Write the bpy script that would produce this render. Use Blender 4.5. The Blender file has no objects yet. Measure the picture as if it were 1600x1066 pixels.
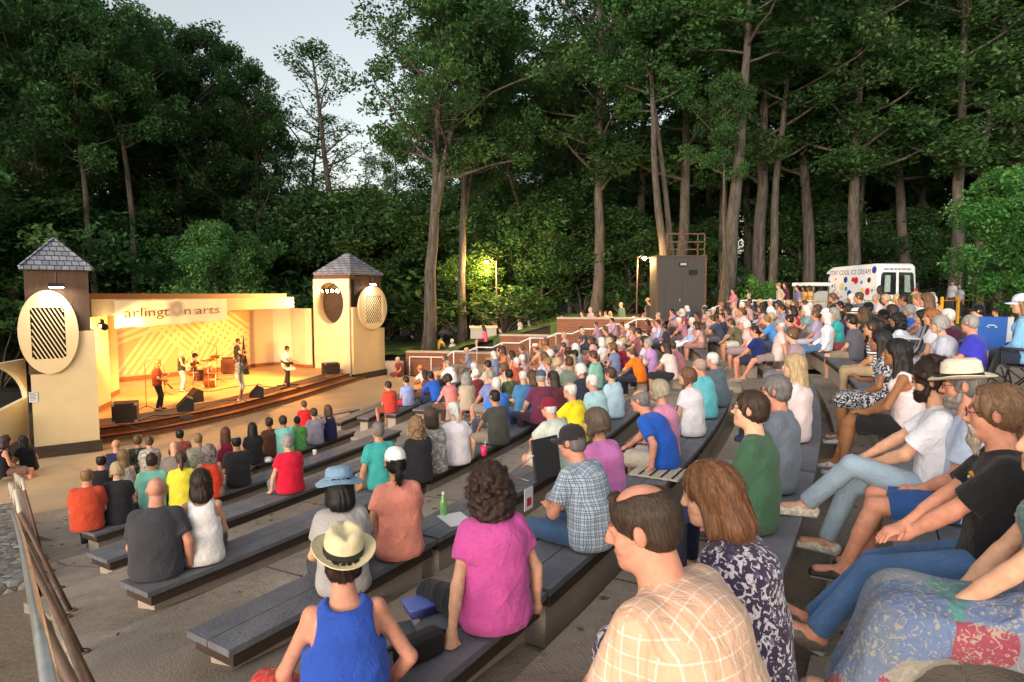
import bpy, math, random, numpy as np
from mathutils import Vector, Matrix
rnd = random.Random(7)
SC = bpy.context.scene
COL = SC.collection
PI = math.pi
R = math.radians
F32 = np.float32

# ---------------------------------------------------------------- camera numbers (used to lay the place out)
FPX, PIT, CZ = 1000.0, math.atan(73 / 1000.0), 4.2
_c, _s = math.cos(PIT), math.sin(PIT)
def ray(px, py):
    u, v = (px - 800) / FPX, (533 - py) / FPX
    return Vector((u, _c + v * _s, -_s + v * _c))
def at_z(px, py, z):                 # point of the picture ray at height z
    r = ray(px, py); t = (z - CZ) / r.z
    return Vector((r.x * t, r.y * t, z))
def at_y(px, py, y):                 # point of the picture ray at depth y
    r = ray(px, py); t = y / r.y
    return Vector((r.x * t, y, CZ + r.z * t))

# ---------------------------------------------------------------- objects
def link(o, parent=None):
    COL.objects.link(o)
    if parent is not None: o.parent = parent
    return o
def tag(o, label=None, cat=None, group=None, kind=None):
    if label: o['label'] = label
    if cat: o['category'] = cat
    if group: o['group'] = group
    if kind: o['kind'] = kind
    return o
def empty(name, loc=(0, 0, 0), rz=0.0, label=None, cat=None, group=None):
    o = bpy.data.objects.new(name, None); o.empty_display_size = .1
    o.location = loc; o.rotation_euler = (0, 0, rz)
    return tag(link(o), label, cat, group)
def np_mesh(name, V, Q, smooth=True):
    V = np.asarray(V, F32); Q = np.asarray(Q, np.int32)
    me = bpy.data.meshes.new(name); n = Q.shape[1]
    me.vertices.add(len(V)); me.vertices.foreach_set('co', V.ravel())
    me.loops.add(Q.size); me.loops.foreach_set('vertex_index', Q.ravel())
    me.polygons.add(len(Q)); me.polygons.foreach_set('loop_start', np.arange(0, Q.size, n, dtype=np.int32))
    me.polygons.foreach_set('use_smooth', np.full(len(Q), smooth, bool))
    me.update(calc_edges=True)
    return me
def obj(name, me, mat=None, parent=None, loc=None, color=None):
    if mat is not None and not me.materials: me.materials.append(mat)
    o = bpy.data.objects.new(name, me)
    if loc is not None: o.location = loc
    if color is not None: o.color = (*color[:3], 1)
    return link(o, parent)

class MB:
    "collects shapes, then links them as ONE mesh object"
    def __init__(s): s.v = []; s.f = []; s.sm = []; s.mi = []; s.m = 0
    def add(s, V, Fs, smooth=False):
        n = len(s.v); s.v += [tuple(p) for p in V]
        for f in Fs: s.f.append(tuple(i + n for i in f)); s.sm.append(smooth); s.mi.append(s.m)
        return s
    def box(s, c, d, rz=0.0, M=None):
        x, y, z = d[0] / 2, d[1] / 2, d[2] / 2
        V = [Vector(p) for p in ((-x,-y,-z),(x,-y,-z),(x,y,-z),(-x,y,-z),(-x,-y,z),(x,-y,z),(x,y,z),(-x,y,z))]
        if M is None: M = Matrix.Rotation(rz, 3, 'Z')
        V = [M @ p + Vector(c) for p in V]
        return s.add(V, [(0,3,2,1),(4,5,6,7),(0,1,5,4),(1,2,6,5),(2,3,7,6),(3,0,4,7)])
    def bar(s, a, b, w, h=None):      # box from a to b
        a, b = Vector(a), Vector(b); d = b - a; L = d.length
        z = d / L; up = Vector((0,0,1)) if abs(z.z) < .95 else Vector((0,1,0))
        x = up.cross(z).normalized(); y = z.cross(x)
        M = Matrix((x, y, z)).transposed()
        return s.box((a + b) / 2, (w, h or w, L), M=M)
    def tube(s, pts, r, n=8, cap=True):
        pts = [Vector(p) for p in pts]; V = []; Fs = []
        rr = r if isinstance(r, (list, tuple)) else [r] * len(pts)
        x = None
        for i, p in enumerate(pts):
            t = (pts[min(i + 1, len(pts) - 1)] - pts[max(i - 1, 0)]).normalized()
            if x is None:
                x = t.orthogonal().normalized()
            else:
                x = (x - t * x.dot(t)).normalized()
            y = t.cross(x)
            for k in range(n):
                a = 2 * PI * k / n; V.append(p + (x * math.cos(a) + y * math.sin(a)) * rr[i])
        for i in range(len(pts) - 1):
            for k in range(n):
                Fs.append((i*n+k, i*n+(k+1)%n, (i+1)*n+(k+1)%n, (i+1)*n+k))
        if cap:
            Fs.append(tuple(range(n-1, -1, -1))); Fs.append(tuple((len(pts)-1)*n+k for k in range(n)))
        return s.add(V, Fs, True)
    def lathe(s, prof, n=20, c=(0,0,0), M=None, sx=1, sy=1, closed=False):
        V = []; Fs = []
        for (r, z) in prof:
            for k in range(n):
                a = 2*PI*k/n; p = Vector((r*math.cos(a)*sx, r*math.sin(a)*sy, z))
                if M is not None: p = M @ p
                V.append(p + Vector(c))
        for i in range(len(prof) - 1):
            for k in range(n): Fs.append((i*n+k, i*n+(k+1)%n, (i+1)*n+(k+1)%n, (i+1)*n+k))
        if closed: Fs.append(tuple(range(n-1,-1,-1))); Fs.append(tuple((len(prof)-1)*n+k for k in range(n)))
        return s.add(V, Fs, True)
    def prism(s, poly, h, z0=0.0, M=None, off=(0,0,0)):   # polygon in xy extruded along z
        n = len(poly); V = [Vector((x, y, z0)) for x, y in poly] + [Vector((x, y, z0 + h)) for x, y in poly]
        if M is not None: V = [M @ p for p in V]
        V = [p + Vector(off) for p in V]
        Fs = [tuple(range(n-1,-1,-1)), tuple(range(n, 2*n))] + [(i, (i+1)%n, n+(i+1)%n, n+i) for i in range(n)]
        return s.add(V, Fs)
    def build(s, name, mats, parent=None, loc=None, color=None):
        me = bpy.data.meshes.new(name); me.from_pydata(s.v, [], s.f)
        me.polygons.foreach_set('use_smooth', s.sm)
        mats = mats if isinstance(mats, (list, tuple)) else [mats]
        for m in mats: me.materials.append(m)
        if len(mats) > 1: me.polygons.foreach_set('material_index', s.mi)
        me.update()
        return obj(name, me, None, parent, loc, color)

# ---------------------------------------------------------------- materials
MAT = {}
def nt(name):
    m = bpy.data.materials.new(name); m.use_nodes = True
    b = m.node_tree.nodes['Principled BSDF']
    return m, m.node_tree, m.node_tree.nodes, m.node_tree.links, b
def srgb(h):
    if isinstance(h, str):
        h = h.lstrip('#'); h = [int(h[i:i+2], 16) / 255 for i in (0, 2, 4)]
    return tuple(((c + .055) / 1.055) ** 2.4 if c > .04045 else c / 12.92 for c in h)
def N(ns, t, **kw):
    n = ns.new(t)
    for k, v in kw.items():
        if k in ('in_',):
            for kk, vv in v.items(): n.inputs[kk].default_value = vv
        else: setattr(n, k, v)
    return n
def mat(name, col, rough=.7, var=.12, scale=6.0, bump=.15, bscale=40.0, metal=0.0, stretch=(1,1,1), spec=.4, stain=0.0, use_obj=False):
    "plain surface: base colour broken by noise, a fine bump, and optional stains with their own shape"
    if name in MAT: return MAT[name]
    m, t, ns, lk, b = nt(name)
    tc = N(ns, 'ShaderNodeTexCoord'); mp = N(ns, 'ShaderNodeMapping'); mp.inputs['Scale'].default_value = stretch
    lk.new(tc.outputs['Object'], mp.inputs['Vector'])
    n1 = N(ns, 'ShaderNodeTexNoise', in_={'Scale': scale, 'Detail': 6.0, 'Roughness': .6}); lk.new(mp.outputs[0], n1.inputs['Vector'])
    mr = N(ns, 'ShaderNodeMapRange', in_={'From Min': .3, 'From Max': .7, 'To Min': 1 - var, 'To Max': 1 + var}); lk.new(n1.outputs['Fac'], mr.inputs['Value'])
    mx = N(ns, 'ShaderNodeMix', data_type='RGBA', blend_type='MULTIPLY'); mx.inputs[0].default_value = 1
    if use_obj:
        oi = N(ns, 'ShaderNodeObjectInfo'); lk.new(oi.outputs['Color'], mx.inputs[6])
    else: mx.inputs[6].default_value = (*col, 1)
    lk.new(mr.outputs[0], mx.inputs[7])
    out = mx.outputs[2]
    if stain:
        n3 = N(ns, 'ShaderNodeTexNoise', in_={'Scale': scale * .22, 'Detail': 8.0, 'Roughness': .65, 'Distortion': .6}); lk.new(mp.outputs[0], n3.inputs['Vector'])
        cr = N(ns, 'ShaderNodeMapRange', in_={'From Min': .42, 'From Max': .66, 'To Min': 0.0, 'To Max': stain}); lk.new(n3.outputs['Fac'], cr.inputs['Value'])
        m2 = N(ns, 'ShaderNodeMix', data_type='RGBA'); lk.new(cr.outputs[0], m2.inputs[0]); lk.new(out, m2.inputs[6])
        m2.inputs[7].default_value = (col[0]*.35, col[1]*.33, col[2]*.3, 1); out = m2.outputs[2]
    lk.new(out, b.inputs['Base Color'])
    b.inputs['Roughness'].default_value = rough; b.inputs['Metallic'].default_value = metal; b.inputs['Specular IOR Level'].default_value = spec
    if bump:
        n2 = N(ns, 'ShaderNodeTexNoise', in_={'Scale': bscale, 'Detail': 4.0}); lk.new(mp.outputs[0], n2.inputs['Vector'])
        bp = N(ns, 'ShaderNodeBump', in_={'Strength': bump, 'Distance': .02}); lk.new(n2.outputs['Fac'], bp.inputs['Height']); lk.new(bp.outputs[0], b.inputs['Normal'])
    MAT[name] = m
    return m
def emit(name, col, strength):
    if name in MAT: return MAT[name]
    m, t, ns, lk, b = nt(name)
    b.inputs['Base Color'].default_value = (*col, 1); b.inputs['Emission Color'].default_value = (*col, 1); b.inputs['Emission Strength'].default_value = strength
    MAT[name] = m; return m
# ================================================================ people: signed-distance shapes meshed by surface nets
def nrm(v): v = np.asarray(v, float); return v / (np.linalg.norm(v) + 1e-12)
def V3(*a): return np.array(a, float)
def rot(yaw=0, pitch=0, roll=0):      # degrees; yaw about z, pitch about x (positive looks down), roll about y
    y, p, r = R(yaw), R(-pitch), R(roll)
    Rz = np.array([[math.cos(y), -math.sin(y), 0], [math.sin(y), math.cos(y), 0], [0, 0, 1]])
    Rx = np.array([[1, 0, 0], [0, math.cos(p), -math.sin(p)], [0, math.sin(p), math.cos(p)]])
    Ry = np.array([[math.cos(r), 0, math.sin(r)], [0, 1, 0], [-math.sin(r), 0, math.cos(r)]])
    return Rz @ Rx @ Ry

class Sdf:
    def __init__(s, k=.02): s.p = []; s.k = k; s.cuts = []
    def cap(s, a, b, ra, rb=None, k=None, w=1.0, side=None, flat0=False, flat1=False, op='u', pad0=0.0, pad1=0.0):
        a, b = np.asarray(a, float), np.asarray(b, float); rb = ra if rb is None else rb
        s.p.append(('cap', a, b, ra, rb, w, None if side is None else nrm(side), flat0, flat1, op, s.k if k is None else k)); return s
    def ell(s, c, r, M=None, k=None, op='u'):
        s.p.append(('ell', np.asarray(c, float), np.asarray(r, float) * (1.0 if np.ndim(r) else np.ones(3)), np.eye(3) if M is None else M, op, s.k if k is None else k)); return s
    def box_cut(s, lo, hi): s.cuts.append((np.asarray(lo, float), np.asarray(hi, float))); return s
    def bounds(s, pad):
        lo = np.full(3, 9.); hi = -lo
        for q in s.p:
            if q[0] == 'cap':
                if q[9] == 's': continue
                m = max(q[3], q[4]) * max(q[5], 1)
                lo = np.minimum(lo, np.minimum(q[1], q[2]) - m); hi = np.maximum(hi, np.maximum(q[1], q[2]) + m)
            else:
                if q[4] == 's': continue
                m = q[2].max(); lo = np.minimum(lo, q[1] - m); hi = np.maximum(hi, q[1] + m)
        return lo - pad, hi + pad
    def mesh(s, vox, noise=None):
        kmax = max([q[-1] for q in s.p] + [0])
        lo, hi = s.bounds(2.5 * vox + kmax * .3)
        n = np.ceil((hi - lo) / vox).astype(int) + 1
        ax = [(lo[i] + vox * np.arange(n[i])).astype(F32) for i in range(3)]
        D = np.full(n, 1.0, F32)
        for q in s.p:
            op, k = (q[9], q[10]) if q[0] == 'cap' else (q[4], q[5])
            if q[0] == 'cap':
                m = max(q[3], q[4]) * max(q[5], 1); l, h = np.minimum(q[1], q[2]) - m, np.maximum(q[1], q[2]) + m
            else:
                m = q[2].max(); l, h = q[1] - m, q[1] + m
            pad = k + 3 * vox
            i0 = np.clip(np.floor((l - pad - lo) / vox).astype(int), 0, n); i1 = np.clip(np.ceil((h + pad - lo) / vox).astype(int) + 1, 0, n)
            if (i1 <= i0).any(): continue
            X = ax[0][i0[0]:i1[0], None, None]; Y = ax[1][None, i0[1]:i1[1], None]; Z = ax[2][None, None, i0[2]:i1[2]]
            if q[0] == 'cap':
                _, a, b, ra, rb, w, side, f0, f1, op, k = q
                x, y, z = X - F32(a[0]), Y - F32(a[1]), Z - F32(a[2]); ab = (b - a).astype(F32)
                L2 = float(ab @ ab) + 1e-12; t = (x*ab[0] + y*ab[1] + z*ab[2]) / F32(L2); tc = np.clip(t, 0, 1)
                x = x - tc*ab[0]; y = y - tc*ab[1]; z = z - tc*ab[2]
                if side is not None and w != 1:
                    sd = side.astype(F32); u = (x*sd[0] + y*sd[1] + z*sd[2]) * F32(1 - 1/w)
                    x = x - u*sd[0]; y = y - u*sd[1]; z = z - u*sd[2]
                d = np.sqrt(x*x + y*y + z*z) - (F32(ra) + tc * F32(rb - ra))
                L = math.sqrt(L2)
                if f0: d = np.maximum(d, -t * F32(L))
                if f1: d = np.maximum(d, (t - 1) * F32(L))
            else:
                _, c, r, M, op, k = q
                x, y, z = X - F32(c[0]), Y - F32(c[1]), Z - F32(c[2]); Mi = M.astype(F32)
                p = [x*Mi[0, j] + y*Mi[1, j] + z*Mi[2, j] for j in range(3)]
                k0 = np.sqrt(sum((p[j] / F32(r[j]))**2 for j in range(3))); k1 = np.sqrt(sum((p[j] / F32(r[j]*r[j]))**2 for j in range(3))) + F32(1e-6)
                d = k0 * (k0 - 1) / k1
            S = D[i0[0]:i1[0], i0[1]:i1[1], i0[2]:i1[2]]
            if op == 'u':
                if k > 0:
                    h = np.maximum(F32(k) - np.abs(S - d), 0) / F32(k); S[...] = np.minimum(S, d) - h*h*F32(k*.25)
                else: S[...] = np.minimum(S, d)
            else:
                d = -d
                if k > 0:
                    h = np.maximum(F32(k) - np.abs(S - d), 0) / F32(k); S[...] = np.maximum(S, d) + h*h*F32(k*.25)
                else: S[...] = np.maximum(S, d)
        if noise is not None:
            idx = np.nonzero(np.abs(D) < 3 * vox + .03)
            P = np.stack([ax[i][idx[i]] for i in range(3)], 1); D[idx] += noise(P).astype(F32)
        for l, h in s.cuts:
            X = ax[0][:, None, None]; Y = ax[1][None, :, None]; Z = ax[2][None, None, :]
            d = np.maximum(np.maximum(np.maximum(F32(l[0]) - X, X - F32(h[0])), np.maximum(F32(l[1]) - Y, Y - F32(h[1]))), np.maximum(F32(l[2]) - Z, Z - F32(h[2])))
            D = np.maximum(D, -d)
        D[0] = D[-1] = 1; D[:, 0] = D[:, -1] = 1; D[:, :, 0] = D[:, :, -1] = 1
        return nets(D, lo, vox)

def nets(D, lo, vox):
    I = D < 0
    c = np.zeros(tuple(x - 1 for x in D.shape), np.uint8)
    for a in (0, 1):
        for b in (0, 1):
            for e in (0, 1): c += I[a:D.shape[0]-1+a, b:D.shape[1]-1+b, e:D.shape[2]-1+e]
    act = np.nonzero((c > 0) & (c < 8)); m = len(act[0])
    vid = np.full(c.shape, -1, np.int32); vid[act] = np.arange(m)
    i, j, k = act; acc = np.zeros((m, 3)); cnt = np.zeros(m)
    cor = {(a, b, e): D[i+a, j+b, k+e] for a in (0,1) for b in (0,1) for e in (0,1)}
    for ax_ in range(3):
        for u in (0, 1):
            for v in (0, 1):
                p0 = [u, v]; p0.insert(ax_, 0); p1 = [u, v]; p1.insert(ax_, 1)
                d0, d1 = cor[tuple(p0)], cor[tuple(p1)]; msk = (d0 < 0) != (d1 < 0)
                t = np.where(msk, d0 / np.where(d0 == d1, 1, d0 - d1), 0)
                pt = np.tile(np.array(p0, float), (m, 1)); pt[:, ax_] = t
                acc += pt * msk[:, None]; cnt += msk
    V = (np.stack([i, j, k], 1) + acc / np.maximum(cnt, 1)[:, None]) * vox + lo
    Q = []
    for ax_ in range(3):
        A = np.moveaxis(I, ax_, 0); W = np.moveaxis(vid, ax_, 0)
        ch = A[:-1] != A[1:]; e = np.nonzero(ch[:, 1:-1, 1:-1]); a, b, d = e[0], e[1] + 1, e[2] + 1
        q = np.stack([W[a, b-1, d-1], W[a, b, d-1], W[a, b, d], W[a, b-1, d]], 1)
        flip = A[a, b, d].copy()
        if ax_ == 1: flip = ~flip
        q[~flip] = q[~flip][:, ::-1]; Q.append(q)
    Q = np.concatenate(Q); Q = Q[(Q >= 0).all(1)]
    return V, Q

def wave_noise(seed, freq, amp, n=7, an=(1, 1, 1)):
    g = np.random.RandomState(seed); K = g.normal(size=(n, 3)); K = K / np.linalg.norm(K, axis=1)[:, None] * freq * g.uniform(.6, 1.7, (n, 1)) * np.array(an); ph = g.uniform(0, 6.3, n)
    def f(P):
        w = np.sin(P @ K[0] * .7 + 1.3)[:, None]
        return amp * np.sin(P @ K.T + ph + 1.2 * w).sum(1) / math.sqrt(n)
    return f

def fold_noise(seed, freq, amp):
    "cloth folds: long soft ridges with sharper creases between them"
    g = np.random.RandomState(seed); K = g.normal(size=(5, 3)) * np.array([1, 1, .55]); K = K / np.linalg.norm(K, axis=1)[:, None] * freq * g.uniform(.45, 1.25, (5, 1)); ph = g.uniform(0, 6.3, 5); lo = wave_noise(seed + 1, freq * .35, 1.0, 5); pos = wave_noise(seed + 2, freq * .3, 1.0, 4)
    def f(P):
        w = lo(P)[:, None]; r = 1 - np.abs(np.sin(P @ K.T + ph + 1.1 * w)); m = np.clip(.55 + .6 * pos(P), 0, 1.2)
        return amp * (.9 - (r ** 2.2).sum(1) * .8) * m + amp * .5 * w[:, 0]
    return f

def ik(a, t, l1, l2, pole):           # two bone chain: middle joint and reached end
    a, t = np.asarray(a, float), np.asarray(t, float); d = t - a; L = np.linalg.norm(d); L2 = min(max(L, abs(l1 - l2) + .01), (l1 + l2) * .998)
    u = d / (L + 1e-9); t = a + u * L2; x = (l1*l1 - l2*l2 + L2*L2) / (2 * L2); h = math.sqrt(max(l1*l1 - x*x, 0))
    p = np.asarray(pole, float); p = nrm(p - u * (p @ u)); return a + u * x + p * h, t

# ---------------------------------------------------------------- poses (facing +y, x to the right, z = 0 is the seat or the ground)
# arm spec: (hand x, y, z) or a word; leg spec likewise (ankle)
ARM = {  # hand position for the right arm; mirrored for the left ; elbow pole ; finger direction
    'lap':   ((.06, .26, .15), (.8, -.5, -.6), (-.6, .8, -.1)),
    'knee':  ((.13, .40, .16), (.9, -.5, -.3), (-.1, .9, -.35)),
    'thigh': ((.15, .30, .18), (.9, -.5, -.3), (-.2, 1, -.2)),
    'side':  ((.27, .04, .06), (.6, -1, .2), (.2, .8, -.5)),
    'back':  ((.26, -.20, .06), (.5, -.6, .2), (.2, -.6, -.6)),
    'cross': ((-.10, .19, .30), (.9, .1, -.6), (-1, .1, .1)),
    'phone': ((.10, .30, .30), (.8, -.3, -.8), (-.3, .5, .7)),
    'chin':  ((.05, .20, .60), (.5, .5, -.8), (-.3, -.2, .9)),
    'elbows':((.05, .46, .17), (.8, .3, -.3), (-.5, .7, -.4)),
    'down':  ((.25, .02, -.02), (.4, -1, 0), (0, .2, -1)),
    'up':    ((.16, .25, .72), (.8, .2, -.4), (-.2, -.2, .9)),
    'clap':  ((.03, .30, .38), (.9, -.1, -.6), (-.2, .6, .7)),
    'hip':   ((.19, .02, .12), (1, -.6, 0), (-.6, .6, -.5)),
}
LEG = {'std': (.12, .46, -.36), 'wide': (.20, .44, -.36), 'tuck': (.10, .27, -.37), 'far': (.12, .66, -.37), 'stretch': (.10, .80, -.36), 'side': (.02, .50, -.36)}

def make_pose(kind='sit', lean=0, slump=8, side=0, head=(0, 0, 0), arms=('lap', 'lap'), legs=('std', 'std'), g=1.0, fem=False, belly=0.0, S=1.0, shw=1.0, neck=1.0, floor=-.42, over=None):
    return dict(kind=kind, lean=lean, slump=slump, side=side, head=tuple(head), arms=tuple(arms), legs=tuple(legs), g=g, fem=fem, belly=belly, S=S, shw=shw, neck=neck, floor=floor, over=over)

def joints(P):
    J = {}; sit = P['kind'] == 'sit'; st = P['kind'] == 'stand'
    base = V3(0, 0, .115) if sit else (V3(0, 0, .94) if st else V3(0, 0, .115))
    l0, sl, sd = P['lean'], P['slump'], R(P['side'])
    def dr(a): a = R(a); return V3(math.sin(sd) * math.cos(a), math.sin(a), math.cos(a) * math.cos(sd))
    J['P'] = base; J['W'] = base + .16 * dr(l0 - sl * .5); J['C'] = J['W'] + .195 * dr(l0 + sl * .3); J['N'] = J['C'] + .16 * dr(l0 + sl * 1.2)
    up = dr(l0 + sl); J['up'] = up
    J['H'] = J['N'] + .095 * nrm(dr(l0 * .5 + sl * 1.0) + V3(0, .12, 0)) * P['neck'] + V3(0, .014, .055)
    J['HM'] = rot(*P['head'])
    fwd = nrm(V3(0, 1, 0) - up * up[1]); J['fwd'] = fwd; sx = V3(1, 0, 0); sx = nrm(sx - up * (up @ sx)); J['sx'] = sx
    shw = .150 * P['shw'] * (.9 if P['fem'] else 1.0) * (1 + .35 * (P['g'] - 1))
    for i, sg in enumerate((-1, 1)):
        s = J['N'] - up * .080 + sx * sg * shw; J['S%d' % i] = s
        sp = P['arms'][i]
        if isinstance(sp, str):
            h, pl, fd = ARM[sp]
            if st: h = (h[0], h[1], h[2] + .83)
        else: h, pl, fd = sp
        m = V3(sg, 1, 1); t = V3(*h) * m
        if st and not isinstance(sp, str): pass
        e, w = ik(s, t, .285, .245, V3(*pl) * m); J['E%d' % i], J['A%d' % i] = e, w; J['fd%d' % i] = nrm(V3(*fd) * m)
        hp = base + V3(sg * (.088 + .02 * (P['g'] - 1)), .03 if not st else 0, -.02); J['L%d' % i] = hp
        lg = P['legs'][i]
        if isinstance(lg, str): a = V3(*LEG[lg]) if not st else V3(*{'std': (.11, 0, .075), 'wide': (.18, .03, .075), 'side': (.10, .12, .075), 'back': (.09, -.14, .10)}.get(lg, (.11, 0, .075))); a = a * V3(sg, 1, 1); pole = V3(sg * .12, .5, 1) if not st else V3(0, 1, 0); fdir = V3(sg * .22, 1, 0); ftilt = 0
        else: a, pole, fdir, ftilt = V3(*lg[0]), V3(*lg[1]), V3(*lg[2]), 0
        kn, an = ik(hp, a, .44, .43, pole); J['K%d' % i], J['F%d' % i] = kn, an; J['ft%d' % i] = nrm(fdir)
    return J

SKIN_FEAT = {}
def hand(s, w, e, fd, sg, g=1.0, curl=.5):
    f = nrm(nrm(w - e) * .35 + fd); n = np.cross(f, V3(sg, 0, 0)); n = nrm(n if np.linalg.norm(n) > .2 else np.cross(f, V3(0, 0, sg)));
    if n[2] < 0: n = -n                      # back of the hand looks up
    sdv = nrm(np.cross(n, f)) * sg; sdv = sdv if sdv[0] * sg < 0 else -sdv   # thumb side, inwards
    q = w + f * .045; s.cap(w - f * .01, q + f * .03, .024 * g, .027 * g, w=1.45, side=sdv, k=.012)
    for k_, (o, ln) in enumerate(((.030, .070), (.010, .078), (-.011, .072), (-.030, .058))):
        b0 = w + f * .075 + sdv * o; m = b0 + f * ln * .5 - n * ln * .16 * curl; t = m + nrm(f - n * 1.3 * curl) * ln * .5
        s.cap(b0 - f * .02, m, .0095 * g, .009 * g, k=.006); s.cap(m, t, .009 * g, .0075 * g, k=.004)
    b0 = w + f * .025 + sdv * .028; m = b0 + nrm(f + sdv * .8 - n * .3) * .042; t = m + nrm(f + sdv * .15 - n * .5) * .034
    s.cap(b0, m, .0125 * g, .0105 * g, k=.010); s.cap(m, t, .0105 * g, .008 * g, k=.004)

HS = 1.0                              # head size
def head_prims(s, c, M, fem=False, fat=1.0):
    T = lambda x, y, z: c + M @ (V3(x, y, z) * HS); n0 = len(s.p)
    s.ell(T(0, -.014, .03), (.074, .094, .086), M, k=.01)
    s.ell(T(0, .026, -.040), (.058 * fat, .062, .076), M, k=.03)
    s.ell(T(0, .040, -.085), (.040 * fat, .042, .034), M, k=.03)
    s.ell(T(0, .072, -.100), (.019, .015, .015), M, k=.025)
    for q in (-1, 1):
        s.ell(T(q * .043 * fat, .050, -.030), (.022, .022, .026), M, k=.025)
        s.ell(T(q * .030, .074, .026), (.024, .014, .009), M, k=.014)
        s.ell(T(q * .031, .092, .006), (.017, .014, .011), M, k=.012, op='s')
        s.ell(T(q * .031, .0745, .005), (.0135, .0125, .0115), M, k=.004)
        s.ell(T(q * .031, .076, .0135), (.016, .0125, .006), M, k=.004)
        s.ell(T(q * .079, -.010, -.004), (.010, .020, .033), M @ rot(-q * 28, 0, 0), k=.008)
        s.ell(T(q * .012, .094, -.034), (.008, .009, .007), M, k=.006)
    s.cap(T(0, .082, .018), T(0, .106, -.027), .0085, .0115, k=.014)
    s.ell(T(0, .105, -.030), (.011, .011, .009), M, k=.008)
    s.ell(T(0, .084, -.060), (.024, .013, .0075), M, k=.006)
    s.ell(T(0, .082, -.072), (.020, .013, .0075), M, k=.005)
    s.cap(T(-.026, .094, -.0655), T(.026, .094, -.0655), .0035, k=.004, op='s')
    for i in range(n0, len(s.p)):
        q = s.p[i]; s.p[i] = (q[0], q[1], q[2], q[3] * HS, q[4] * HS) + q[5:] if q[0] == 'cap' else q[:2] + (q[2] * HS,) + q[3:]

def body_sdf(P, vox):
    J = joints(P); s = Sdf(.03); g = P['g']; fem = P['fem']; sx = J['sx']
    tor = 0.90
    s.cap(J['P'], J['W'], .115 * g * tor, (.092 if fem else .102) * g * tor, w=1.35, side=sx)
    s.cap(J['W'], J['C'], (.092 if fem else .102) * g * tor, .108 * g * tor, w=1.38, side=sx)
    s.cap(J['C'], J['N'] - J['up'] * .055, .102 * g * tor, .054, w=1.40, side=sx)
    s.cap(J['S0'] * .82 + J['S1'] * .18, J['S1'] * .82 + J['S0'] * .18, .040, k=.03)
    nb = J['N'] - J['up'] * .03; hm = J['HM']
    s.cap(nb, J['H'] + hm @ V3(0, -.018, -.05), .062 * (.86 if fem else 1) * (1 + .6 * (g - 1)), .054 * (.88 if fem else 1) * (1 + .4 * (g - 1)), k=.03)
    for i, sg in enumerate((-1, 1)):
        a = (.86 if fem else 1) * (1 + .6 * (g - 1))
        s.ell(J['S%d' % i], np.full(3, .044 * a), k=.02)
        s.cap(J['S%d' % i], J['E%d' % i], .043 * a, .037 * a, k=.03)
        s.cap(J['E%d' % i], J['A%d' % i], .039 * a, .025 * a, k=.015)
        el = J['E%d' % i]; s.cap(el + (J['A%d' % i] - el) * .12, el + (J['A%d' % i] - el) * .45, .034 * a, .033 * a, k=.02)
        if vox < .016: hand(s, J['A%d' % i], J['E%d' % i], J['fd%d' % i], sg, .92 if fem else 1.0)
        else:
            f = J['fd%d' % i]; s.cap(J['A%d' % i], J['A%d' % i] + f * .09, .026, .030, k=.02)
            for o in (-.03, -.01, .01, .03): s.cap(J['A%d' % i] + f * .08 + sx * o, J['A%d' % i] + f * .16 + sx * o * .8 - V3(0, 0, .02), .011, .010, k=.006)
            s.cap(J['A%d' % i] + f * .03, J['A%d' % i] + f * .08 - sx * sg * .045, .013, .011, k=.01)
        t = (1 + .7 * (g - 1)) * (1.05 if fem else 1)
        s.cap(J['L%d' % i], J['K%d' % i], .082 * t, .055 * t, k=.03)
        kn, an = J['K%d' % i], J['F%d' % i]
        s.cap(kn, an, .052 * t, .037, k=.02)
        s.cap(kn + (an - kn) * .18, kn + (an - kn) * .45, .050 * t, .046 * t, k=.03)
        ft = J['ft%d' % i]; s.cap(an + V3(0, 0, -.02) - ft * .03, an + V3(0, 0, -.035) + ft * .15, .034, .026, w=1.3, side=np.cross(ft, V3(0, 0, 1)), k=.03)
    head_prims(s, J['H'], hm, fem, 1 + .6 * max(0, g - 1))
    if P['kind'] != 'stand': s.box_cut((-.6, -.6, -.3), (.6, .28, .004))
    return s, J

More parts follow.
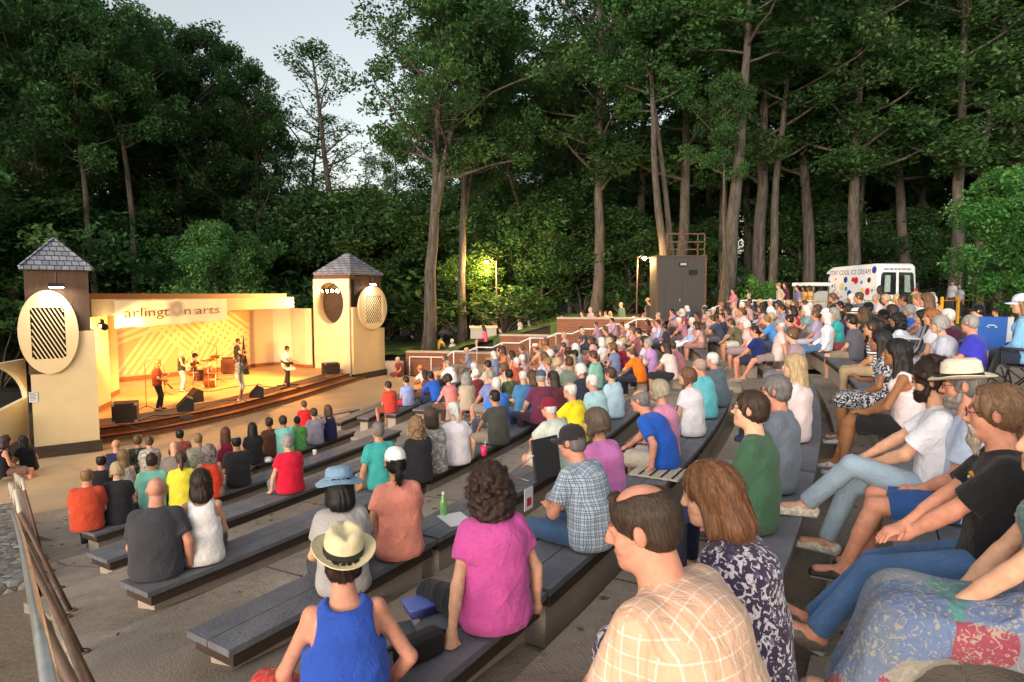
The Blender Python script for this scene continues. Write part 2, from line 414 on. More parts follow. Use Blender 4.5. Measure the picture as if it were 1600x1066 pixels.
def shirt_sdf(P, style):
    "style: short / long / tank / polo / jacket / vneck"
    J = joints(P); s = Sdf(.035); g = P['g']; fem = P['fem']; sx = J['sx']; up = J['up']; fw = J['fwd']
    e = .025 if style != 'jacket' else .036
    lowP = J['P'] - V3(0, 0, .03)
    s.cap(lowP, J['W'], .122 * g + e, (.100 if fem else .110) * g + e, w=1.36, side=sx)
    tk = .90 if style == 'tank' else 1.0
    s.cap(J['W'], J['C'], (.100 if fem else .110) * g + e, .108 * g * tk + e, w=1.38, side=sx)
    s.cap(J['C'], J['N'] - up * .050, .102 * g * tk + e, .052 + e * .6, w=1.40, side=sx)
    if style != 'tank': s.cap(J['S0'] * .86 + J['S1'] * .14, J['S1'] * .86 + J['S0'] * .14, .042 + e * .5, k=.05)
    else: s.cap(J['S0'] * .74 + J['S1'] * .26, J['S1'] * .74 + J['S0'] * .26, .042 + e * .6, k=.05)
    if P['belly']: s.ell(J['W'] + fw * .05 * g - up * .04, (.14 * g + P['belly'] * .4, .10 + P['belly'], .14), k=.06)
    if fem:
        for q in (-1, 1): s.ell(J['C'] + fw * .085 * g + sx * q * .072 + up * .02, (.062 * g, .055 * g, .062 * g), k=.04)
    for i, sg in enumerate((-1, 1)):
        a = (.88 if fem else 1) * (1 + .6 * (g - 1)); S_, E_, A_ = J['S%d' % i], J['E%d' % i], J['A%d' % i]
        if style in ('short', 'polo', 'vneck'):
            fr = .72 if not fem else .55; m = S_ + (E_ - S_) * fr
            s.cap(S_, m, .050 * a + e * .7, .046 * a + e * .95, k=.04, flat1=True)
        elif style in ('long', 'jacket'):
            s.cap(S_, E_, .049 * a + e * .7, .041 * a + e * .8, k=.03); s.cap(E_, A_, .042 * a + e * .8, .030 * a + e * .6, k=.02, flat1=True)
    if style in ('polo', 'jacket'): s.cap(J['N'] - up * .03, J['N'] + up * .022 + fw * .006, .066, .062, k=.015, flat1=True)
    if style == 'polo': s.cap(J['N'] - up * .0, J['N'] + up * .06 + fw * .01, .054, .054, k=.004, op='s')
    if style == 'tank':
        for i, sg in enumerate((-1, 1)):
            s.ell(J['S%d' % i] + sx * sg * .028 - up * .035, (.052, .13, .085), k=.02, op='s')
        s.ell(J['N'] + up * .005 - fw * .06, (.080, .08, .085), k=.015, op='s')
        s.ell(J['N'] + up * .0 + fw * .06, (.075, .09, .085), k=.015, op='s')
    else: s.ell(J['N'] + up * .035 + fw * .015, (.066, .068, .045), k=.01, op='s')
    if style == 'vneck': s.ell(J['N'] + fw * .09 - up * .03, (.05, .08, .07), k=.015, op='s')
    if P['kind'] != 'stand': s.box_cut((-.6, -.6, -.3), (.6, .6, .012))
    else: s.box_cut((-.6, -.6, .5), (.6, .6, J['P'][2] - .11))
    return s

def legs_sdf(P, style):
    "style: pants / shorts / skirt / dress"
    J = joints(P); s = Sdf(.03); g = P['g']; fem = P['fem']; sx = J['sx']; st = P['kind'] == 'stand'
    t = (1 + .7 * (g - 1)) * (1.05 if fem else 1); e = .014
    s.cap(J['P'] - V3(0, 0, .02), J['P'] + V3(0, 0, .05), .122 * g + e * .4, .110 * g + e * .4, w=1.36, side=sx)
    for i, sg in enumerate((-1, 1)):
        L, K, A = J['L%d' % i], J['K%d' % i], J['F%d' % i]
        if style == 'pants':
            s.cap(L, K, .084 * t + e * .8, .056 * t + e * .7, k=.02); s.cap(K, A - (A - K) * .04, .055 * t + e * .7, .044 + e * 1.2, k=.02, flat1=True)
        elif style == 'shorts':
            m = L + (K - L) * .84; s.cap(L, m, .086 * t + e, .070 * t + e * 1.8, k=.03, flat1=True)
        else:
            s.cap(L, K, .088 * t + e, .068 * t + e * 1.5, k=.12)
            if style == 'dress': s.cap(K, A + (K - A) * .1, .075 * t + e, .105, k=.12, flat1=True)
    if style in ('skirt', 'dress'):
        Km = (J['K0'] + J['K1']) / 2; Am = (J['F0'] + J['F1']) / 2
        s.cap((J['L0'] + J['L1']) / 2, Km, .085, .075, w=1.6, side=sx, k=.06)
        if style == 'dress': s.cap(Km, Am + (Km - Am) * .1, .09, .12, w=1.5, side=sx, k=.08, flat1=True)
    if P['kind'] != 'stand': s.box_cut((-.6, -.6, -.3), (.6, .28, .006))
    return s

def shoes_sdf(P, side):
    J = joints(P); s = Sdf(.02)
    for i in (side,):
        an, ft = J['F%d' % i], J['ft%d' % i]; sd = nrm(np.cross(ft, V3(0, 0, 1))); u = np.cross(sd, ft)
        o = an - u * .045
        s.cap(o - ft * .055, o + ft * .06, .040, .038, w=1.02, side=sd, k=.02); s.cap(o + ft * .06 - u * .006, o + ft * .165 - u * .012, .038, .030, w=1.3, side=sd, k=.03)
        s.cap(an - ft * .015 - u * .03, an - ft * .012 + u * .012, .044, .042, k=.02, flat1=True)
        s.cap(o - ft * .065 - u * .028, o + ft * .175 - u * .03, .018, .016, w=2.5, side=sd, k=.006)
    return s

# ---------------------------------------------------------------- hair, in head coordinates (centre of the head, facing +y)
def hair_sdf(st, hat=False):
    s = hair_base(st)
    if hat: s.ell((0, -.012, .142), (.160, .180, .118), k=.004, op='s')
    return s
def hair_base(st):
    s = Sdf(.015); E = np.eye(3)
    def cran(e, low=.0): s.ell((0, -.016, .032), (.076 + e, .097 + e, .086 + e), k=.012)
    face = lambda z=0.0, w=.062: s.ell((0, .115, -.042 + z), (w + .010, .083, .122), k=.012, op='s')
    if st in ('short', 'buzz', 'messy', 'bun', 'pony'):
        e = {'short': .010, 'buzz': .004, 'messy': .018, 'bun': .010, 'pony': .010}[st]
        cran(e); s.ell((0, -.045, -.025), (.070 + e, .062 + e, .062), k=.02)
        for q in (-1, 1): s.ell((q * .070, .012, .000), (.012, .030, .040), k=.01)
        face()
        for q in (-1, 1): s.ell((q * .09, -.004, -.012), (.022, .026, .034), k=.006, op='s')
        if st == 'messy':
            s.ell((0, .05, .105), (.06, .05, .025), k=.03)
            g = np.random.RandomState(3)
            for _ in range(26):
                d = nrm(g.normal(size=3) * V3(1, 1, .8) + V3(0, -.3, .5)); s.ell(V3(0, -.016, .032) + d * V3(.084, .104, .096), np.full(3, .022), k=.012)
            face(-.01)
        if st == 'bun': s.ell((0, -.115, .045), (.035, .032, .035), k=.012)
        if st == 'pony':
            s.ell((0, -.112, .03), (.024, .024, .024), k=.01); s.cap((0, -.12, .02), (0, -.135, -.09), .022, .030, k=.015); s.cap((0, -.135, -.09), (0, -.125, -.20), .030, .010, k=.015)
    elif st == 'fringe':
        cran(.008); s.ell((0, -.045, -.02), (.074, .064, .058), k=.02); face()
        s.ell((0, .020, .105), (.062, .095, .062), k=.012, op='s')
        for q in (-1, 1): s.ell((q * .09, -.004, -.012), (.022, .026, .034), k=.006, op='s')
    elif st == 'thin':
        cran(.009); s.ell((0, -.045, -.02), (.076, .066, .060), k=.02); face()
        s.ell((0, .008, .122), (.056, .108, .050), k=.010, op='s')
        s.ell((0, .060, .098), (.030, .022, .010), k=.02)
        for q in (-1, 1): s.ell((q * .09, -.004, -.012), (.022, .026, .034), k=.006, op='s')
    elif st in ('bob', 'long', 'longtied', 'vlong', 'shoulder'):
        cran(.016); dn = {'bob': -.11, 'shoulder': -.17, 'long': -.25, 'vlong': -.34, 'longtied': -.30}[st]
        if st != 'longtied':
            s.cap((0, -.055, .0), (0, -.075, dn + .05), .072, .078 if st != 'bob' else .070, w=1.25, side=(1, 0, 0), k=.03, flat1=st == 'bob')
            for q in (-1, 1): s.cap((q * .068, .0, .02), (q * .080, -.01, dn * .75), .026, .028, k=.02)
            s.ell((0, .10, -.09), (.058, .11, .135), k=.012, op='s')
            if dn < -.15: s.ell((0, .045, dn), (.075, .07, .11), k=.02, op='s')
        else:
            s.ell((0, -.045, -.025), (.074, .066, .060), k=.02)
            s.cap((0, -.085, -.02), (.02, -.105, -.12), .034, .036, k=.02); s.cap((.02, -.105, -.12), (.03, -.10, -.30), .036, .016, k=.02)
            s.ell((0, .10, .07), (.060, .055, .045), k=.02, op='s')
            for q in (-1, 1): s.ell((q * .092, -.004, -.012), (.022, .026, .034), k=.006, op='s')
        face()
    elif st in ('curly', 'afro', 'curlylong', 'curlytop'):
        g = np.random.RandomState({'curly': 5, 'afro': 6, 'curlylong': 8, 'curlytop': 9}[st])
        cran(.022 if st != 'afro' else .05)
        if st == 'curlytop': s.ell((0, -.045, -.02), (.080, .072, .065), k=.02)
        if st == 'curly': s.cap((0, -.03, 0), (0, -.05, -.12), .095, .11, w=1.2, side=(1, 0, 0), k=.03)
        if st == 'curlylong': s.cap((0, -.045, 0), (0, -.065, -.25), .09, .075, w=1.35, side=(1, 0, 0), k=.03)
        for _ in range(90 if st != 'curlytop' else 60):
            d = nrm(g.normal(size=3)); 
            if d[1] > .55 and d[2] < .3: continue
            if st == 'curly': c = V3(0, -.03, -.03) + d * V3(.125, .125, .145)
            elif st == 'curlylong': c = V3(0, -.05, -.09) + d * V3(.115, .10, .22)
            elif st == 'afro': c = V3(0, -.016, .04) + d * V3(.125, .14, .13)
            else: c = V3(0, -.016, .04) + d * V3(.092, .112, .10)
            s.ell(c, np.full(3, g.uniform(.016, .027)), k=.010)
        s.ell((0, .125, -.065), (.066, .085, .125), k=.012, op='s')
        if st == 'curlytop':
            for q in (-1, 1): s.ell((q * .098, .0, -.03), (.022, .026, .04), k=.006, op='s')
    elif st == 'beard':
        s.ell((0, .040, -.075), (.060, .052, .060), k=.015); s.ell((0, .075, -.095), (.032, .024, .040), k=.02)
        for q in (-1, 1): s.cap((q * .070, .01, -.02), (q * .055, .03, -.075), .012, .02, k=.015)
        s.cap((-.026, .094, -.049), (.026, .094, -.049), .008, k=.008)
        s.ell((0, .085, -.008), (.080, .075, .042), k=.01, op='s'); s.ell((0, .106, -.066), (.022, .025, .009), k=.004, op='s')
    elif st == 'goatee':
        s.ell((0, .072, -.108), (.030, .026, .040), k=.015); s.cap((0, .075, -.12), (0, .07, -.175), .024, .010, k=.015)
        for q in (-1, 1): s.cap((q * .030, .084, -.052), (q * .033, .076, -.095), .007, .009, k=.01)
        s.cap((-.026, .094, -.050), (.026, .094, -.050), .008, k=.008); s.ell((0, .104, -.066), (.022, .022, .008), k=.004, op='s')
    return s
def hair_noise(st):
    if st in ('curly', 'curlylong', 'afro', 'curlytop', 'messy'): return wave_noise(4, 110, .005)
    if st in ('buzz', 'fringe', 'thin'): return wave_noise(2, 90, .0012)
    def f(P):
        a = np.arctan2(P[:, 0], -(P[:, 1] + .01)); return .0035 * np.sin(a * 17 + 3 * np.sin(P[:, 2] * 14) + 2 * np.sin(a * 5)) + .002 * np.sin(a * 43 + P[:, 2] * 30)
    return f

def hat_mb(kind):
    m = MB(); b = MB()
    if kind in ('fedora', 'panama'):
        n = 36; prof = [(.152, .052), (.155, .048), (.150, .046), (.120, .040), (.098, .040)]
        prof += [(.097, .05), (.095, .09), (.088, .135), (.074, .152), (.05, .150), (.02, .138), (.001, .135)]
        m.lathe(prof, n, sx=.94, sy=1.08)
        V = []
        for (x, y, z) in m.v:
            rr = math.hypot(x / .94, y / 1.08)
            if rr > .1: z += .022 * (abs(x) / .15) ** 2 - .012 * max(0, y / .16) ** 2
            if z > .125 and rr < .08: z -= .018 * math.exp(-(x / .018) ** 2)
            if y > .03 and z > .08: x *= 1 - .28 * (y / .1) * min(1, (z - .08) / .06)
            V.append((x, y, z))
        m.v = V
        b.lathe([(.0985, .043), (.099, .046), (.0975, .072), (.096, .074)], n, sx=.945, sy=1.085)
    elif kind == 'cap':
        prof = [(.093, .022), (.0945, .03), (.092, .065), (.080, .098), (.055, .122), (.02, .133), (.001, .134)]
        m.lathe(prof, 28, c=(0, -.012, 0), sx=.93, sy=1.12)
        V = []; Fs = []; nn = 12
        for i in range(nn + 1):
            a = math.pi * (i / nn); x = .082 * math.cos(a)
            y0 = -.012 + .1035 * math.sin(a) * .99
            y1 = y0 + .085 * math.sin(a) ** .6
            z0 = .03; z1 = .022 + .012 * (1 - abs(math.cos(a))) - .016 * (math.cos(a)) ** 2 - .012
            V += [(x, y0, z0), (x * 1.0, y1, z1), (x * 1.0, y1, z1 - .004), (x, y0, z0 - .005)]
        for i in range(nn):
            o = 4 * i
            for k in range(4): Fs.append((o + k, o + (k + 1) % 4, o + 4 + (k + 1) % 4, o + 4 + k))
        m.add(V, Fs, True); m.lathe([(.001, .139), (.009, .137), (.009, .132)], 8, c=(0, -.012, 0))
    elif kind == 'bucket':
        prof = [(.172, .008), (.174, .012), (.170, .014), (.135, .036), (.103, .046), (.100, .09), (.092, .118), (.078, .128), (.03, .134), (.001, .134)]
        m.lathe(prof, 36, sx=.97, sy=1.08)
        m.v = [(x, y, z + (.010 * math.sin(3 * math.atan2(y, x) + .5) if math.hypot(x, y) > .125 else 0)) for x, y, z in m.v]
        b.lathe([(.1045, .050), (.1050, .054), (.1030, .066), (.1020, .068)], 30, sx=.97, sy=1.08)
    elif kind == 'sunhat':
        prof = [(.185, .03), (.187, .034), (.180, .038), (.10, .05), (.097, .10), (.075, .135), (.03, .145), (.001, .146)]
        m.lathe(prof, 28, sx=.96, sy=1.06); b.lathe([(.101, .052), (.1015, .055), (.099, .075), (.098, .077)], 28, sx=.965, sy=1.065)
    return m, (b if b.v else None)

def glasses_mb():
    m = MB()
    for q in (-1, 1):
        pts = [(q * .031 + .022 * math.cos(a), .099 - .004 * abs(math.cos(a)), .004 + .017 * math.sin(a)) for a in np.linspace(0, 2 * PI, 17)]
        m.tube(pts, .0019, 6, cap=False)
        m.tube([(q * .053, .094, .008), (q * .074, .075, .010), (q * .079, .0, .008), (q * .078, -.02, -.004)], .0019, 6)
    m.tube([(-.010, .100, .008), (0, .103, .011), (.010, .100, .008)], .0018, 6)
    return m

# ---------------------------------------------------------------- materials of people
def m_skin():
    m, t, ns, lk, b = nt('skin')
    oi = N(ns, 'ShaderNodeObjectInfo'); at = N(ns, 'ShaderNodeAttribute', attribute_name='feat'); mx = N(ns, 'ShaderNodeMix', data_type='RGBA')
    tc = N(ns, 'ShaderNodeTexCoord'); n1 = N(ns, 'ShaderNodeTexNoise', in_={'Scale': 22.0, 'Detail': 8.0, 'Roughness': .65}); lk.new(tc.outputs['Object'], n1.inputs['Vector'])
    mr = N(ns, 'ShaderNodeMapRange', in_={'From Min': .3, 'From Max': .7, 'To Min': .80, 'To Max': 1.14}); lk.new(n1.outputs['Fac'], mr.inputs['Value'])
    m1 = N(ns, 'ShaderNodeMix', data_type='RGBA', blend_type='MULTIPLY'); m1.inputs[0].default_value = 1; lk.new(oi.outputs['Color'], m1.inputs[6]); lk.new(mr.outputs[0], m1.inputs[7])
    lk.new(at.outputs['Alpha'], mx.inputs[0]); lk.new(m1.outputs[2], mx.inputs[6]); lk.new(at.outputs['Color'], mx.inputs[7]); lk.new(mx.outputs[2], b.inputs['Base Color'])
    b.inputs['Roughness'].default_value = .58; b.inputs['Specular IOR Level'].default_value = .3
    b.inputs['Subsurface Weight'].default_value = .18; b.inputs['Subsurface Radius'].default_value = (1, .35, .2); b.inputs['Subsurface Scale'].default_value = .012
    n2 = N(ns, 'ShaderNodeTexNoise', in_={'Scale': 220.0, 'Detail': 3.0}); lk.new(tc.outputs['Object'], n2.inputs['Vector'])
    bp = N(ns, 'ShaderNodeBump', in_={'Strength': .12, 'Distance': .004}); lk.new(n2.outputs['Fac'], bp.inputs['Height']); lk.new(bp.outputs[0], b.inputs['Normal'])
    return m
def m_cloth(name, kind='plain', c2=(1, 1, 1), c3=(.02, .02, .02), scale=1.0):
    key = 'cloth_' + name
    if key in MAT: return MAT[key]
    m, t, ns, lk, b = nt(key); tc = N(ns, 'ShaderNodeTexCoord'); oi = N(ns, 'ShaderNodeObjectInfo'); col = oi.outputs['Color']
    V = tc.outputs['Object']; sp = N(ns, 'ShaderNodeSeparateXYZ')
    nz = N(ns, 'ShaderNodeTexNoise', in_={'Scale': 7.0, 'Detail': 2.0}); lk.new(V, nz.inputs['Vector'])
    va = N(ns, 'ShaderNodeVectorMath', operation='MULTIPLY_ADD'); lk.new(nz.outputs['Color'], va.inputs[0]); va.inputs[1].default_value = (.012, .012, .012); lk.new(V, va.inputs[2]); lk.new(va.outputs[0], sp.inputs[0])
    def band(sock, freq, width, ph=0.0):
        a = N(ns, 'ShaderNodeMath', operation='MULTIPLY_ADD'); lk.new(sock, a.inputs[0]); a.inputs[1].default_value = freq; a.inputs[2].default_value = ph
        f = N(ns, 'ShaderNodeMath', operation='FRACT'); lk.new(a.outputs[0], f.inputs[0])
        l = N(ns, 'ShaderNodeMath', operation='LESS_THAN'); lk.new(f.outputs[0], l.inputs[0]); l.inputs[1].default_value = width
        return l.outputs[0]
    def mixc(fac, a, cb, f=1.0):
        x = N(ns, 'ShaderNodeMix', data_type='RGBA')
        if f != 1.0:
            mm = N(ns, 'ShaderNodeMath', operation='MULTIPLY'); lk.new(fac, mm.inputs[0]); mm.inputs[1].default_value = f; fac = mm.outputs[0]
        lk.new(fac, x.inputs[0]); lk.new(a, x.inputs[6])
        x.inputs[7].default_value = (*cb, 1); return x.outputs[2]
    sn = N(ns, 'ShaderNodeSeparateXYZ'); lk.new(tc.outputs['Normal'], sn.inputs[0])
    def pick(axis, limit, c0, c1):  # cloth grain: follow the side of the body the surface faces
        ab = N(ns, 'ShaderNodeMath', operation='ABSOLUTE'); lk.new(sn.outputs[axis], ab.inputs[0]); gt = N(ns, 'ShaderNodeMath', operation='GREATER_THAN'); lk.new(ab.outputs[0], gt.inputs[0]); gt.inputs[1].default_value = limit
        x = N(ns, 'ShaderNodeMix'); lk.new(gt.outputs[0], x.inputs[0]); lk.new(c0, x.inputs[2]); lk.new(c1, x.inputs[3]); return x.outputs[0]
    if kind in ('plaid', 'window'): uu = pick(0, .80, sp.outputs[0], sp.outputs[1]); vv = pick(2, .70, sp.outputs[2], sp.outputs[1])
    if kind == 'plaid':
        col = mixc(band(uu, 30 * scale, .22), col, c2, .85); col = mixc((band(vv, 30 * scale, .22)), col, c2, .85)
        col = mixc(band(uu, 15 * scale, .10, .3), col, c3, .7); col = mixc((band(vv, 15 * scale, .10, .3)), col, c3, .7)
    elif kind == 'window':
        col = mixc(band(uu, 17 * scale, .11), col, c2, .42); col = mixc((band(vv, 17 * scale, .11)), col, c2, .42)
        col = mixc(band(uu, 8.5 * scale, .10, .25), col, c3, .5)
    elif kind == 'stripe':
        col = mixc(band(sp.outputs[2], 22 * scale, .45), col, c2)
    elif kind == 'floral':
        vo = N(ns, 'ShaderNodeTexNoise', in_={'Scale': 34.0 * scale, 'Detail': 3.0, 'Distortion': 1.2}); lk.new(V, vo.inputs['Vector'])
        st = N(ns, 'ShaderNodeMapRange', in_={'From Min': .52, 'From Max': .56}); lk.new(vo.outputs['Fac'], st.inputs['Value']); col = mixc(st.outputs[0], col, c2)
        vo2 = N(ns, 'ShaderNodeTexVoronoi', in_={'Scale': 15.0 * scale}); lk.new(V, vo2.inputs['Vector'])
        st = N(ns, 'ShaderNodeMath', operation='LESS_THAN'); lk.new(vo2.outputs['Distance'], st.inputs[0]); st.inputs[1].default_value = .22; col = mixc(st.outputs[0], col, c3, .8)
    elif kind == 'patch':
        vo = N(ns, 'ShaderNodeTexVoronoi', in_={'Scale': 5.5 * scale, 'Randomness': 1.0}); lk.new(va.outputs[0], vo.inputs['Vector'])
        rp = N(ns, 'ShaderNodeValToRGB'); e = rp.color_ramp; e.interpolation = 'CONSTANT'
        for i, c in enumerate([(.13, .18, .31), (.15, .19, .28), (.20, .22, .27), (.12, .17, .30), (.28, .06, .09), (.17, .20, .29), (.08, .22, .22), (.27, .25, .22)]):
            el = e.elements[i] if i < 2 else e.elements.new(i / 8)
            el.position = i / 8; el.color = (*c, 1)
        sx_ = N(ns, 'ShaderNodeSeparateColor'); lk.new(vo.outputs['Color'], sx_.inputs[0]); lk.new(sx_.outputs[0], rp.inputs[0]); col = rp.outputs[0]
        vo2 = N(ns, 'ShaderNodeTexNoise', in_={'Scale': 30.0, 'Detail': 4.0, 'Distortion': 2.0}); lk.new(V, vo2.inputs['Vector'])
        st = N(ns, 'ShaderNodeMapRange', in_={'From Min': .55, 'From Max': .6}); lk.new(vo2.outputs['Fac'], st.inputs['Value']); col = mixc(st.outputs[0], col, c2, .75)
    n1 = N(ns, 'ShaderNodeTexNoise', in_={'Scale': 9.0, 'Detail': 5.0, 'Roughness': .6}); lk.new(V, n1.inputs['Vector'])
    mr = N(ns, 'ShaderNodeMapRange', in_={'From Min': .3, 'From Max': .7, 'To Min': .88, 'To Max': 1.1}); lk.new(n1.outputs['Fac'], mr.inputs['Value'])
    mx = N(ns, 'ShaderNodeMix', data_type='RGBA', blend_type='MULTIPLY'); mx.inputs[0].default_value = 1; lk.new(col, mx.inputs[6]); lk.new(mr.outputs[0], mx.inputs[7]); lk.new(mx.outputs[2], b.inputs['Base Color'])
    b.inputs['Roughness'].default_value = .9; b.inputs['Specular IOR Level'].default_value = .15
    b.inputs['Sheen Weight'].default_value = .12
    n2 = N(ns, 'ShaderNodeTexNoise', in_={'Scale': 17.0, 'Detail': 5.0, 'Distortion': 1.5}); lk.new(V, n2.inputs['Vector'])
    n3 = N(ns, 'ShaderNodeTexNoise', in_={'Scale': 420.0, 'Detail': 2.0}); lk.new(V, n3.inputs['Vector'])
    b1 = N(ns, 'ShaderNodeBump', in_={'Strength': .45, 'Distance': .025}); lk.new(n2.outputs['Fac'], b1.inputs['Height'])
    b2 = N(ns, 'ShaderNodeBump', in_={'Strength': .25, 'Distance': .003}); lk.new(n3.outputs['Fac'], b2.inputs['Height']); lk.new(b1.outputs[0], b2.inputs['Normal']); lk.new(b2.outputs[0], b.inputs['Normal'])
    MAT[key] = m; return m
def m_hair():
    m, t, ns, lk, b = nt('hair'); tc = N(ns, 'ShaderNodeTexCoord'); oi = N(ns, 'ShaderNodeObjectInfo')
    mp = N(ns, 'ShaderNodeMapping'); mp.inputs['Scale'].default_value = (150, 150, 12); lk.new(tc.outputs['Object'], mp.inputs['Vector'])
    n1 = N(ns, 'ShaderNodeTexNoise', in_={'Scale': 1.0, 'Detail': 4.0, 'Roughness': .6, 'Distortion': .4}); lk.new(mp.outputs[0], n1.inputs['Vector'])
    mr = N(ns, 'ShaderNodeMapRange', in_={'From Min': .3, 'From Max': .7, 'To Min': .45, 'To Max': 1.6}); lk.new(n1.outputs['Fac'], mr.inputs['Value'])
    mx = N(ns, 'ShaderNodeMix', data_type='RGBA', blend_type='MULTIPLY'); mx.inputs[0].default_value = 1; lk.new(oi.outputs['Color'], mx.inputs[6]); lk.new(mr.outputs[0], mx.inputs[7]); lk.new(mx.outputs[2], b.inputs['Base Color'])
    b.inputs['Roughness'].default_value = .5; b.inputs['Specular IOR Level'].default_value = .35
    bp = N(ns, 'ShaderNodeBump', in_={'Strength': .7, 'Distance': .006}); lk.new(n1.outputs['Fac'], bp.inputs['Height']); lk.new(bp.outputs[0], b.inputs['Normal'])
    return m
def m_shoe():
    m, t, ns, lk, b = nt('shoe_surface'); oi = N(ns, 'ShaderNodeObjectInfo'); tc = N(ns, 'ShaderNodeTexCoord'); sp = N(ns, 'ShaderNodeSeparateXYZ'); lk.new(tc.outputs['Generated'], sp.inputs[0])
    l = N(ns, 'ShaderNodeMath', operation='LESS_THAN'); lk.new(sp.outputs[2], l.inputs[0]); l.inputs[1].default_value = .22
    n1 = N(ns, 'ShaderNodeTexNoise', in_={'Scale': 40.0, 'Detail': 4.0}); lk.new(tc.outputs['Object'], n1.inputs['Vector']); mr = N(ns, 'ShaderNodeMapRange', in_={'From Min': .3, 'From Max': .7, 'To Min': .6, 'To Max': 1.2}); lk.new(n1.outputs['Fac'], mr.inputs['Value'])
    mm = N(ns, 'ShaderNodeMix', data_type='RGBA', blend_type='MULTIPLY'); mm.inputs[0].default_value = 1; lk.new(oi.outputs['Color'], mm.inputs[6]); lk.new(mr.outputs[0], mm.inputs[7])
    x = N(ns, 'ShaderNodeMix', data_type='RGBA'); lk.new(l.outputs[0], x.inputs[0]); lk.new(mm.outputs[2], x.inputs[6]); x.inputs[7].default_value = (.38, .37, .35, 1); lk.new(x.outputs[2], b.inputs['Base Color']); b.inputs['Roughness'].default_value = .7
    return m
SKIN = m_skin(); HAIR = m_hair(); CLOTH = m_cloth('plain'); SHOE = m_shoe(); DARKWIRE = mat('glasses_frame', (.015, .012, .012), .3, 0, 1, 0)
STRAW = mat('straw_weave', (1, 1, 1), .85, .12, 30, .5, 260, use_obj=True)

MESH = {}
def freeze(x):
    if isinstance(x, dict): return tuple(sorted((k, freeze(v)) for k, v in x.items()))
    if isinstance(x, (list, tuple)): return tuple(freeze(v) for v in x)
    return x
def cached(key, fn):
    if key not in MESH: MESH[key] = fn()
    return MESH[key]
def body_mesh(P, vox):
    def f():
        s, J = body_sdf(P, vox); V, Q = s.mesh(vox); me = np_mesh('person_body', V, Q)
        L = (V - J['H']) @ J['HM'] / HS; x, y, z = np.abs(L[:, 0]), L[:, 1], L[:, 2]
        col = np.zeros((len(V), 4), F32)
        lip = (((L[:, 0] / .025) ** 2 + ((z + .0655) / .0125) ** 2) < 1) & (y > .068); col[lip] = (.30, .10, .085, .55)
        brow = (np.abs(x - .031) < .021) & (np.abs(z - .0265 - .004 * np.cos((x - .031) * 60)) < .0055) & (y > .06); col[brow] = (.03, .02, .015, .75)
        ew = (((x - .031) / .0125) ** 2 + ((z - .004) / .0065) ** 2 < 1) & (y > .07); col[ew] = (.42, .38, .35, .9)
        ir = (((x - .031) / .0062) ** 2 + ((z - .004) / .0062) ** 2 < 1) & (y > .07); col[ir] = (.03, .022, .018, 1)
        nose = (y > .088) & (np.abs(z + .03) < .016) & (x < .02); col[nose] = (.36, .13, .09, .18)
        ear = (x > .072) & (np.abs(z) < .04); col[ear] = (.36, .12, .09, .22)
        a = me.color_attributes.new('feat', 'FLOAT_COLOR', 'POINT'); a.data.foreach_set('color', col.ravel())
        return me
    return cached(('body', freeze(P), round(vox, 4)), f)
def strands(V, Q, st, seed=3):
    "thin tapering locks lying on the hair and lifting at their ends"
    g = np.random.RandomState(seed); fn = np.cross(V[Q[:, 2]] - V[Q[:, 0]], V[Q[:, 3]] - V[Q[:, 1]]); fn /= np.linalg.norm(fn, axis=1)[:, None] + 1e-9; fc = V[Q].mean(1)
    curl = st in ('curly', 'curlylong', 'afro', 'curlytop', 'messy'); short = st in ('buzz', 'fringe', 'thin', 'short', 'beard', 'goatee'); tied = st in ('pony', 'bun', 'longtied')
    n = 1700 if curl else 1500; i = g.randint(0, len(fc), n); p, nr = fc[i], fn[i]
    if tied: dn = V3(0, -1, -.25) - p * 0
    else: dn = np.stack([p[:, 0] * 2.5, -.35 - p[:, 1] * 0, -np.ones(n)], 1)
    if short: dn = np.stack([p[:, 0] * 1.5, -.8 * np.ones(n), -.75 * np.ones(n)], 1)
    dn = dn + g.normal(size=(n, 3)) * (1.2 if curl else .22); t = dn - nr * (dn * nr).sum(1)[:, None]; t /= np.linalg.norm(t, axis=1)[:, None] + 1e-9; b = np.cross(nr, t)
    L = g.uniform(.5, 1.0, (n, 1)) * (.045 if curl else .028 if short else .075); w = g.uniform(.0007, .0017, (n, 1)) * (1.3 if curl else 1); lift = g.uniform(.0, 1.0, (n, 1)) ** 2 * (.022 if curl else .005 if short else .012); ph = g.uniform(0, 6.3, (n, 1)); rows = []
    for u in np.linspace(0, 1, 5):
        c = p + t * L * u + nr * (.0012 + lift * u * u) + b * ((.010 * np.sin(ph + u * 5)) if curl else .003 * np.sin(ph + u * 3)); c = c - nr * (L * u) ** 2 * (0 if curl else 4.0); k = w * (1 - .85 * u)
        rows.append(np.stack([c - b * k, c + b * k], 1))
    R_ = np.stack(rows, 1); o = len(V); idx = np.arange(n)[:, None] * 10 + o; Qs = [np.concatenate([idx + 2*j, idx + 2*j + 1, idx + 2*j + 3, idx + 2*j + 2], 1) for j in range(4)]
    return np.concatenate([V, R_.reshape(-1, 3)]), np.concatenate([Q] + Qs)
def sdf_mesh(key, mk, vox, noise=None, nm='piece'):
    def f():
        V, Q = mk().mesh(vox, noise)
        if key[0] == 'hair' and vox < .0125: V, Q = strands(V, Q, key[1])
        return np_mesh(nm, V, Q)
    return cached((key, round(vox, 4)), f)
HATS = {}
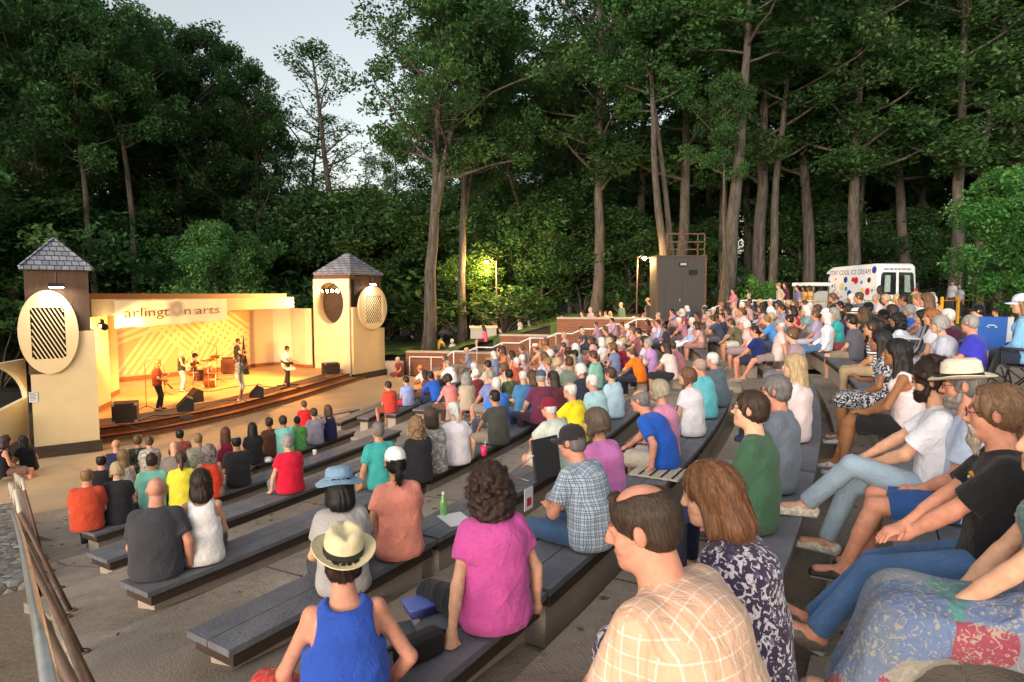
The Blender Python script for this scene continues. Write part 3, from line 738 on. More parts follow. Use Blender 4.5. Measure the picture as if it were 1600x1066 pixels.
def person(label, loc, rz, P, skin, hair=None, haircol=(.03, .02, .012), top='short', topcol=(.2, .2, .2), topmat=None, bot='pants', botcol=(.05, .06, .09), botmat=None, shoe=(.3, .3, .3), hat=None, hatcol=(.6, .5, .4), bandcol=(.02, .02, .02), glasses=False, beard=None, beardcol=None, vox=.02, group=None, S=1.0, fold=.005):
    me = body_mesh(P, vox); b = obj('person', me, SKIN, None, loc, skin); b.rotation_euler = (0, 0, rz); b.scale = (S, S, S)
    tag(b, label, 'person', group)
    fz = freeze(P)
    hv = max(.006, min(vox, .016))
    cn = fold_noise(11, 24, fold * .75) if vox < .017 else fold_noise(11, 22, fold * .8)
    if top: obj({'short': 'shirt', 'long': 'shirt', 'tank': 'tank_top', 'polo': 'shirt', 'jacket': 'jacket', 'vneck': 'shirt'}[top], sdf_mesh(('top', fz, top, fold), lambda: shirt_sdf(P, top), vox, cn), topmat or CLOTH, b, None, topcol) if topmat is None else patt('shirt', sdf_mesh(('top', fz, top, fold), lambda: shirt_sdf(P, top), vox, cn), topmat, b, topcol)
    if bot: (patt({'pants': 'trousers', 'shorts': 'shorts', 'skirt': 'skirt', 'dress': 'skirt'}[bot], sdf_mesh(('bot', fz, bot, fold), lambda: legs_sdf(P, bot), vox, cn), botmat or CLOTH, b, botcol))
    if shoe is not None:
        for i in (0, 1): patt('shoe', sdf_mesh(('shoe', fz, i), lambda: shoes_sdf(P, i), min(vox, .014)), SHOE, b, shoe)
    J = joints(P); HM = Matrix([list(r) for r in J['HM']]).to_4x4(); T = Matrix.Translation(Vector(J['H'])) @ HM @ Matrix.Scale(HS, 4)
    def att(nm, me_, mt, col):
        o = patt(nm, me_, mt, b, col); o.matrix_local = T; return o
    if hair: att('hair', sdf_mesh(('hair', hair, bool(hat)), lambda: hair_sdf(hair, bool(hat)), hv, hair_noise(hair), 'hair'), HAIR, haircol)
    if beard: att('beard', sdf_mesh(('hair', beard), lambda: hair_sdf(beard), hv * .8, wave_noise(5, 120, .0022), 'beard'), HAIR, beardcol or haircol)
    if hat:
        if hat not in HATS:
            m, bd = hat_mb(hat); o = m.build('hat', STRAW if hat in ('fedora', 'panama', 'sunhat') else CLOTH); me1 = o.data; bpy.data.objects.remove(o)
            me2 = None
            if bd: o = bd.build('hat_band', CLOTH); me2 = o.data; bpy.data.objects.remove(o)
            HATS[hat] = (me1, me2)
        me1, me2 = HATS[hat]; h = att('hat', me1, None, hatcol)
        if me2: o2 = obj('hat_band', me2, None, h, None, bandcol)
    if glasses:
        if 'gl' not in HATS:
            o = glasses_mb().build('glasses', DARKWIRE); HATS['gl'] = o.data; bpy.data.objects.remove(o)
        att('glasses', HATS['gl'], None, (.02, .02, .02))
    return b, J, T
def patt(nm, me, mt, parent, col):
    "a child with its own material slot on the object, so that one mesh can serve many people"
    if mt is not None and not me.materials: me.materials.append(mt)
    o = bpy.data.objects.new(nm, me); link(o, parent); o.color = (*col[:3], 1)
    if mt is not None and me.materials[0] != mt:
        o.material_slots[0].link = 'OBJECT'; o.material_slots[0].material = mt
    return o
# ================================================================ the place: rows, terraces, ground
RC = Vector((-40.0, 27.5))            # the benches are long shallow arcs round this point
ROWS = {-1: (48.78, -1.2), 0: (47.92, -1.36), 1: (46.74, -1.65), 2: (45.28, -1.95), 3: (43.45, -2.31), 4: (41.5, -2.72), 5: (39.7, -3.05), 6: (38.1, -3.3), 7: (36.4, -3.5)}
def row_z(k): return CZ + ROWS[k][1]
def rpt(r, az, z=0.0): a = R(az); return Vector((RC.x + r * math.cos(a), RC.y + r * math.sin(a), z)) if az <= 0 else Vector((RC.x + r, RC.y + az * .83, z))   # beyond az 0 the rows run straight on
def r_of(x, y): return math.hypot(x - RC.x, y - RC.y) if y < RC.y else x - RC.x
def far_floor(r): return CZ + min(-1.25, max(-4.2, -2.07 + .185 * (r - 46.7)))
AD = Vector((-.636, .77)); AL = Vector((-.77, -.636)); A0 = Vector((-.97, 2.67))     # the left aisle: its direction down, its left side, its start
def smooth(a, b, t): t = min(1, max(0, (t - a) / (b - a))); return t * t * (3 - 2 * t)
def aisle_z(s): return max(0.0, CZ - 1.94 - .200 * s)
def ground_z(x, y):
    q = Vector((x, y)) - A0; s = q.dot(AD); l = q.dot(AL)
    seat = far_floor(r_of(x, y)) - .42
    left = max(-.04, 2.05 - .16 * max(s, -1)) - .12
    z = seat + (left - seat) * smooth(-.2, .5, l)
    far = 1.05 + min(1.88, max(0, (x + 4) * .25))
    yw = 34.0 - .16 * (x + 5.6) if x > -6 else 34.1
    if x > 7: yw = 31.4
    if y > yw: z = z + (far - z) * smooth(yw, yw + .5, y)
    if r_of(x, y) > 49.9 and y < 60: z = max(z, 2.55 + .4 * smooth(49.9, 51.2, r_of(x, y)))
    if y > 55: z += (y - 55) * .05
    return z

M_CONC = mat('aggregate_concrete', srgb('#a59687'), .92, .16, 1.4, .5, 70, stain=.7)
M_CONC2 = mat('pale_concrete', srgb('#b3a494'), .9, .12, 1.2, .35, 50, stain=.35)
M_PLAZA = mat('tan_concrete', srgb('#b49a78'), .85, .10, .6, .2, 30, stain=.3)
M_EARTH = mat('forest_floor', (.035, .028, .018), .95, .5, .8, .6, 6)
M_GRASS = mat('grass_surface', (.060, .115, .022), .95, .45, 2.5, .9, 60)
M_BENCH = mat('grey_bench_paint', srgb('#707076'), .66, .22, 4.0, .35, 45, stain=.55)
M_WOOD = mat('dark_timber', (.055, .035, .024), .85, .35, 3, .4, 25, stretch=(1, 1, 8))
M_BRICKRED = None

def grid_mesh(xs, ys, zf):
    V = [(x, y, zf(x, y)) for y in ys for x in xs]; n = len(xs)
    Q = [(j*n+i, j*n+i+1, (j+1)*n+i+1, (j+1)*n+i) for j in range(len(ys)-1) for i in range(n-1)]
    return np_mesh('ground', V, Q)
xs = sorted(set(list(np.arange(-30, 34, .8)) + list(np.arange(-120, -30, 6)) + list(np.arange(34, 150, 6))))
ys = sorted(set(list(np.arange(-12, 48, .8)) + list(np.arange(48, 200, 6))))
tag(obj('ground', grid_mesh(xs, ys, lambda x, y: ground_z(x, y) - .03), M_EARTH), kind='structure')

def lawn(name, poly_test, x0, x1, y0, y1, st=.5, dz=.02):
    V = []; Q = []; idx = {}
    X = np.arange(x0, x1, st); Y = np.arange(y0, y1, st)
    def vi(i, j):
        if (i, j) not in idx: idx[i, j] = len(V); x, y = X[i], Y[j]; V.append((x, y, ground_z(x, y) + dz + .015 * math.sin(x * 3.1) * math.sin(y * 2.7)))
        return idx[i, j]
    for i in range(len(X) - 1):
        for j in range(len(Y) - 1):
            if poly_test(X[i] + st/2, Y[j] + st/2): Q.append((vi(i, j), vi(i+1, j), vi(i+1, j+1), vi(i, j+1)))
    return tag(obj(name, np_mesh(name, V, Q), M_GRASS), kind='stuff', label='short green lawn')
lawn('lawn', lambda x, y: y > 34.5 - .16 * (max(x, -6) + 5.6) and x < 8 and x > -9.5, -10, 9, 31.5, 44, .5)
lawn('lawn', lambda x, y: r_of(x, y) > 52.0 and y < 34 and x > 12 - 0 * y, 11, 40, 4, 36, .7)
lawn('lawn', lambda x, y: (Vector((x, y)) - A0).dot(AL) > 1.3 and x > -22, -22, -2, 3, 19, .6)

# plaza in front of the stage
poly = [rpt(36.05, a) for a in np.linspace(-28.0, 0, 16)] + [Vector((-4.0, 31.4, 0)), Vector((-6.2, 33.9, 0)), Vector((-12, 33.9, 0)), Vector((-15, 26, 0)), Vector((-13.6, 18, 0)), Vector((-11.2, 13.5, 0))]
tag(MB().prism([(p.x, p.y) for p in poly], .05, -.05).build('plaza', M_PLAZA), kind='structure')

# joints cast into the terrace concrete every metre and a half along the rows
_t = M_CONC.node_tree; _n, _l = _t.nodes, _t.links; _b = _n['Principled BSDF']; _src = _b.inputs['Base Color'].links[0].from_socket
_tc = _n.new('ShaderNodeTexCoord'); _sp = _n.new('ShaderNodeSeparateXYZ'); _l.new(_tc.outputs['Object'], _sp.inputs[0])
def _m(op, a, b=None, c=None):
    q = N(_n, 'ShaderNodeMath', operation=op)
    for i, v in enumerate((a, b, c)):
        if v is None: continue
        if isinstance(v, (int, float)): q.inputs[i].default_value = v
        else: _l.new(v, q.inputs[i])
    return q.outputs[0]
_az = _m('ARCTAN2', _m('ADD', _sp.outputs[1], -RC.y), _m('ADD', _sp.outputs[0], -RC.x)); _ln = _m('LESS_THAN', _m('FRACT', _m('MULTIPLY', _az, 19.0)), .010)
_nz = N(_n, 'ShaderNodeTexNoise', in_={'Scale': .9, 'Detail': 9.0, 'Roughness': .7, 'Distortion': 1.5}); _l.new(_tc.outputs['Object'], _nz.inputs['Vector'])
_cr = _m('LESS_THAN', _m('ABSOLUTE', _m('ADD', _nz.outputs['Fac'], -.5)), .0025)
_mx = N(_n, 'ShaderNodeMix', data_type='RGBA'); _l.new(_m('MULTIPLY', _m('MAXIMUM', _ln, _cr), .75), _mx.inputs[0]); _l.new(_src, _mx.inputs[6]); _mx.inputs[7].default_value = (.035, .03, .026, 1); _l.new(_mx.outputs[2], _b.inputs['Base Color'])

# terraces: one concrete step per row, near section (az -33 .. -19) and the dense far section (az -16 .. 5)
def arc_strip(mb, r0, r1, a0, a1, z, zb, n=14, zi=None):
    zi = z if zi is None else zi
    A = [rpt(r0, a) for a in np.linspace(a0, a1, n)]; B = [rpt(r1, a) for a in np.linspace(a0, a1, n)]
    V = []
    for p in A: V += [(p.x, p.y, zi), (p.x, p.y, zb)]
    m = len(V)
    for p in B: V += [(p.x, p.y, z), (p.x, p.y, zb)]
    F = []
    for i in range(n - 1):
        o = 2 * i; F += [(o, m+o, m+o+2, o+2), (o, o+2, o+3, o+1), (m+o, m+o+1, m+o+3, m+o+2)]
    F += [(0, 1, m+1, m), (2*n-2, m+2*n-2, m+2*n-1, 2*n-1)]
    mb.add(V, F)
mb = MB(); ks = sorted(ROWS)
AZL = {-1: -37.5, 0: -36.5, 1: -33.0, 2: -32.3, 3: -31.6, 4: -30.6, 5: -29.6, 6: -28.6, 7: -27.2}
for i, k in enumerate(ks):
    r_out = ROWS[k][0] + .26; r_in = ROWS[ks[i+1]][0] + .26 if i + 1 < len(ks) else 36.05
    arc_strip(mb, r_in, r_out, AZL[k], -17.5, row_z(k) - .42, row_z(k) - 1.3, 14, row_z(k) - .42 - (.15 * (row_z(k) - row_z(ks[i+1])) if 0 < k < 7 else 0))
arc_strip(mb, 49.04, 49.9, -38, 6, CZ - 1.46, CZ - 2.6, 24); arc_strip(mb, 49.9, 52.6, -38, 6, CZ - 1.27, CZ - 2.6, 24)
tag(mb.build('terraces', M_CONC), kind='structure')
mb = MB(); FR = [36.4 + .84 * j for j in range(18)]
for j, r in enumerate(FR):
    if r < 48.6: arc_strip(mb, r - .58, r + .26, -17.5, 5.2, far_floor(r), far_floor(r) - 1.2, 12)
tag(mb.build('terraces', M_CONC2), kind='structure')
# far stairs between the seating block and the brick walls
mb = MB()
for k in range(34):
    x = -3.9 + k * .42; ya = 31.5; yb = 33.95 - .16 * (x + 5.6); yb = max(yb, 31.7)
    mb.box((x + .21, (ya + yb) / 2, far_floor(40 + x) - .6), (.42, yb - ya, 1.2))
tag(mb.build('far_stairs', M_CONC2), kind='structure')
# sloping aisle beside the left rail
V = []; Q = []; S_ = np.linspace(-2.2, 12.4, 30)
for s in S_:
    p = A0 + AD * s
    for l in (-1.2, .62):
        q = p + AL * l; V.append((q.x, q.y, aisle_z(s) + .02)); V.append((q.x, q.y, aisle_z(s) - 1))
for i in range(len(S_) - 1):
    o = 4 * i; Q += [(o, o+4, o+6, o+2), (o+2, o+6, o+7, o+3), (o, o+1, o+5, o+4)]
aisle = MB().add(V, Q).build('aisle_path', M_CONC); tag(aisle, kind='structure')

# ---------------------------------------------------------------- benches
def bench(r, a0, a1, zs, label, w=.40, n=6, group='slatless grey benches in the seating rows'):
    mid = rpt(r, (a0 + a1) / 2, zs); t = empty('bench', mid, 0, label, 'bench', group); m = -mid
    def strip(r0, r1, z0, z1, mb, g=0.0):
        A = [rpt(r0, a) + m for a in np.linspace(a0 + g, a1 - g, n)]; B = [rpt(r1, a) + m for a in np.linspace(a0 + g, a1 - g, n)]
        V = [(p.x, p.y, z) for P_ in (A, B) for z in (z0, z1) for p in P_]
        F = []
        for i in range(n - 1):
            F += [(n+i, n+i+1, 3*n+i+1, 3*n+i), (i, 2*n+i, 2*n+i+1, i+1), (i, i+1, n+i+1, n+i), (2*n+i, 3*n+i, 3*n+i+1, 2*n+i+1)]
        F += [(0, n, 3*n, 2*n), (n-1, 3*n-1, 4*n-1, 2*n-1)]
        mb.add(V, [tuple(reversed(f)) for f in F])
    for ra, rb in ((r - w/2, r - .004), (r + .004, r + w/2)):
        b = MB(); strip(ra, rb, -.045, -.004, b); b.build('plank', M_BENCH, t)
    b = MB(); strip(r - w/2 + .02, r + w/2 - .02, -.13, -.046, b, .05); b.build('frame', M_WOOD, t)
    b = MB(); strip(r - .12, r + .12, -.42, -.131, b, .12); b.build('support', M_CONC2, t)
    return t
ORD = ['front', 'second', 'third', 'fourth', 'fifth', 'sixth', 'seventh', 'eighth', 'ninth', 'tenth', 'eleventh', 'twelfth', 'thirteenth', 'fourteenth', 'fifteenth', 'sixteenth']
NEAR = {-1: ((-30.5, -22.5), (-22.4, -13)), 0: ((-33.6, -28.2), (-28.1, -21)), 1: ((-32.75, -30.9), (-30.85, -26.0), (-25.95, -20.6)), 2: ((-32.1, -29.75), (-29.7, -25), (-24.95, -20.3)), 3: ((-31.4, -26.6), (-26.55, -20.2)), 4: ((-30.5, -26), (-25.95, -19.8)), 5: ((-29.4, -24.5), (-24.45, -19.5)), 6: ((-28.35, -23.5), (-23.45, -18.6)), 7: ((-26.9, -22.4),)}
RN = {-1: 'uppermost row beside the bearded men', 0: 'row of the checked cream shirt', 1: 'blue tank top row', 2: 'bucket hat row', 3: 'bald man in charcoal row', 4: 'silver haired red tee row', 5: 'yellow tee ponytail row', 6: 'heather grey tee row', 7: 'lowest row by the plaza'}
for k, segs in NEAR.items():
    for i, (a0, a1) in enumerate(segs):
        where = ('only' if len(segs) == 1 else 'aisle end' if i == 0 else 'far end' if i == len(segs) - 1 else 'middle') + ' section'
        bench(ROWS[k][0] - .10, a0, a1, row_z(k), 'grey plank bench, %s of the %s' % (where, RN[k]))
FAR = [r for r in FR if r < 49.2]
for j, r in enumerate(FAR):
    bench(r, -15.6, 4.6, far_floor(r) + .42, 'grey bench of the far block, its %s row up from the plaza' % ORD[j], group='benches of the far seating block', w=.36)

# fallen leaves and scraps lying on the concrete
g = np.random.RandomState(44); V = []; Q = []
for _ in range(520):
    i = g.randint(0, len(ks) - 1); k = ks[i]; r0_, r1_ = ROWS[ks[i+1]][0] + .30, ROWS[k][0] - .34; u = g.uniform() ** .6; r = r1_ + (r0_ - r1_) * u; az = g.uniform(AZL[k] + .2, -19)
    rise = (.15 * (row_z(k) - row_z(ks[i+1])) if 0 < k < 7 else 0); t_ = (ROWS[k][0] + .26 - r) / (ROWS[k][0] - ROWS[ks[i+1]][0]); p = rpt(r, az, row_z(k) - .42 - rise * t_ + .006); a = g.uniform(0, 6.28); s_ = g.uniform(.018, .042); c_, q_ = math.cos(a) * s_, math.sin(a) * s_; o = len(V)
    V += [(p.x - c_, p.y - q_, p.z), (p.x + q_ * .5, p.y - c_ * .5, p.z + .004), (p.x + c_, p.y + q_, p.z + .010 * g.uniform()), (p.x - q_ * .5, p.y + c_ * .5, p.z + .004)]; Q.append((o, o+1, o+2, o+3))
tag(obj('leaf_litter', np_mesh('leaf_litter', V, Q, False), mat('dead_leaves', (.10, .065, .03), .9, .5, 3, 0)), kind='stuff', label='small dead leaves lying on the concrete treads')
# ================================================================ stage
M_CREAM = mat('cream_plaster', srgb('#d9bf92'), .8, .06, 1.5, .12, 40)
M_CREAM2 = mat('pale_plaster', srgb('#e6d3ad'), .8, .05, 1.5, .1, 40)
M_BROWN = mat('brown_siding', srgb('#5a4334'), .85, .18, 2, .4, 18, stretch=(6, 6, .6))
M_DARK = mat('dark_void', (.012, .010, .009), .9, .2, 3, 0)
M_DECK = mat('stage_deck', srgb('#c9a873'), .6, .12, .9, .1, 30, stain=.25)
M_STEP = mat('step_brick', srgb('#9a6038'), .85, .25, 5, .4, 30)
M_RED = mat('roof_fascia', srgb('#7a3d1e'), .7, .2, 1.2, .2, 20)
M_BANNER = mat('banner_cloth', srgb('#e9dfd2'), .7, .03, 4, .08, 30)
M_GREYTXT = mat('banner_lettering', srgb('#3a312b'), .7, .02, 4, 0)
M_RING = mat('banner_ring', srgb('#8d9096'), .7, .12, 9, 0)
M_BLACK = mat('black_box', (.018, .016, .015), .6, .2, 8, .2, 60)
M_METAL = mat('grey_metal', (.35, .35, .36), .38, .12, 10, .05, 60, metal=.9)
M_CHROME = mat('bright_metal', (.7, .7, .7), .22, .05, 10, 0, metal=1)
M_WHITE = mat('white_paint', (.72, .72, .72), .45, .04, 3, .03, 30)
def shingle():
    m, t, ns, lk, b = nt('shingles'); tc = N(ns, 'ShaderNodeTexCoord')
    sp = N(ns, 'ShaderNodeSeparateXYZ'); lk.new(tc.outputs['Object'], sp.inputs[0])
    ad = N(ns, 'ShaderNodeMath', operation='ADD'); lk.new(sp.outputs[0], ad.inputs[0]); lk.new(sp.outputs[1], ad.inputs[1])
    cb = N(ns, 'ShaderNodeCombineXYZ'); lk.new(ad.outputs[0], cb.inputs[0]); lk.new(sp.outputs[2], cb.inputs[1])
    br = N(ns, 'ShaderNodeTexBrick', in_={'Color1': (*srgb('#8d929e'), 1), 'Color2': (*srgb('#6c707b'), 1), 'Mortar': (.02, .02, .022, 1), 'Scale': 1.0, 'Mortar Size': .012, 'Brick Width': .22, 'Row Height': .13}); lk.new(cb.outputs[0], br.inputs['Vector'])
    lk.new(br.outputs['Color'], b.inputs['Base Color']); b.inputs['Roughness'].default_value = .85
    bp = N(ns, 'ShaderNodeBump', in_={'Strength': .8, 'Distance': .03}); lk.new(br.outputs['Fac'], bp.inputs['Height']); bp.invert = True; lk.new(bp.outputs[0], b.inputs['Normal'])
    return m
M_SHING = shingle()
M_LAMPW = emit('floodlight_glow', (1, .95, .82), 60.0)
M_LAMPY = emit('stage_lamp_glow', (1, .72, .34), 60.0)
M_LAMPO = emit('street_lamp_glow', (1, .50, .13), 260.0)

def wall_frame(a, b):
    "local frame of an upright wall from a to b (plan points): origin a, x along, y out of the wall (towards the right of a->b), z up"
    d = (Vector((b[0], b[1], 0)) - Vector((a[0], a[1], 0))); L = d.length; d.normalize(); n = Vector((d.y, -d.x, 0))
    return Matrix(((d.x, n.x, 0, a[0]), (d.y, n.y, 0, a[1]), (0, 0, 1, 0), (0, 0, 0, 1))), L
def on_wall(px, py, Mw):
    r = ray(px, py); o = Mw.translation; n = Mw.col[1].to_3d(); t = (o - Vector((0, 0, CZ))).dot(n) / r.dot(n)
    p = Vector((0, 0, CZ)) + r * t; q = Mw.inverted() @ p; return q.x, q.z
def wprism(mb, poly, th, off, Mw):
    "polygon in wall coordinates (along, up), th thick, its face off in front of the wall plane"
    n = len(poly); V = [Mw @ Vector((x, off, z)) for x, z in poly] + [Mw @ Vector((x, off - th, z)) for x, z in poly]
    area = sum(poly[i][0]*poly[(i+1)%n][1] - poly[(i+1)%n][0]*poly[i][1] for i in range(n))
    F = [tuple(range(n)), tuple(range(2*n-1, n-1, -1))] + [(i, n+i, n+(i+1)%n, (i+1)%n) for i in range(n)]
    if area < 0: F = [tuple(reversed(f)) for f in F]
    mb.add(V, F); return mb
def oval(cx, cz, rx, rz, a0=0, a1=360, n=40): return [(cx + rx * math.cos(R(a)), cz + rz * math.sin(R(a))) for a in np.linspace(a0, a1, n + 1)[:-1 if a1 - a0 == 360 else None]]

DZ = .55
# platform
edge = [at_z(160, 692, 0), at_z(228, 682, 0), at_z(300, 668, 0), at_z(375, 651, 0), at_z(450, 630, 0), at_z(510, 611, 0), at_z(560, 595, 0), at_z(600, 584, 0)]
def inset(e, d): return [p + Vector((-.93, .36, 0)).normalized() * d for p in e]
back = [Vector((-9.2, 36.0, 0)), Vector((-13.2, 32.6, 0)), Vector((-17.2, 27.2, 0)), Vector((-13.0, 18.7, 0))]
pl = empty('stage_platform', (0, 0, 0), 0, 'wide curved concert stage platform with two front steps', 'stage')
for d, z0, z1, nm, m in ((0, 0, .17, 'step', M_STEP), (.45, .17, .34, 'step', M_STEP), (.9, .34, DZ - .05, 'front_panel', M_CREAM)):
    e = inset(edge, d); MB().prism([(p.x, p.y) for p in e + back], z1 - z0, z0).build(nm, m, pl)
    if nm == 'step':
        e2 = inset(edge, d - .02)
        mbn = MB()
        for i in range(len(e2) - 1): mbn.bar(e2[i] + Vector((0, 0, z1 - .012)), e2[i+1] + Vector((0, 0, z1 - .012)), .045, .05)
        mbn.build('step_nosing', M_WOOD, pl)
e = inset(edge, .86); MB().prism([(p.x, p.y) for p in e + back], .05, DZ - .05).build('deck', M_DECK, pl)

def floodlight(loc, aim, label, power, col=(1, .93, .78), ang=130):
    t = empty('floodlight', loc, 0, label, 'floodlight'); d = (Vector(aim) - Vector(loc)).normalized(); M = d.to_track_quat('-Z', 'Y').to_matrix()
    MB().box((0, 0, 0), (.34, .2, .10), M=M).build('housing', M_BLACK, t)
    MB().box(d * .053, (.30, .16, .012), M=M).build('lens', M_LAMPW, t)
    MB().bar(-d * .04, -d * .30 + Vector((0, 0, .02)), .03).build('bracket', M_BLACK, t)
    l = bpy.data.lights.new('floodlight_lamp', 'SPOT'); l.energy = power; l.color = col; l.spot_size = R(ang); l.spot_blend = .6; l.shadow_soft_size = .1
    o = bpy.data.objects.new('floodlight_lamp', l); link(o, t); o.location = d * .08; o.rotation_euler = d.to_track_quat('-Z', 'Y').to_euler()
    return t

def tower(A, B, label, disc_px, wall_poly_px, lat_px, brown_px, eave_y, peak, depth, slats_down, hole=None, A2=None):
    "front wall A->B with an overhanging round screen with a slatted window, a brown upper stage behind it and a pyramid roof"
    Mw, L = wall_frame(A, B); t = empty('stage_tower', (A[0], A[1], 0), 0, label, 'tower'); Ti = Matrix.Translation((-A[0], -A[1], 0))
    Mw = Ti @ Mw
    def W(px, py):
        Mw0 = Matrix.Translation((A[0], A[1], 0)) @ Mw; return on_wall(px, py, Mw0)
    return t, Mw, L, W
def disc_with_window(t, Mw, cx, cz, rx, rz, wx0, wx1, wz0, wz1, flip):
    mb = MB(); n = 48; off = .14; th = .10
    out = oval(cx, cz, rx, rz, n=n); ins = []
    for i in range(n):                                   # matching points on the window border
        a = math.atan2(out[i][1] - cz, out[i][0] - cx); c_, s_ = math.cos(a), math.sin(a)
        mx, mz = (wx0 + wx1) / 2, (wz0 + wz1) / 2; k = min((wx1 - wx0) / 2 / max(abs(c_), 1e-6), (wz1 - wz0) / 2 / max(abs(s_), 1e-6)); ins.append((mx + c_ * k, mz + s_ * k))
    V = []
    for y in (off, off - th):
        for p in out + ins: V.append(Mw @ Vector((p[0], y, p[1])))
    F = []
    for i in range(n):
        j = (i + 1) % n; F += [(i, j, n+j, n+i), (2*n+j, 2*n+i, 3*n+i, 3*n+j), (j, i, 2*n+i, 2*n+j), (n+i, n+j, 3*n+j, 3*n+i)]
    mb.add(V, F); d = mb.build('round_screen', M_CREAM, t)
    bk = MB(); wprism(bk, [(wx0 - .03, wz0 - .03), (wx1 + .03, wz0 - .03), (wx1 + .03, wz1 + .03), (wx0 - .03, wz1 + .03)], .012, .078, Mw); bk.build('window_back', M_DARK, d)
    sl = MB(); w, h = wx1 - wx0, wz1 - wz0; k = 11
    for i in range(-k, 2 * k):
        c0 = wx0 + (i + .5) * w / 8.0                    # slat line x = c0 + s*(z-wz0)
        s = -w / h * .92 if flip else w / h * .92
        pts = []
        for z in np.linspace(wz0, wz1, 25):
            x = c0 + s * (z - wz0)
            if wx0 <= x <= wx1: pts.append((x, z))
        if len(pts) > 1: sl.bar(Mw @ Vector((pts[0][0], off - .036, pts[0][1])), Mw @ Vector((pts[-1][0], off - .036, pts[-1][1])), .042, .03)
    sl.build('slats', M_CREAM, d)
def pyramid(t, Mw, x0, x1, y0, y1, z0, h, name='roof', rid=0.0):
    cx, cy = (x0 + x1) / 2, (y0 + y1) / 2
    V = [Mw @ Vector(p) for p in ((x0, y0, z0), (x1, y0, z0), (x1, y1, z0), (x0, y1, z0), (x0, y0, z0 - .06), (x1, y0, z0 - .06), (x1, y1, z0 - .06), (x0, y1, z0 - .06), (cx - rid, cy, z0 + h), (cx + rid, cy, z0 + h))]
    F = [(0, 1, 9, 8), (1, 2, 9), (2, 3, 8, 9), (3, 0, 8), (4, 0, 3, 7), (5, 1, 0, 4), (6, 2, 1, 5), (7, 3, 2, 6), (4, 7, 6, 5)]
    mb = MB().add(V, F); rf = mb.build(name, M_SHING, t)
    rb = MB()
    for a, b_ in ((0, 8), (1, 9), (2, 9), (3, 8)): rb.bar(V[a] + Vector((0, 0, .01)), V[b_] + Vector((0, 0, .01)), .06, .03)
    rb.build('ridge_cap', M_SHING, rf)

# ---- near tower
A, B = (-12.15, 16.25), (-11.0, 17.12)
t, Mw, L, W = tower(A, B, 'cream stage tower beside the left rail with slatted oval screen and grey pyramid roof', *[None] * 8)
x0, zb = W(54, 698); x1, _ = W(156, 690); zt = W(130, 517)[1]; xl, zl = W(42, 640)
zs = W(60, 585)[1]
zb = .30
wl = MB(); wprism(wl, [(x0, zb), (x1, zb), (x1, zt), (x0 + (x1-x0)*.30, zt), (x0 + (x1-x0)*.30, zs), (x0, zs)], .12, .06, Mw); wl.build('wall', M_CREAM, t)
dcx, dcz = W(76, 519); rx = (W(124, 519)[0] - W(29, 519)[0]) / 2; rz = (W(76, 454)[1] - W(76, 584)[1]) / 2
wx0, wz1 = W(46, 481); wx1, wz0 = W(104, 559)
disc_with_window(t, Mw, dcx, dcz, rx, rz, wx0, wx1, wz0, wz1, True)
bx0, ze = W(36, 417); bx1, _ = W(137, 417); dep = 1.5
bm = MB(); Mq = Mw.to_3x3(); c = Mw @ Vector(((bx0 + bx1) / 2, -.02 - dep / 2, (zs + ze) / 2)); bm.box(c, (bx1 - bx0, dep, ze - zs), M=Mq); bm.build('upper_wall', M_BROWN, t)
lw = MB(); c = Mw @ Vector(((x0 + x1) / 2 + .02, -.07 - dep / 2, (zb + zt) / 2)); lw.box(c, (x1 - x0 - .02, dep, zt - zb), M=Mq); lw.build('side_wall', M_CREAM, t)
pb = MB(); c = Mw @ Vector(((x0 + x1) / 2, -dep / 2, .15)); pb.box(c, (x1 - x0 + .1, dep + .3, .30), M=Mq); pb.build('plinth', M_WOOD, t)
_, zp = W(84, 369); pyramid(t, Mw, bx0 - .09, bx1 + .09, .10, -dep - .1, ze, zp - ze)
TL = Matrix.Translation((A[0], A[1], 0)) @ Mw
fx, fz = W(87, 446); floodlight(TL @ Vector((fx, .34, fz)), TL @ Vector((fx, .45, fz - 3)), 'lit white floodlight over the near tower screen', 34)
nx, nz = W(52, 620); nb = MB(); wprism(nb, [(nx - .09, nz - .13), (nx + .09, nz - .13), (nx + .09, nz + .13), (nx - .09, nz + .13)], .01, .075, TL)
nt_ = nb.build('notice_sign', M_WHITE); tag(nt_, 'small white notice sheet fixed low on the near tower', 'notice')
nb = MB()
for k in range(6): wprism(nb, [(nx - .07, nz + .095 - k*.036), (nx + .07 - .03 * (k % 2), nz + .095 - k*.036), (nx + .07 - .03 * (k % 2), nz + .108 - k*.036), (nx - .07, nz + .108 - k*.036)], .002, .079, TL)
nb.build('print_lines', M_GREYTXT, nt_)

# ---- far tower: screen face B->, hole face facing the stage
B0, B1 = (-7.75, 31.0), (-6.75, 33.3)
t, Mw, L, W = tower(B0, B1, 'cream stage tower at the far end with oval lamp opening and grey pyramid roof', *[None] * 8)
TB = Matrix.Translation((B0[0], B0[1], 0)) @ Mw
x0 = 0; x1 = W(600, 576)[0]; zb = .30; zt = W(556, 480)[1]; zs = W(596, 512)[1]
wl = MB(); wprism(wl, [(x0, zb), (x1, zb), (x1, zs), (x0 + (x1-x0)*.55, zs), (x0 + (x1-x0)*.55, zt), (x0, zt)], .12, .06, Mw); wl.build('wall', M_CREAM, t)
dcx, dcz = W(580, 481); rx = (W(602, 481)[0] - W(558, 481)[0]) / 2; rz = (W(580, 447)[1] - W(580, 515)[1]) / 2
wx0, wz1 = W(568, 462); wx1, wz0 = W(594, 504)
disc_with_window(t, Mw, dcx, dcz, rx, rz, wx0, wx1, wz0, wz1, False)
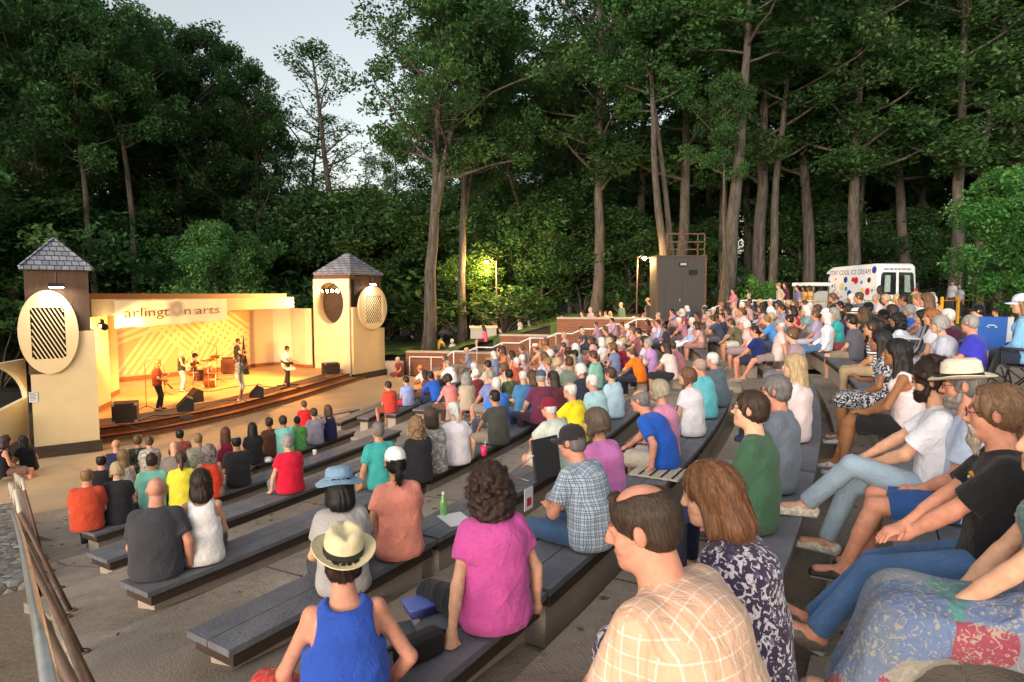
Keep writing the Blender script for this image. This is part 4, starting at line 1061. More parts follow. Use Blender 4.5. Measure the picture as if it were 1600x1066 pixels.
# hole face: from Ha to Hb (= near the corner)
Ha, Hb = (-9.75, 31.75), (-7.80, 30.98)
Mh0, Lh = wall_frame(Ha, Hb); Mh = Matrix.Translation((-B0[0], -B0[1], 0)) @ Mh0
def WH(px, py): return on_wall(px, py, Mh0)
hx0 = WH(490, 440)[0]; hx1 = Lh - .05; hz1 = WH(520, 436)[1]; hz0 = DZ + .06
hcx, hcz = WH(516, 474); hrx = (WH(538, 474)[0] - WH(495, 474)[0]) / 2; hrz = (WH(516, 444)[1] - WH(516, 509)[1]) / 2
mb = MB(); n = 48; out = []; ins = oval(hcx, hcz, hrx, hrz, n=n)
for p in ins:
    a = math.atan2(p[1] - hcz, p[0] - hcx); c_, s_ = math.cos(a), math.sin(a)
    k = min(((hx1 - hcx) if c_ > 0 else (hcx - hx0)) / max(abs(c_), 1e-6), ((hz1 - hcz) if s_ > 0 else (hcz - hz0)) / max(abs(s_), 1e-6)); out.append((hcx + c_ * k, hcz + s_ * k))
V = [Mh @ Vector((p[0], y, p[1])) for y in (.06, -.06) for p in out + ins]; F = []
for i in range(n):
    j = (i + 1) % n; F += [(i, j, n+j, n+i), (2*n+j, 2*n+i, 3*n+i, 3*n+j), (j, i, 2*n+i, 2*n+j), (n+i, n+j, 3*n+j, 3*n+i)]
V += [Mh @ Vector(p) for p in ((hx0, .06, hz0), (hx1, .06, hz0), (hx1, .06, hz1), (hx0, .06, hz1))]
mb.add(V, F)
def corner_fill(mb, cx, cz):
    pass
ho = mb.build('opening_wall', M_CREAM2, t)
lb = MB(); wprism(lb, [(hx0, hz0 - .4), (hx1, hz0 - .4), (hx1, hz0 + .9), (hx0, hz0 + .9)], .10, .045, Mh); lb.build('lower_wall', M_CREAM2, t)
for (sx_, sz_) in ((hx0, hz1), (hx1, hz1)):
    w_ = .42 * (1 if sx_ == hx0 else -1); lb = MB(); wprism(lb, [(sx_, sz_), (sx_ + w_, sz_), (sx_, sz_ - .5)], .10, .05, Mh); lb.build('corner_panel', M_CREAM2, t)
# opening lining and dark interior
lb = MB(); V = [Mh @ Vector((p[0], y, p[1])) for y in (-.06, -.5) for p in ins]; lb.add(V, [(j, i, n+i, n+j) for i, j in ((i, (i+1) % n) for i in range(n))]); lb.build('opening_lining', M_CREAM, t)
lb = MB(); wprism(lb, [(hx0 + .1, hcz - hrz - .1), (hx1 - .1, hcz - hrz - .1), (hx1 - .1, hcz + hrz + .1), (hx0 + .1, hcz + hrz + .1)], .05, -.52, Mh); lb.build('inner_wall', M_WOOD, t)
ze = WH(520, 427)[1]
P4 = [Vector((Ha[0] + .05, Ha[1] + .05, 0)), Vector((Hb[0] - .02, Hb[1] + .06, 0)), Vector((B1[0] - .05, B1[1], 0)), Vector((Ha[0] + .8, Ha[1] + 2.2, 0))]
Oo = Vector((B0[0], B0[1], 0)); zB = zs - .05
P4b = [Vector((Ha[0] + .5, Ha[1] + .75, 0))] + [Vector((Hb[0] - .12, Hb[1] + .42, 0))] + P4[2:]
MB().prism([((p - Oo).x, (p - Oo).y) for p in P4b], ze - zB, zB).build('upper_wall', M_BROWN, t)
MB().prism([((p - Oo).x, (p - Oo).y) for p in P4b], zB - .32, .3).build('side_wall', M_CREAM, t)
mb = MB(); wprism(mb, [(hx0, hz1 + .005), (hx1, hz1 + .005), (hx1, ze), (hx0, ze)], .5, .0, Mh); mb.build('lintel', M_BROWN, t)
MB().prism([((p - Oo).x, (p - Oo).y) for p in [Vector((Hb[0] - .3, Hb[1] + .2, 0)), Vector((Hb[0] + .15, Hb[1] + .0, 0)), Vector((B1[0] + .2, B1[1], 0)), Vector((B1[0] - .6, B1[1] + .3, 0))]], .30, 0).build('plinth', M_WOOD, t)
ctr = sum((p - Oo for p in P4), Vector()) / 4; zpk = at_y(541, 396, B0[1] + 1.2).z
V = [(p - Oo) + ((p - Oo) - ctr).normalized() * .14 + Vector((0, 0, ze)) for p in P4]; V += [v - Vector((0, 0, .07)) for v in V]; V += [Vector((ctr.x - .12, ctr.y + .1, zpk)), Vector((ctr.x + .12, ctr.y - .1, zpk))]
rf = MB().add(V, [(0, 1, 9, 8), (1, 2, 9), (2, 3, 8, 9), (3, 0, 8), (4, 5, 1, 0), (5, 6, 2, 1), (6, 7, 3, 2), (7, 4, 0, 3), (7, 6, 5, 4)]).build('roof', M_SHING, t)
rb = MB()
for a, b_ in ((0, 8), (1, 9), (2, 9), (3, 8), (8, 9)): rb.bar(V[a], V[b_] + Vector((0, 0, .01)), .07, .03)
rb.build('ridge_cap', M_SHING, rf)
fx, fz = W(573, 443); floodlight(TB @ Vector((fx, .38, fz)), TB @ Vector((fx, .5, fz - 3)), 'lit white floodlight over the far tower screen', 34)

# ---- stage lamps inside the oval opening
rail = Mh0 @ Vector((hcx, -.12, hcz + hrz * .72))
stage_c = Vector((-12.2, 25.5, 1.6))
def stage_lamp(loc, aim, label, power, group, spot=70, col=(1, .46, .11)):
    t = empty('stage_lamp', loc, 0, label, 'stage lamp', group); d = (Vector(aim) - Vector(loc)).normalized(); M = d.to_track_quat('-Z', 'Y').to_matrix()
    MB().lathe([(.05, .14), (.075, .12), (.085, -.02), (.10, -.05), (.094, -.05), (.08, -.02)], 14, M=M).build('housing', M_BLACK, t)
    MB().lathe([(.001, -.035), (.084, -.035)], 14, M=M).build('lens', M_LAMPY, t)
    MB().bar((0, 0, .07), (0, 0, .2), .025).build('yoke', M_BLACK, t)
    l = bpy.data.lights.new('stage_lamp_light', 'SPOT'); l.energy = power; l.color = col; l.spot_size = R(spot); l.spot_blend = .8; l.shadow_soft_size = .12
    o = bpy.data.objects.new('stage_lamp_light', l); link(o, t); o.location = d * .09; o.rotation_euler = d.to_track_quat('-Z', 'Y').to_euler()
aims = [(-14.5, 27.5, 1.5), (-13.2, 25, 1.2), (-12, 22.5, 1.0), (-11, 20.5, .8)]
for i in range(4):
    p = Mh0 @ Vector((hcx - hrx * .62 + hrx * .36 * i, -.10, hcz + hrz * .60)); stage_lamp(p, aims[i], 'warm lit stage lamp in the oval tower opening, %s from its stage side' % ['first', 'second', 'third', 'fourth'][i], 1500, 'stage lamps in the far tower')

# ---- inner tower lamp bar on the near tower, aimed across the stage (its twin opening faces away from the camera)
for i in range(4):
    p = TL @ Vector((1.55, -.6 - .28 * i, 3.30)); stage_lamp(p, [(-10.5, 28, 1.5), (-12, 28.5, 1.5), (-13.2, 28, 1.5), (-14.5, 27, 1.5)][i], 'stage lamp on the inner side of the near tower', 1100, 'stage lamps on the near tower')

# ---- back wall with its pattern of slanting bands
C0, C1 = at_z(183, 598, DZ), at_z(392, 576, DZ); Mb, Lb = wall_frame(C0, C1)
bw = empty('stage_back_wall', C0, 0, 'peach stage back wall painted with bundles of pale slanting bands', 'wall'); Mbl = Matrix.Translation(-C0) @ Mb
zt = 3.75
mb = MB(); wprism(mb, [(0, .75), (Lb, .75), (Lb, zt), (0, zt)], .15, 0, Mbl)
M_PEACH = mat('peach_wall', srgb('#dcb27c'), .8, .05, 1.2, .1, 30); M_BAND = mat('pale_band', srgb('#ecd2a2'), .8, .04, 1.2, 0)
mb.build('wall', M_PEACH, bw); mb = MB(); wprism(mb, [(0, DZ), (Lb, DZ), (Lb, .75), (0, .75)], .15, .01, Mbl); mb.build('skirting', M_STEP, bw)
def clipseg(p, q):
    a, b = Vector(p), Vector(q); d = b - a; t0, t1 = 0.0, 1.0
    for lo, hi, s_, dd in ((.05, Lb - .05, a.x, d.x), (.8, zt - .05, a.y, d.y)):
        if abs(dd) < 1e-9: continue
        u, v = (lo - s_) / dd, (hi - s_) / dd; u, v = min(u, v), max(u, v); t0, t1 = max(t0, u), min(t1, v)
    return (a + d * t0, a + d * t1) if t1 > t0 else None
mb = MB()
for (cx, cz, ang, k, ln) in ((.20, .30, 52, 6, 3.4), (.42, .75, -42, 6, 3.2), (.62, .25, 58, 7, 3.6), (.86, .62, -35, 6, 3.4), (.12, .78, 20, 5, 2.6), (.80, .2, 40, 6, 3.0)):
    o = Vector((cx * Lb, .75 + cz * 3.0)); d = Vector((math.cos(R(ang)), math.sin(R(ang)))); nn = Vector((-d.y, d.x))
    for i in range(k):
        q = o + nn * (i - k / 2) * .26; s = clipseg(q - d * ln / 2, q + d * ln / 2)
        if s and (s[1] - s[0]).length > .3:
            w = .07; u = nn * w; poly = [s[0] - u, s[1] - u, s[1] + u, s[0] + u]; poly = [(min(max(p.x, .03), Lb - .03), min(max(p.y, .78), zt - .02)) for p in poly]
            wprism(mb, poly, .004, .006 + .0006 * len(mb.f) / 6, Mbl)
mb.build('painted_bands', M_BAND, bw)

# ---- fascia beam, roof and banner
E0, E1 = Vector((-11.75, 17.9, 0)), Vector((-10.25, 30.1, 0)); Mf, Lf = wall_frame(E0, E1)
fz0, fz1 = 3.58, 4.06
rfm = empty('stage_roof', (0, 0, 0), 0, 'flat stage roof with long cream fascia and russet edge', 'roof')
mb = MB(); wprism(mb, [(0, fz0), (Lf, fz0), (Lf, fz1), (0, fz1)], .25, 0, Mf); mb.build('fascia', M_CREAM, rfm)
rp = [E0 + Vector((-.28, .06, 0)), E1 + Vector((-.32, -.05, 0)), Vector((-13.4, 32.2, 0)), Vector((-17.2, 26.6, 0)), Vector((-12.7, 18.4, 0))]
MB().prism([(p.x, p.y) for p in rp], .16, fz1 + .005).build('deck', M_RED, rfm)
MB().prism([(p.x - .3, p.y + .03) for p in rp], .10, zt - .1).build('soffit', M_CREAM, rfm)
def text_mesh(txt, size, ext=.004, spacing=1.0):
    cu = bpy.data.curves.new('lettering', 'FONT'); cu.body = txt; cu.size = size; cu.extrude = ext; cu.space_character = spacing
    o = bpy.data.objects.new('lettering', cu); COL.objects.link(o); dg = bpy.context.evaluated_depsgraph_get(); me = bpy.data.meshes.new_from_object(o.evaluated_get(dg)); bpy.data.objects.remove(o)
    return me
def put_text(txt, Mw, x0, x1, zbase, height, off, m, parent, ext=.004, name='lettering'):
    "text with its letters between x0 and x1 of the wall frame"
    me = text_mesh(txt, 1.0, 0); co = [v.co.copy() for v in me.vertices]; w0, w1 = min(c.x for c in co), max(c.x for c in co)
    h = .70
    for v in me.vertices:
        c = v.co; p = Mw @ Vector((x0 + (c.x - w0) / (w1 - w0) * (x1 - x0), off + ext, zbase + c.y / h * height)); v.co = p
    me.materials.clear(); me.materials.append(m)
    return obj(name, me, None, parent)
def WF(px, py): return on_wall(px, py, Mf)
bx0, bx1 = WF(177, 480)[0], WF(353, 480)[0]; bz1 = 4.02; bz0 = WF(178, 513)[1]
ban = empty('banner', Mf @ Vector((0, .03, 0)), 0, 'white cloth banner lettered arlington arts across the stage front', 'banner'); Mf2 = Matrix.Translation(-(Mf @ Vector((0, .03, 0)))) @ Mf @ Matrix.Translation((0, .03, 0))
mb = MB(); V = []; nn = 30
for i in range(nn + 1):
    x = bx0 + (bx1 - bx0) * i / nn
    for z in (bz0 + .02 * math.sin(i * .7), (bz0 + bz1) / 2, bz1): V.append(Mf2 @ Vector((x, .012 * math.sin(i * 1.1 + z * 2), z)))
mb.add(V, [(3*i+k, 3*i+3+k, 3*i+4+k, 3*i+1+k) for i in range(nn) for k in (0, 1)], True); mb.build('cloth', M_BANNER, ban)
zl0 = bz0 + (bz1 - bz0) * .36; hh = (bz1 - bz0) * .36
X = lambda px: WF(px, 488)[0]
put_text('arlingt', Mf2, X(191), X(262), zl0, hh, .022, M_GREYTXT, ban); put_text('n', Mf2, X(286), X(296), zl0, hh, .022, M_GREYTXT, ban); put_text('arts', Mf2, X(304), X(341), zl0, hh, .022, M_GREYTXT, ban)
mb = MB(); rr = (X(283) - X(265)) / 2; cx_, cz_ = (X(283) + X(265)) / 2, zl0 + .21
o1 = oval(cx_, cz_, rr, .26, n=32); o2 = oval(cx_, cz_, rr * .42, .10, n=32)
mb.add([Mf2 @ Vector((p[0], .024, p[1])) for p in o1 + o2], [(i, (i+1) % 32, 32 + (i+1) % 32, 32 + i) for i in range(32)]); mb.build('ring_letter', M_RING, ban)

# ---- wing walls: stepped upright panels on the near side, curved shell on the far side
def wing(pts, z0, z1, th, label, cat='wall', m=None, name='wing_wall'):
    mb = MB(); n = len(pts); V = []
    nor = []
    for i in range(n):
        d = (pts[min(i+1, n-1)] - pts[max(i-1, 0)]).normalized(); nor.append(Vector((-d.y, d.x, 0)) * th)
    for i, p in enumerate(pts): V += [(p.x, p.y, z0), (p.x, p.y, z1), (p.x + nor[i].x, p.y + nor[i].y, z0), (p.x + nor[i].x, p.y + nor[i].y, z1)]
    F = []
    for i in range(n - 1): o = 4*i; F += [(o, o+4, o+5, o+1), (o+2, o+3, o+7, o+6), (o+1, o+5, o+7, o+3), (o, o+2, o+6, o+4)]
    F += [(0, 1, 3, 2), (4*n-4, 4*n-2, 4*n-1, 4*n-3)]
    mb.add(V, F, False); t = empty(name, (0, 0, 0), 0, label, cat); mb.build('panel', m or M_CREAM2, t)
    sk = MB(); V2 = []
    q = [p - Vector((nor[i].x, nor[i].y, 0)).normalized() * .012 for i, p in enumerate(pts)]
    for i in range(n - 1): sk.bar(Vector((q[i].x, q[i].y, z0 + .08)), Vector((q[i+1].x, q[i+1].y, z0 + .08)), .02, .15)
    sk.build('skirting', M_STEP, t)
    return t
W1 = [at_z(153, 640, DZ), at_z(167, 632, DZ)]
wing([at_z(150, 646, DZ), at_z(174, 634, DZ)], DZ + .01, 3.5, .2, 'narrow cream wing panel next to the near tower')
wing([at_z(172, 622, DZ), at_z(187, 615, DZ)], DZ + .01, 3.56, .2, 'second cream wing panel beside the back wall')
wing([at_z(392, 574, DZ), at_z(428, 571, DZ), at_z(456, 571, DZ)], DZ + .01, 3.6, .2, 'cream wing wall right of the painted back wall')
wing([at_z(456, 571, DZ), at_z(462, 573, DZ), at_z(478, 575, DZ), at_z(488, 575, DZ)], DZ + .01, 3.5, .2, 'cream wing panel joining the far tower')
mb = MB(); q0 = at_z(430, 571, DZ); 
# white curved panel outside the near tower
Mo, Lo = wall_frame(at_z(-30, 705, .5), at_z(46, 672, .5)); O = at_z(-30, 705, .5)
pr = [(0, .05), (Lo, .05), (Lo, 2.15)] + [(Lo - Lo * (1 - math.cos(R(a))), 1.0 + 1.2 * math.sin(R(a))) for a in np.linspace(80, 5, 10)] + [(0, .9)]
mb = MB(); wprism(mb, [(x, z + .3) for x, z in pr], .12, 0, Mo); tag(mb.build('side_screen', M_CREAM2), 'pale screen with a curved top outside the near tower', 'screen')
# ================================================================ trees
def bark():
    m, t, ns, lk, b = nt('bark'); tc = N(ns, 'ShaderNodeTexCoord'); mp = N(ns, 'ShaderNodeMapping'); mp.inputs['Scale'].default_value = (9, 9, 1.2); lk.new(tc.outputs['Object'], mp.inputs['Vector'])
    n1 = N(ns, 'ShaderNodeTexNoise', in_={'Scale': 1.0, 'Detail': 8.0, 'Roughness': .65, 'Distortion': .5}); lk.new(mp.outputs[0], n1.inputs['Vector'])
    rp = N(ns, 'ShaderNodeValToRGB'); e = rp.color_ramp; e.elements[0].position = .35; e.elements[0].color = (.028, .024, .020, 1); e.elements[1].position = .7; e.elements[1].color = (.125, .108, .090, 1); lk.new(n1.outputs['Fac'], rp.inputs[0]); lk.new(rp.outputs[0], b.inputs['Base Color'])
    b.inputs['Roughness'].default_value = .95; bp = N(ns, 'ShaderNodeBump', in_={'Strength': .8, 'Distance': .05}); lk.new(n1.outputs['Fac'], bp.inputs['Height']); lk.new(bp.outputs[0], b.inputs['Normal']); return m
def leafmat():
    m, t, ns, lk, b = nt('leaves'); at = N(ns, 'ShaderNodeAttribute', attribute_name='tint'); oi = N(ns, 'ShaderNodeObjectInfo')
    mx = N(ns, 'ShaderNodeMix', data_type='RGBA', blend_type='MULTIPLY'); mx.inputs[0].default_value = 1; lk.new(at.outputs['Color'], mx.inputs[6]); lk.new(oi.outputs['Color'], mx.inputs[7])
    lk.new(mx.outputs[2], b.inputs['Base Color']); b.inputs['Roughness'].default_value = .6; b.inputs['Specular IOR Level'].default_value = .25
    tr = N(ns, 'ShaderNodeBsdfTranslucent'); lk.new(mx.outputs[2], tr.inputs['Color']); ms = N(ns, 'ShaderNodeMixShader'); ms.inputs[0].default_value = .42
    lk.new(b.outputs[0], ms.inputs[1]); lk.new(tr.outputs[0], ms.inputs[2]); lk.new(ms.outputs[0], ns['Material Output'].inputs['Surface']); return m
BARK, LEAF = bark(), leafmat()
def leaves_mesh(clumps, nper, size, g, flat=.75, spread=1.0):
    "clumps: (centre, radius); many small pointed leaf sprays with normals mostly up"
    C = []; RR = []; T = []
    for c, r in clumps:
        k = max(6, int(nper * (r / .9) ** 2)); d = g.normal(size=(k, 3)); d /= np.linalg.norm(d, axis=1)[:, None]
        rad = r * g.uniform(.25, 1.0, (k, 1)) ** .6; p = np.asarray(c) + d * rad * np.array([1, 1, flat]) * spread
        b = g.uniform(.62, 1.35); y = g.uniform(-.12, .2); col = np.array([.056 * (1 + y * 1.4), .135 * (1 + y * .3), .044]) * b
        C.append(p); T.append(np.tile(col, (k, 1)) * g.uniform(.75, 1.25, (k, 1)))
    C = np.concatenate(C); T = np.concatenate(T); n = len(C)
    nz = np.array([0, 0, 1.0]) + g.normal(size=(n, 3)) * .65; nz /= np.linalg.norm(nz, axis=1)[:, None]
    a = np.cross(nz, g.normal(size=(n, 3))); a /= np.linalg.norm(a, axis=1)[:, None]; b = np.cross(nz, a)
    s = size * g.uniform(.55, 1.35, (n, 1)); droop = -nz * s * .25
    V = np.stack([C - a * s, C + b * s * .52 + droop * .2, C + a * s * 1.1 + droop, C - b * s * .52 + droop * .2], 1).reshape(-1, 3)
    Q = np.arange(4 * n).reshape(-1, 4); me = np_mesh('crown', V, Q, False)
    at = me.color_attributes.new('tint', 'FLOAT_COLOR', 'POINT'); col = np.ones((4 * n, 4), F32); col[:, :3] = np.repeat(T, 4, 0); at.data.foreach_set('color', col.ravel())
    me.materials.append(LEAF); return me
def tree_meshes(seed, H=20.0, r0=.36, base=.38, rad=4.6, nl=20, nper=110, size=.17, lean=(0, 0), fork=0, clump=1.0, open_=0.0):
    g = np.random.RandomState(seed); mb = MB(); clumps = []
    def curve(p0, d, L, n, wob, up):
        pts = [np.array(p0, float)]; d = nrm(d)
        for i in range(n):
            d = nrm(d + g.normal(size=3) * wob + np.array([0, 0, up])); pts.append(pts[-1] + d * L / n)
        return pts
    stems = []
    main = curve((0, 0, -.4), (lean[0], lean[1], 1), H * .93 + .4, 12, .045, .04); stems.append((main, r0))
    if fork:
        i = 5; p = main[i]; st = curve(p, (g.normal() * .5 + .25, g.normal() * .4, 1), H * .5, 8, .06, .05); stems.append((st, r0 * .6))
    for st, rr in stems:
        n = len(st); mb.tube(st, [rr * (1.35 if i == 0 and rr == r0 else (1 - .9 * (i / (n - 1)) ** .9)) + .02 for i in range(n)], 9)
    for st, rr in stems:
        n = len(st); nb = nl if rr == r0 else nl // 2
        for k in range(nb):
            u = base + (1 - base) * ((k + g.uniform(0, .8)) / nb) if rr == r0 else .15 + .85 * (k + .5) / nb
            u = min(u, .985); x = u * (n - 1); i = int(x); p = st[i] + (st[min(i+1, n-1)] - st[i]) * (x - i)
            h = (u - base) / (1 - base) if rr == r0 else u
            prof = max(.22, math.sin(math.pi * min(1, max(.12, h * .82 + .16))) ** .7); L = rad * prof * g.uniform(.65, 1.15)
            a = k * 2.4 + g.uniform(-.5, .5); el = g.uniform(.05, .45) + .7 * max(h, 0) ** 2
            br = curve(p, (math.cos(a), math.sin(a), el), L, 5, .13, .06); m = len(br)
            r1 = max(.025, rr * (1 - .85 * u) * .48); mb.tube(br, [r1 * (1 - .85 * q / (m - 1)) + .012 for q in range(m)], 5, False)
            for q in range(2, m):
                for _ in range(2):
                    if g.uniform() < open_: continue
                    sd = curve(br[q], (g.normal(), g.normal(), .25), L * .30, 2, .2, .05); 
                    mb.tube(sd, [.02, .014, .008], 4, False); clumps.append((sd[-1], clump * g.uniform(.55, 1.15)))
            clumps.append((br[-1], clump * g.uniform(.7, 1.1)))
        clumps.append((st[-1], clump))
    o = mb.build('trunk', BARK); tm = o.data; bpy.data.objects.remove(o)
    return tm, leaves_mesh(clumps, nper, size, g), H
TREE = {
 'tall':  [tree_meshes(s, 22, .30, .34, 4.6, 26, 200, .115, (g_, .02), f, .82, .24) for s, g_, f in ((1, .03, 0), (2, -.04, 1), (3, .02, 0), (4, .0, 1))],
 'open':  [tree_meshes(s, 20, .30, .40, 3.4, 24, 80, .10, (.02, 0), 0, .62, .30) for s in (11, 12)],
 'low':   [tree_meshes(s, 8, .14, .12, 3.2, 20, 190, .11, (0, 0), 1, .80, .12) for s in (21, 22, 23)],
}
def shrub_meshes(seed, h=2.2, r=1.3, n=26, size=.10, nper=120):
    g = np.random.RandomState(seed); mb = MB(); cl = []
    for k in range(n):
        a = g.uniform(0, 6.28); q = r * math.sqrt(g.uniform(0, 1)) ; z = h * (.35 + .6 * g.uniform() * (1 - (q / r) ** 2 * .6)); p = np.array([q * math.cos(a), q * math.sin(a), z])
        mb.tube([(0, 0, -.2), (p[0] * .4, p[1] * .4, z * .5), tuple(p)], [.03, .02, .008], 5, False); cl.append((p, g.uniform(.3, .6) * h / 2.2))
    o = mb.build('stems', BARK); tm = o.data; bpy.data.objects.remove(o); return tm, leaves_mesh(cl, nper, size, g), h
TREE['shrub'] = [shrub_meshes(s) for s in (31, 32, 33)]
def put_tree(kind, v, x, y, height, label, group, wid=1.0, rz=None, tint=(1, 1, 1), lean=(0, 0), name=None, z=None):
    tm, cm, H = TREE[kind][v % len(TREE[kind])]; s = height / H
    t = empty(name or ('shrub' if kind == 'shrub' else 'tree'), (x, y, ground_z(x, y) - .05 if z is None else z), rnd.uniform(0, 6.28) if rz is None else rz, label, 'shrub' if kind == 'shrub' else 'tree', group)
    t.scale = (s * wid, s * wid, s); t.rotation_euler.x, t.rotation_euler.y = lean
    obj('stems' if kind == 'shrub' else 'trunk', tm, None, t); c = obj('crown', cm, None, t, color=tint); return t
def px_x(px, y): return (px - 800) / 1000 * y
# woodland: (px, depth, picture y of the top, kind, variant, width, tint)
WOOD = [
 (-60, 30, -160, 0, 1.15), (15, 33, -130, 1, 1.1), (75, 37, -70, 2, 1.1), (150, 40, -30, 3, 1.05), (215, 43, 0, 0, 1.0), (285, 41, 15, 1, 1.05), (352, 47, 60, 2, 1.0), (405, 44, 105, 3, .85), (440, 52, 150, 0, .8),
 (620, 50, 200, 2, .8), (672, 58, 160, 1, .9), (775, 47, 20, 0, .85), (830, 60, 150, 3, .8), (905, 48, 60, 1, .9), (930, 40, -120, 2, 1.0), (1000, 46, -110, 3, 1.05), (1060, 39, -150, 0, 1.1), (1125, 44, -120, 1, 1.05), (1190, 38, -170, 2, 1.15), (1265, 43, -130, 3, 1.1), (1335, 40, -160, 0, 1.15), (1410, 45, -120, 1, 1.1), (1485, 39, -170, 2, 1.15), (1560, 42, -150, 3, 1.1), (1640, 38, -180, 0, 1.2),
 (1100, 56, -20, 2, 1.1), (1230, 58, -20, 0, 1.1), (1380, 57, -30, 1, 1.1), (1520, 58, -20, 3, 1.1), (1620, 56, -30, 2, 1.1), (960, 60, 60, 0, 1.0), (1165, 50, -60, 3, 1.05), (1300, 51, -60, 2, 1.05), (1445, 52, -60, 0, 1.05), (1590, 50, -80, 1, 1.05),
 (40, 52, -20, 3, 1.1), (120, 55, 20, 0, 1.1), (190, 58, 50, 1, 1.0), (260, 60, 80, 2, 1.0), (330, 62, 120, 3, 1.0), (395, 64, 190, 0, .9), (470, 66, 290, 1, .8), (560, 66, 300, 2, .8), (720, 68, 140, 0, 1.0), (860, 72, 170, 2, .9), (900, 66, 120, 1, 1.0),
]
for i, (px, y, ty, v, wd) in enumerate(WOOD):
    x = px_x(px, y); zt = CZ + (460 - ty) * y / 1000; h = zt - ground_z(x, y)
    b = rnd.uniform(.75, 1.15); tn = (b * rnd.uniform(.9, 1.15), b, b * rnd.uniform(.85, 1.05))
    if px < 460: b *= .95
    put_tree('tall', v, x, y, h, 'tall dark green tree in the dense wood behind the amphitheatre', 'tall trees of the surrounding wood', wd * rnd.uniform(.92, 1.08), None, tn)
# slender open tree against the sky, and the leaning forked tree by the lawn
x = px_x(528, 46); put_tree('open', 0, x, 46, CZ + (460 - 62) * .046 - ground_z(x, 46), 'slender open crowned tree against the bright sky gap behind the stage', None, 1.15, .6, (.9, .95, .95))
x = px_x(492, 50); put_tree('open', 1, x, 50, CZ + (460 - 160) * .05 - ground_z(x, 50), 'thin small leaved tree left of the slender open tree', None, 1.0, 2.0, (.9, .9, .9))
TREE['lean'] = [tree_meshes(51, 21, .40, .52, 5.6, 26, 150, .12, (.10, 0), 1, .85, .2)]
def foot(px, py, y): return px_x(px, y)
x = px_x(668, 35.5); put_tree('lean', 0, x, 35.5, 20.5, 'big leaning tree with bare pale trunk on the lawn beside the far tower', None, 1.0, .15, (1.0, 1.0, .9))
x = px_x(722, 38.5); put_tree('lean', 0, x, 38.5, 19, 'darker bare trunked tree just right of the leaning tree on the lawn', None, .8, 1.2, (.9, .95, .9), (0, -.06))
TREE['bare'] = [tree_meshes(s, 22, .30, .62, 4.2, 18, 160, .125, (.0, 0), 0, .9, .15) for s in (61, 62)]
for px, y, h, v, ln, wd, lb in ((1046, 33.5, 19, 0, (0, -.10), 1.0, 'trunk leaning towards the stage behind the brown booth'), (1062, 34.5, 18, 1, (0, -.16), .8, 'thinner twin of the leaning trunk behind the brown booth'), (1134, 32.5, 21, 1, (0, .0), 1.35, 'thick upright tree with bare pale trunk right of the brown booth'), (1140, 31.6, 12, 0, (0, -.07), .75, 'slender trunk glowing amber in the lamp light beside the thick tree'),
    (1205, 37, 20, 0, (0, .02), 1.0, 'bare dark trunk rising behind the standing couple'), (1328, 46, 22, 1, (0, 0), 1.0, 'bare trunk in the wood behind the ice cream van'), (1528, 41, 21, 0, (0, -.03), 1.1, 'tall bare trunk in the wood above the orange lit fence'), (216, 36, 19, 1, (0, 0), .9, 'bare trunk behind the middle of the stage roof'), (152, 34, 19, 0, (0, .0), .9, 'bare trunk behind the near tower roof'), (860, 44, 16, 1, (0, -.30), .9, 'strongly leaning trunk in the dark wood behind the brick walls')):
    x = px_x(px, y); put_tree('bare', v, x, y, h, lb, None, wd, 0.0, (.95, 1, .95), ln)
# understory
LOW = [(-60, 31, 330), (20, 34, 300), (105, 36, 350), (250, 42, 310), (395, 44, 345), (470, 46, 310), (555, 43, 300), (640, 47, 330), (690, 48, 300), (760, 46, 330), (800, 44, 300), (845, 42, 330), (890, 43, 290), (985, 43, 330), (1090, 46, 350), (1245, 48, 300), (1310, 52, 360), (1400, 47, 330), (1505, 48, 350), (1640, 42, 320), (60, 42, 250), (310, 50, 280), (590, 58, 340), (820, 58, 300), (1020, 56, 300)]
for i, (px, y, ty) in enumerate(LOW):
    x = px_x(px, y); z0 = ground_z(x, y); h = CZ + (460 - ty) * y / 1000 - z0; b = rnd.uniform(.7, 1.1)
    put_tree('low', i, x, y, h, 'low bushy understory tree at the shaded edge of the wood', 'understory trees at the wood edge', rnd.uniform(.95, 1.3), None, (b, b, b * .95))
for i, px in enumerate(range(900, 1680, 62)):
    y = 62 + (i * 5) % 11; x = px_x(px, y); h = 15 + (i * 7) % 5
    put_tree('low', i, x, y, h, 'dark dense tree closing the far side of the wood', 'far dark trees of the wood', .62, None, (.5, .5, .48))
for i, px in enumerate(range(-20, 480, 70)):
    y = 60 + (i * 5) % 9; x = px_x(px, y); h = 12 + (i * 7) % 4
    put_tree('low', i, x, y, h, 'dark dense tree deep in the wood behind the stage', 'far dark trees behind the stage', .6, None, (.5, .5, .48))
BUSH = [(px, 37 + (i * 7) % 9, 405 + (i * 13) % 45) for i, px in enumerate(range(-20, 1660, 62))]
for i, (px, y, ty) in enumerate(BUSH):
    x = px_x(px, y); z0 = ground_z(x, y); h = max(1.2, CZ + (460 - ty) * y / 1000 - z0)
    if px > 1220: y += 8; x = px_x(px, y); z0 = ground_z(x, y)
    put_tree('shrub', i, x, y, h, 'dark woodland shrub under the trees', 'shrubs under the trees', 1.5, None, (.75, .75, .7))
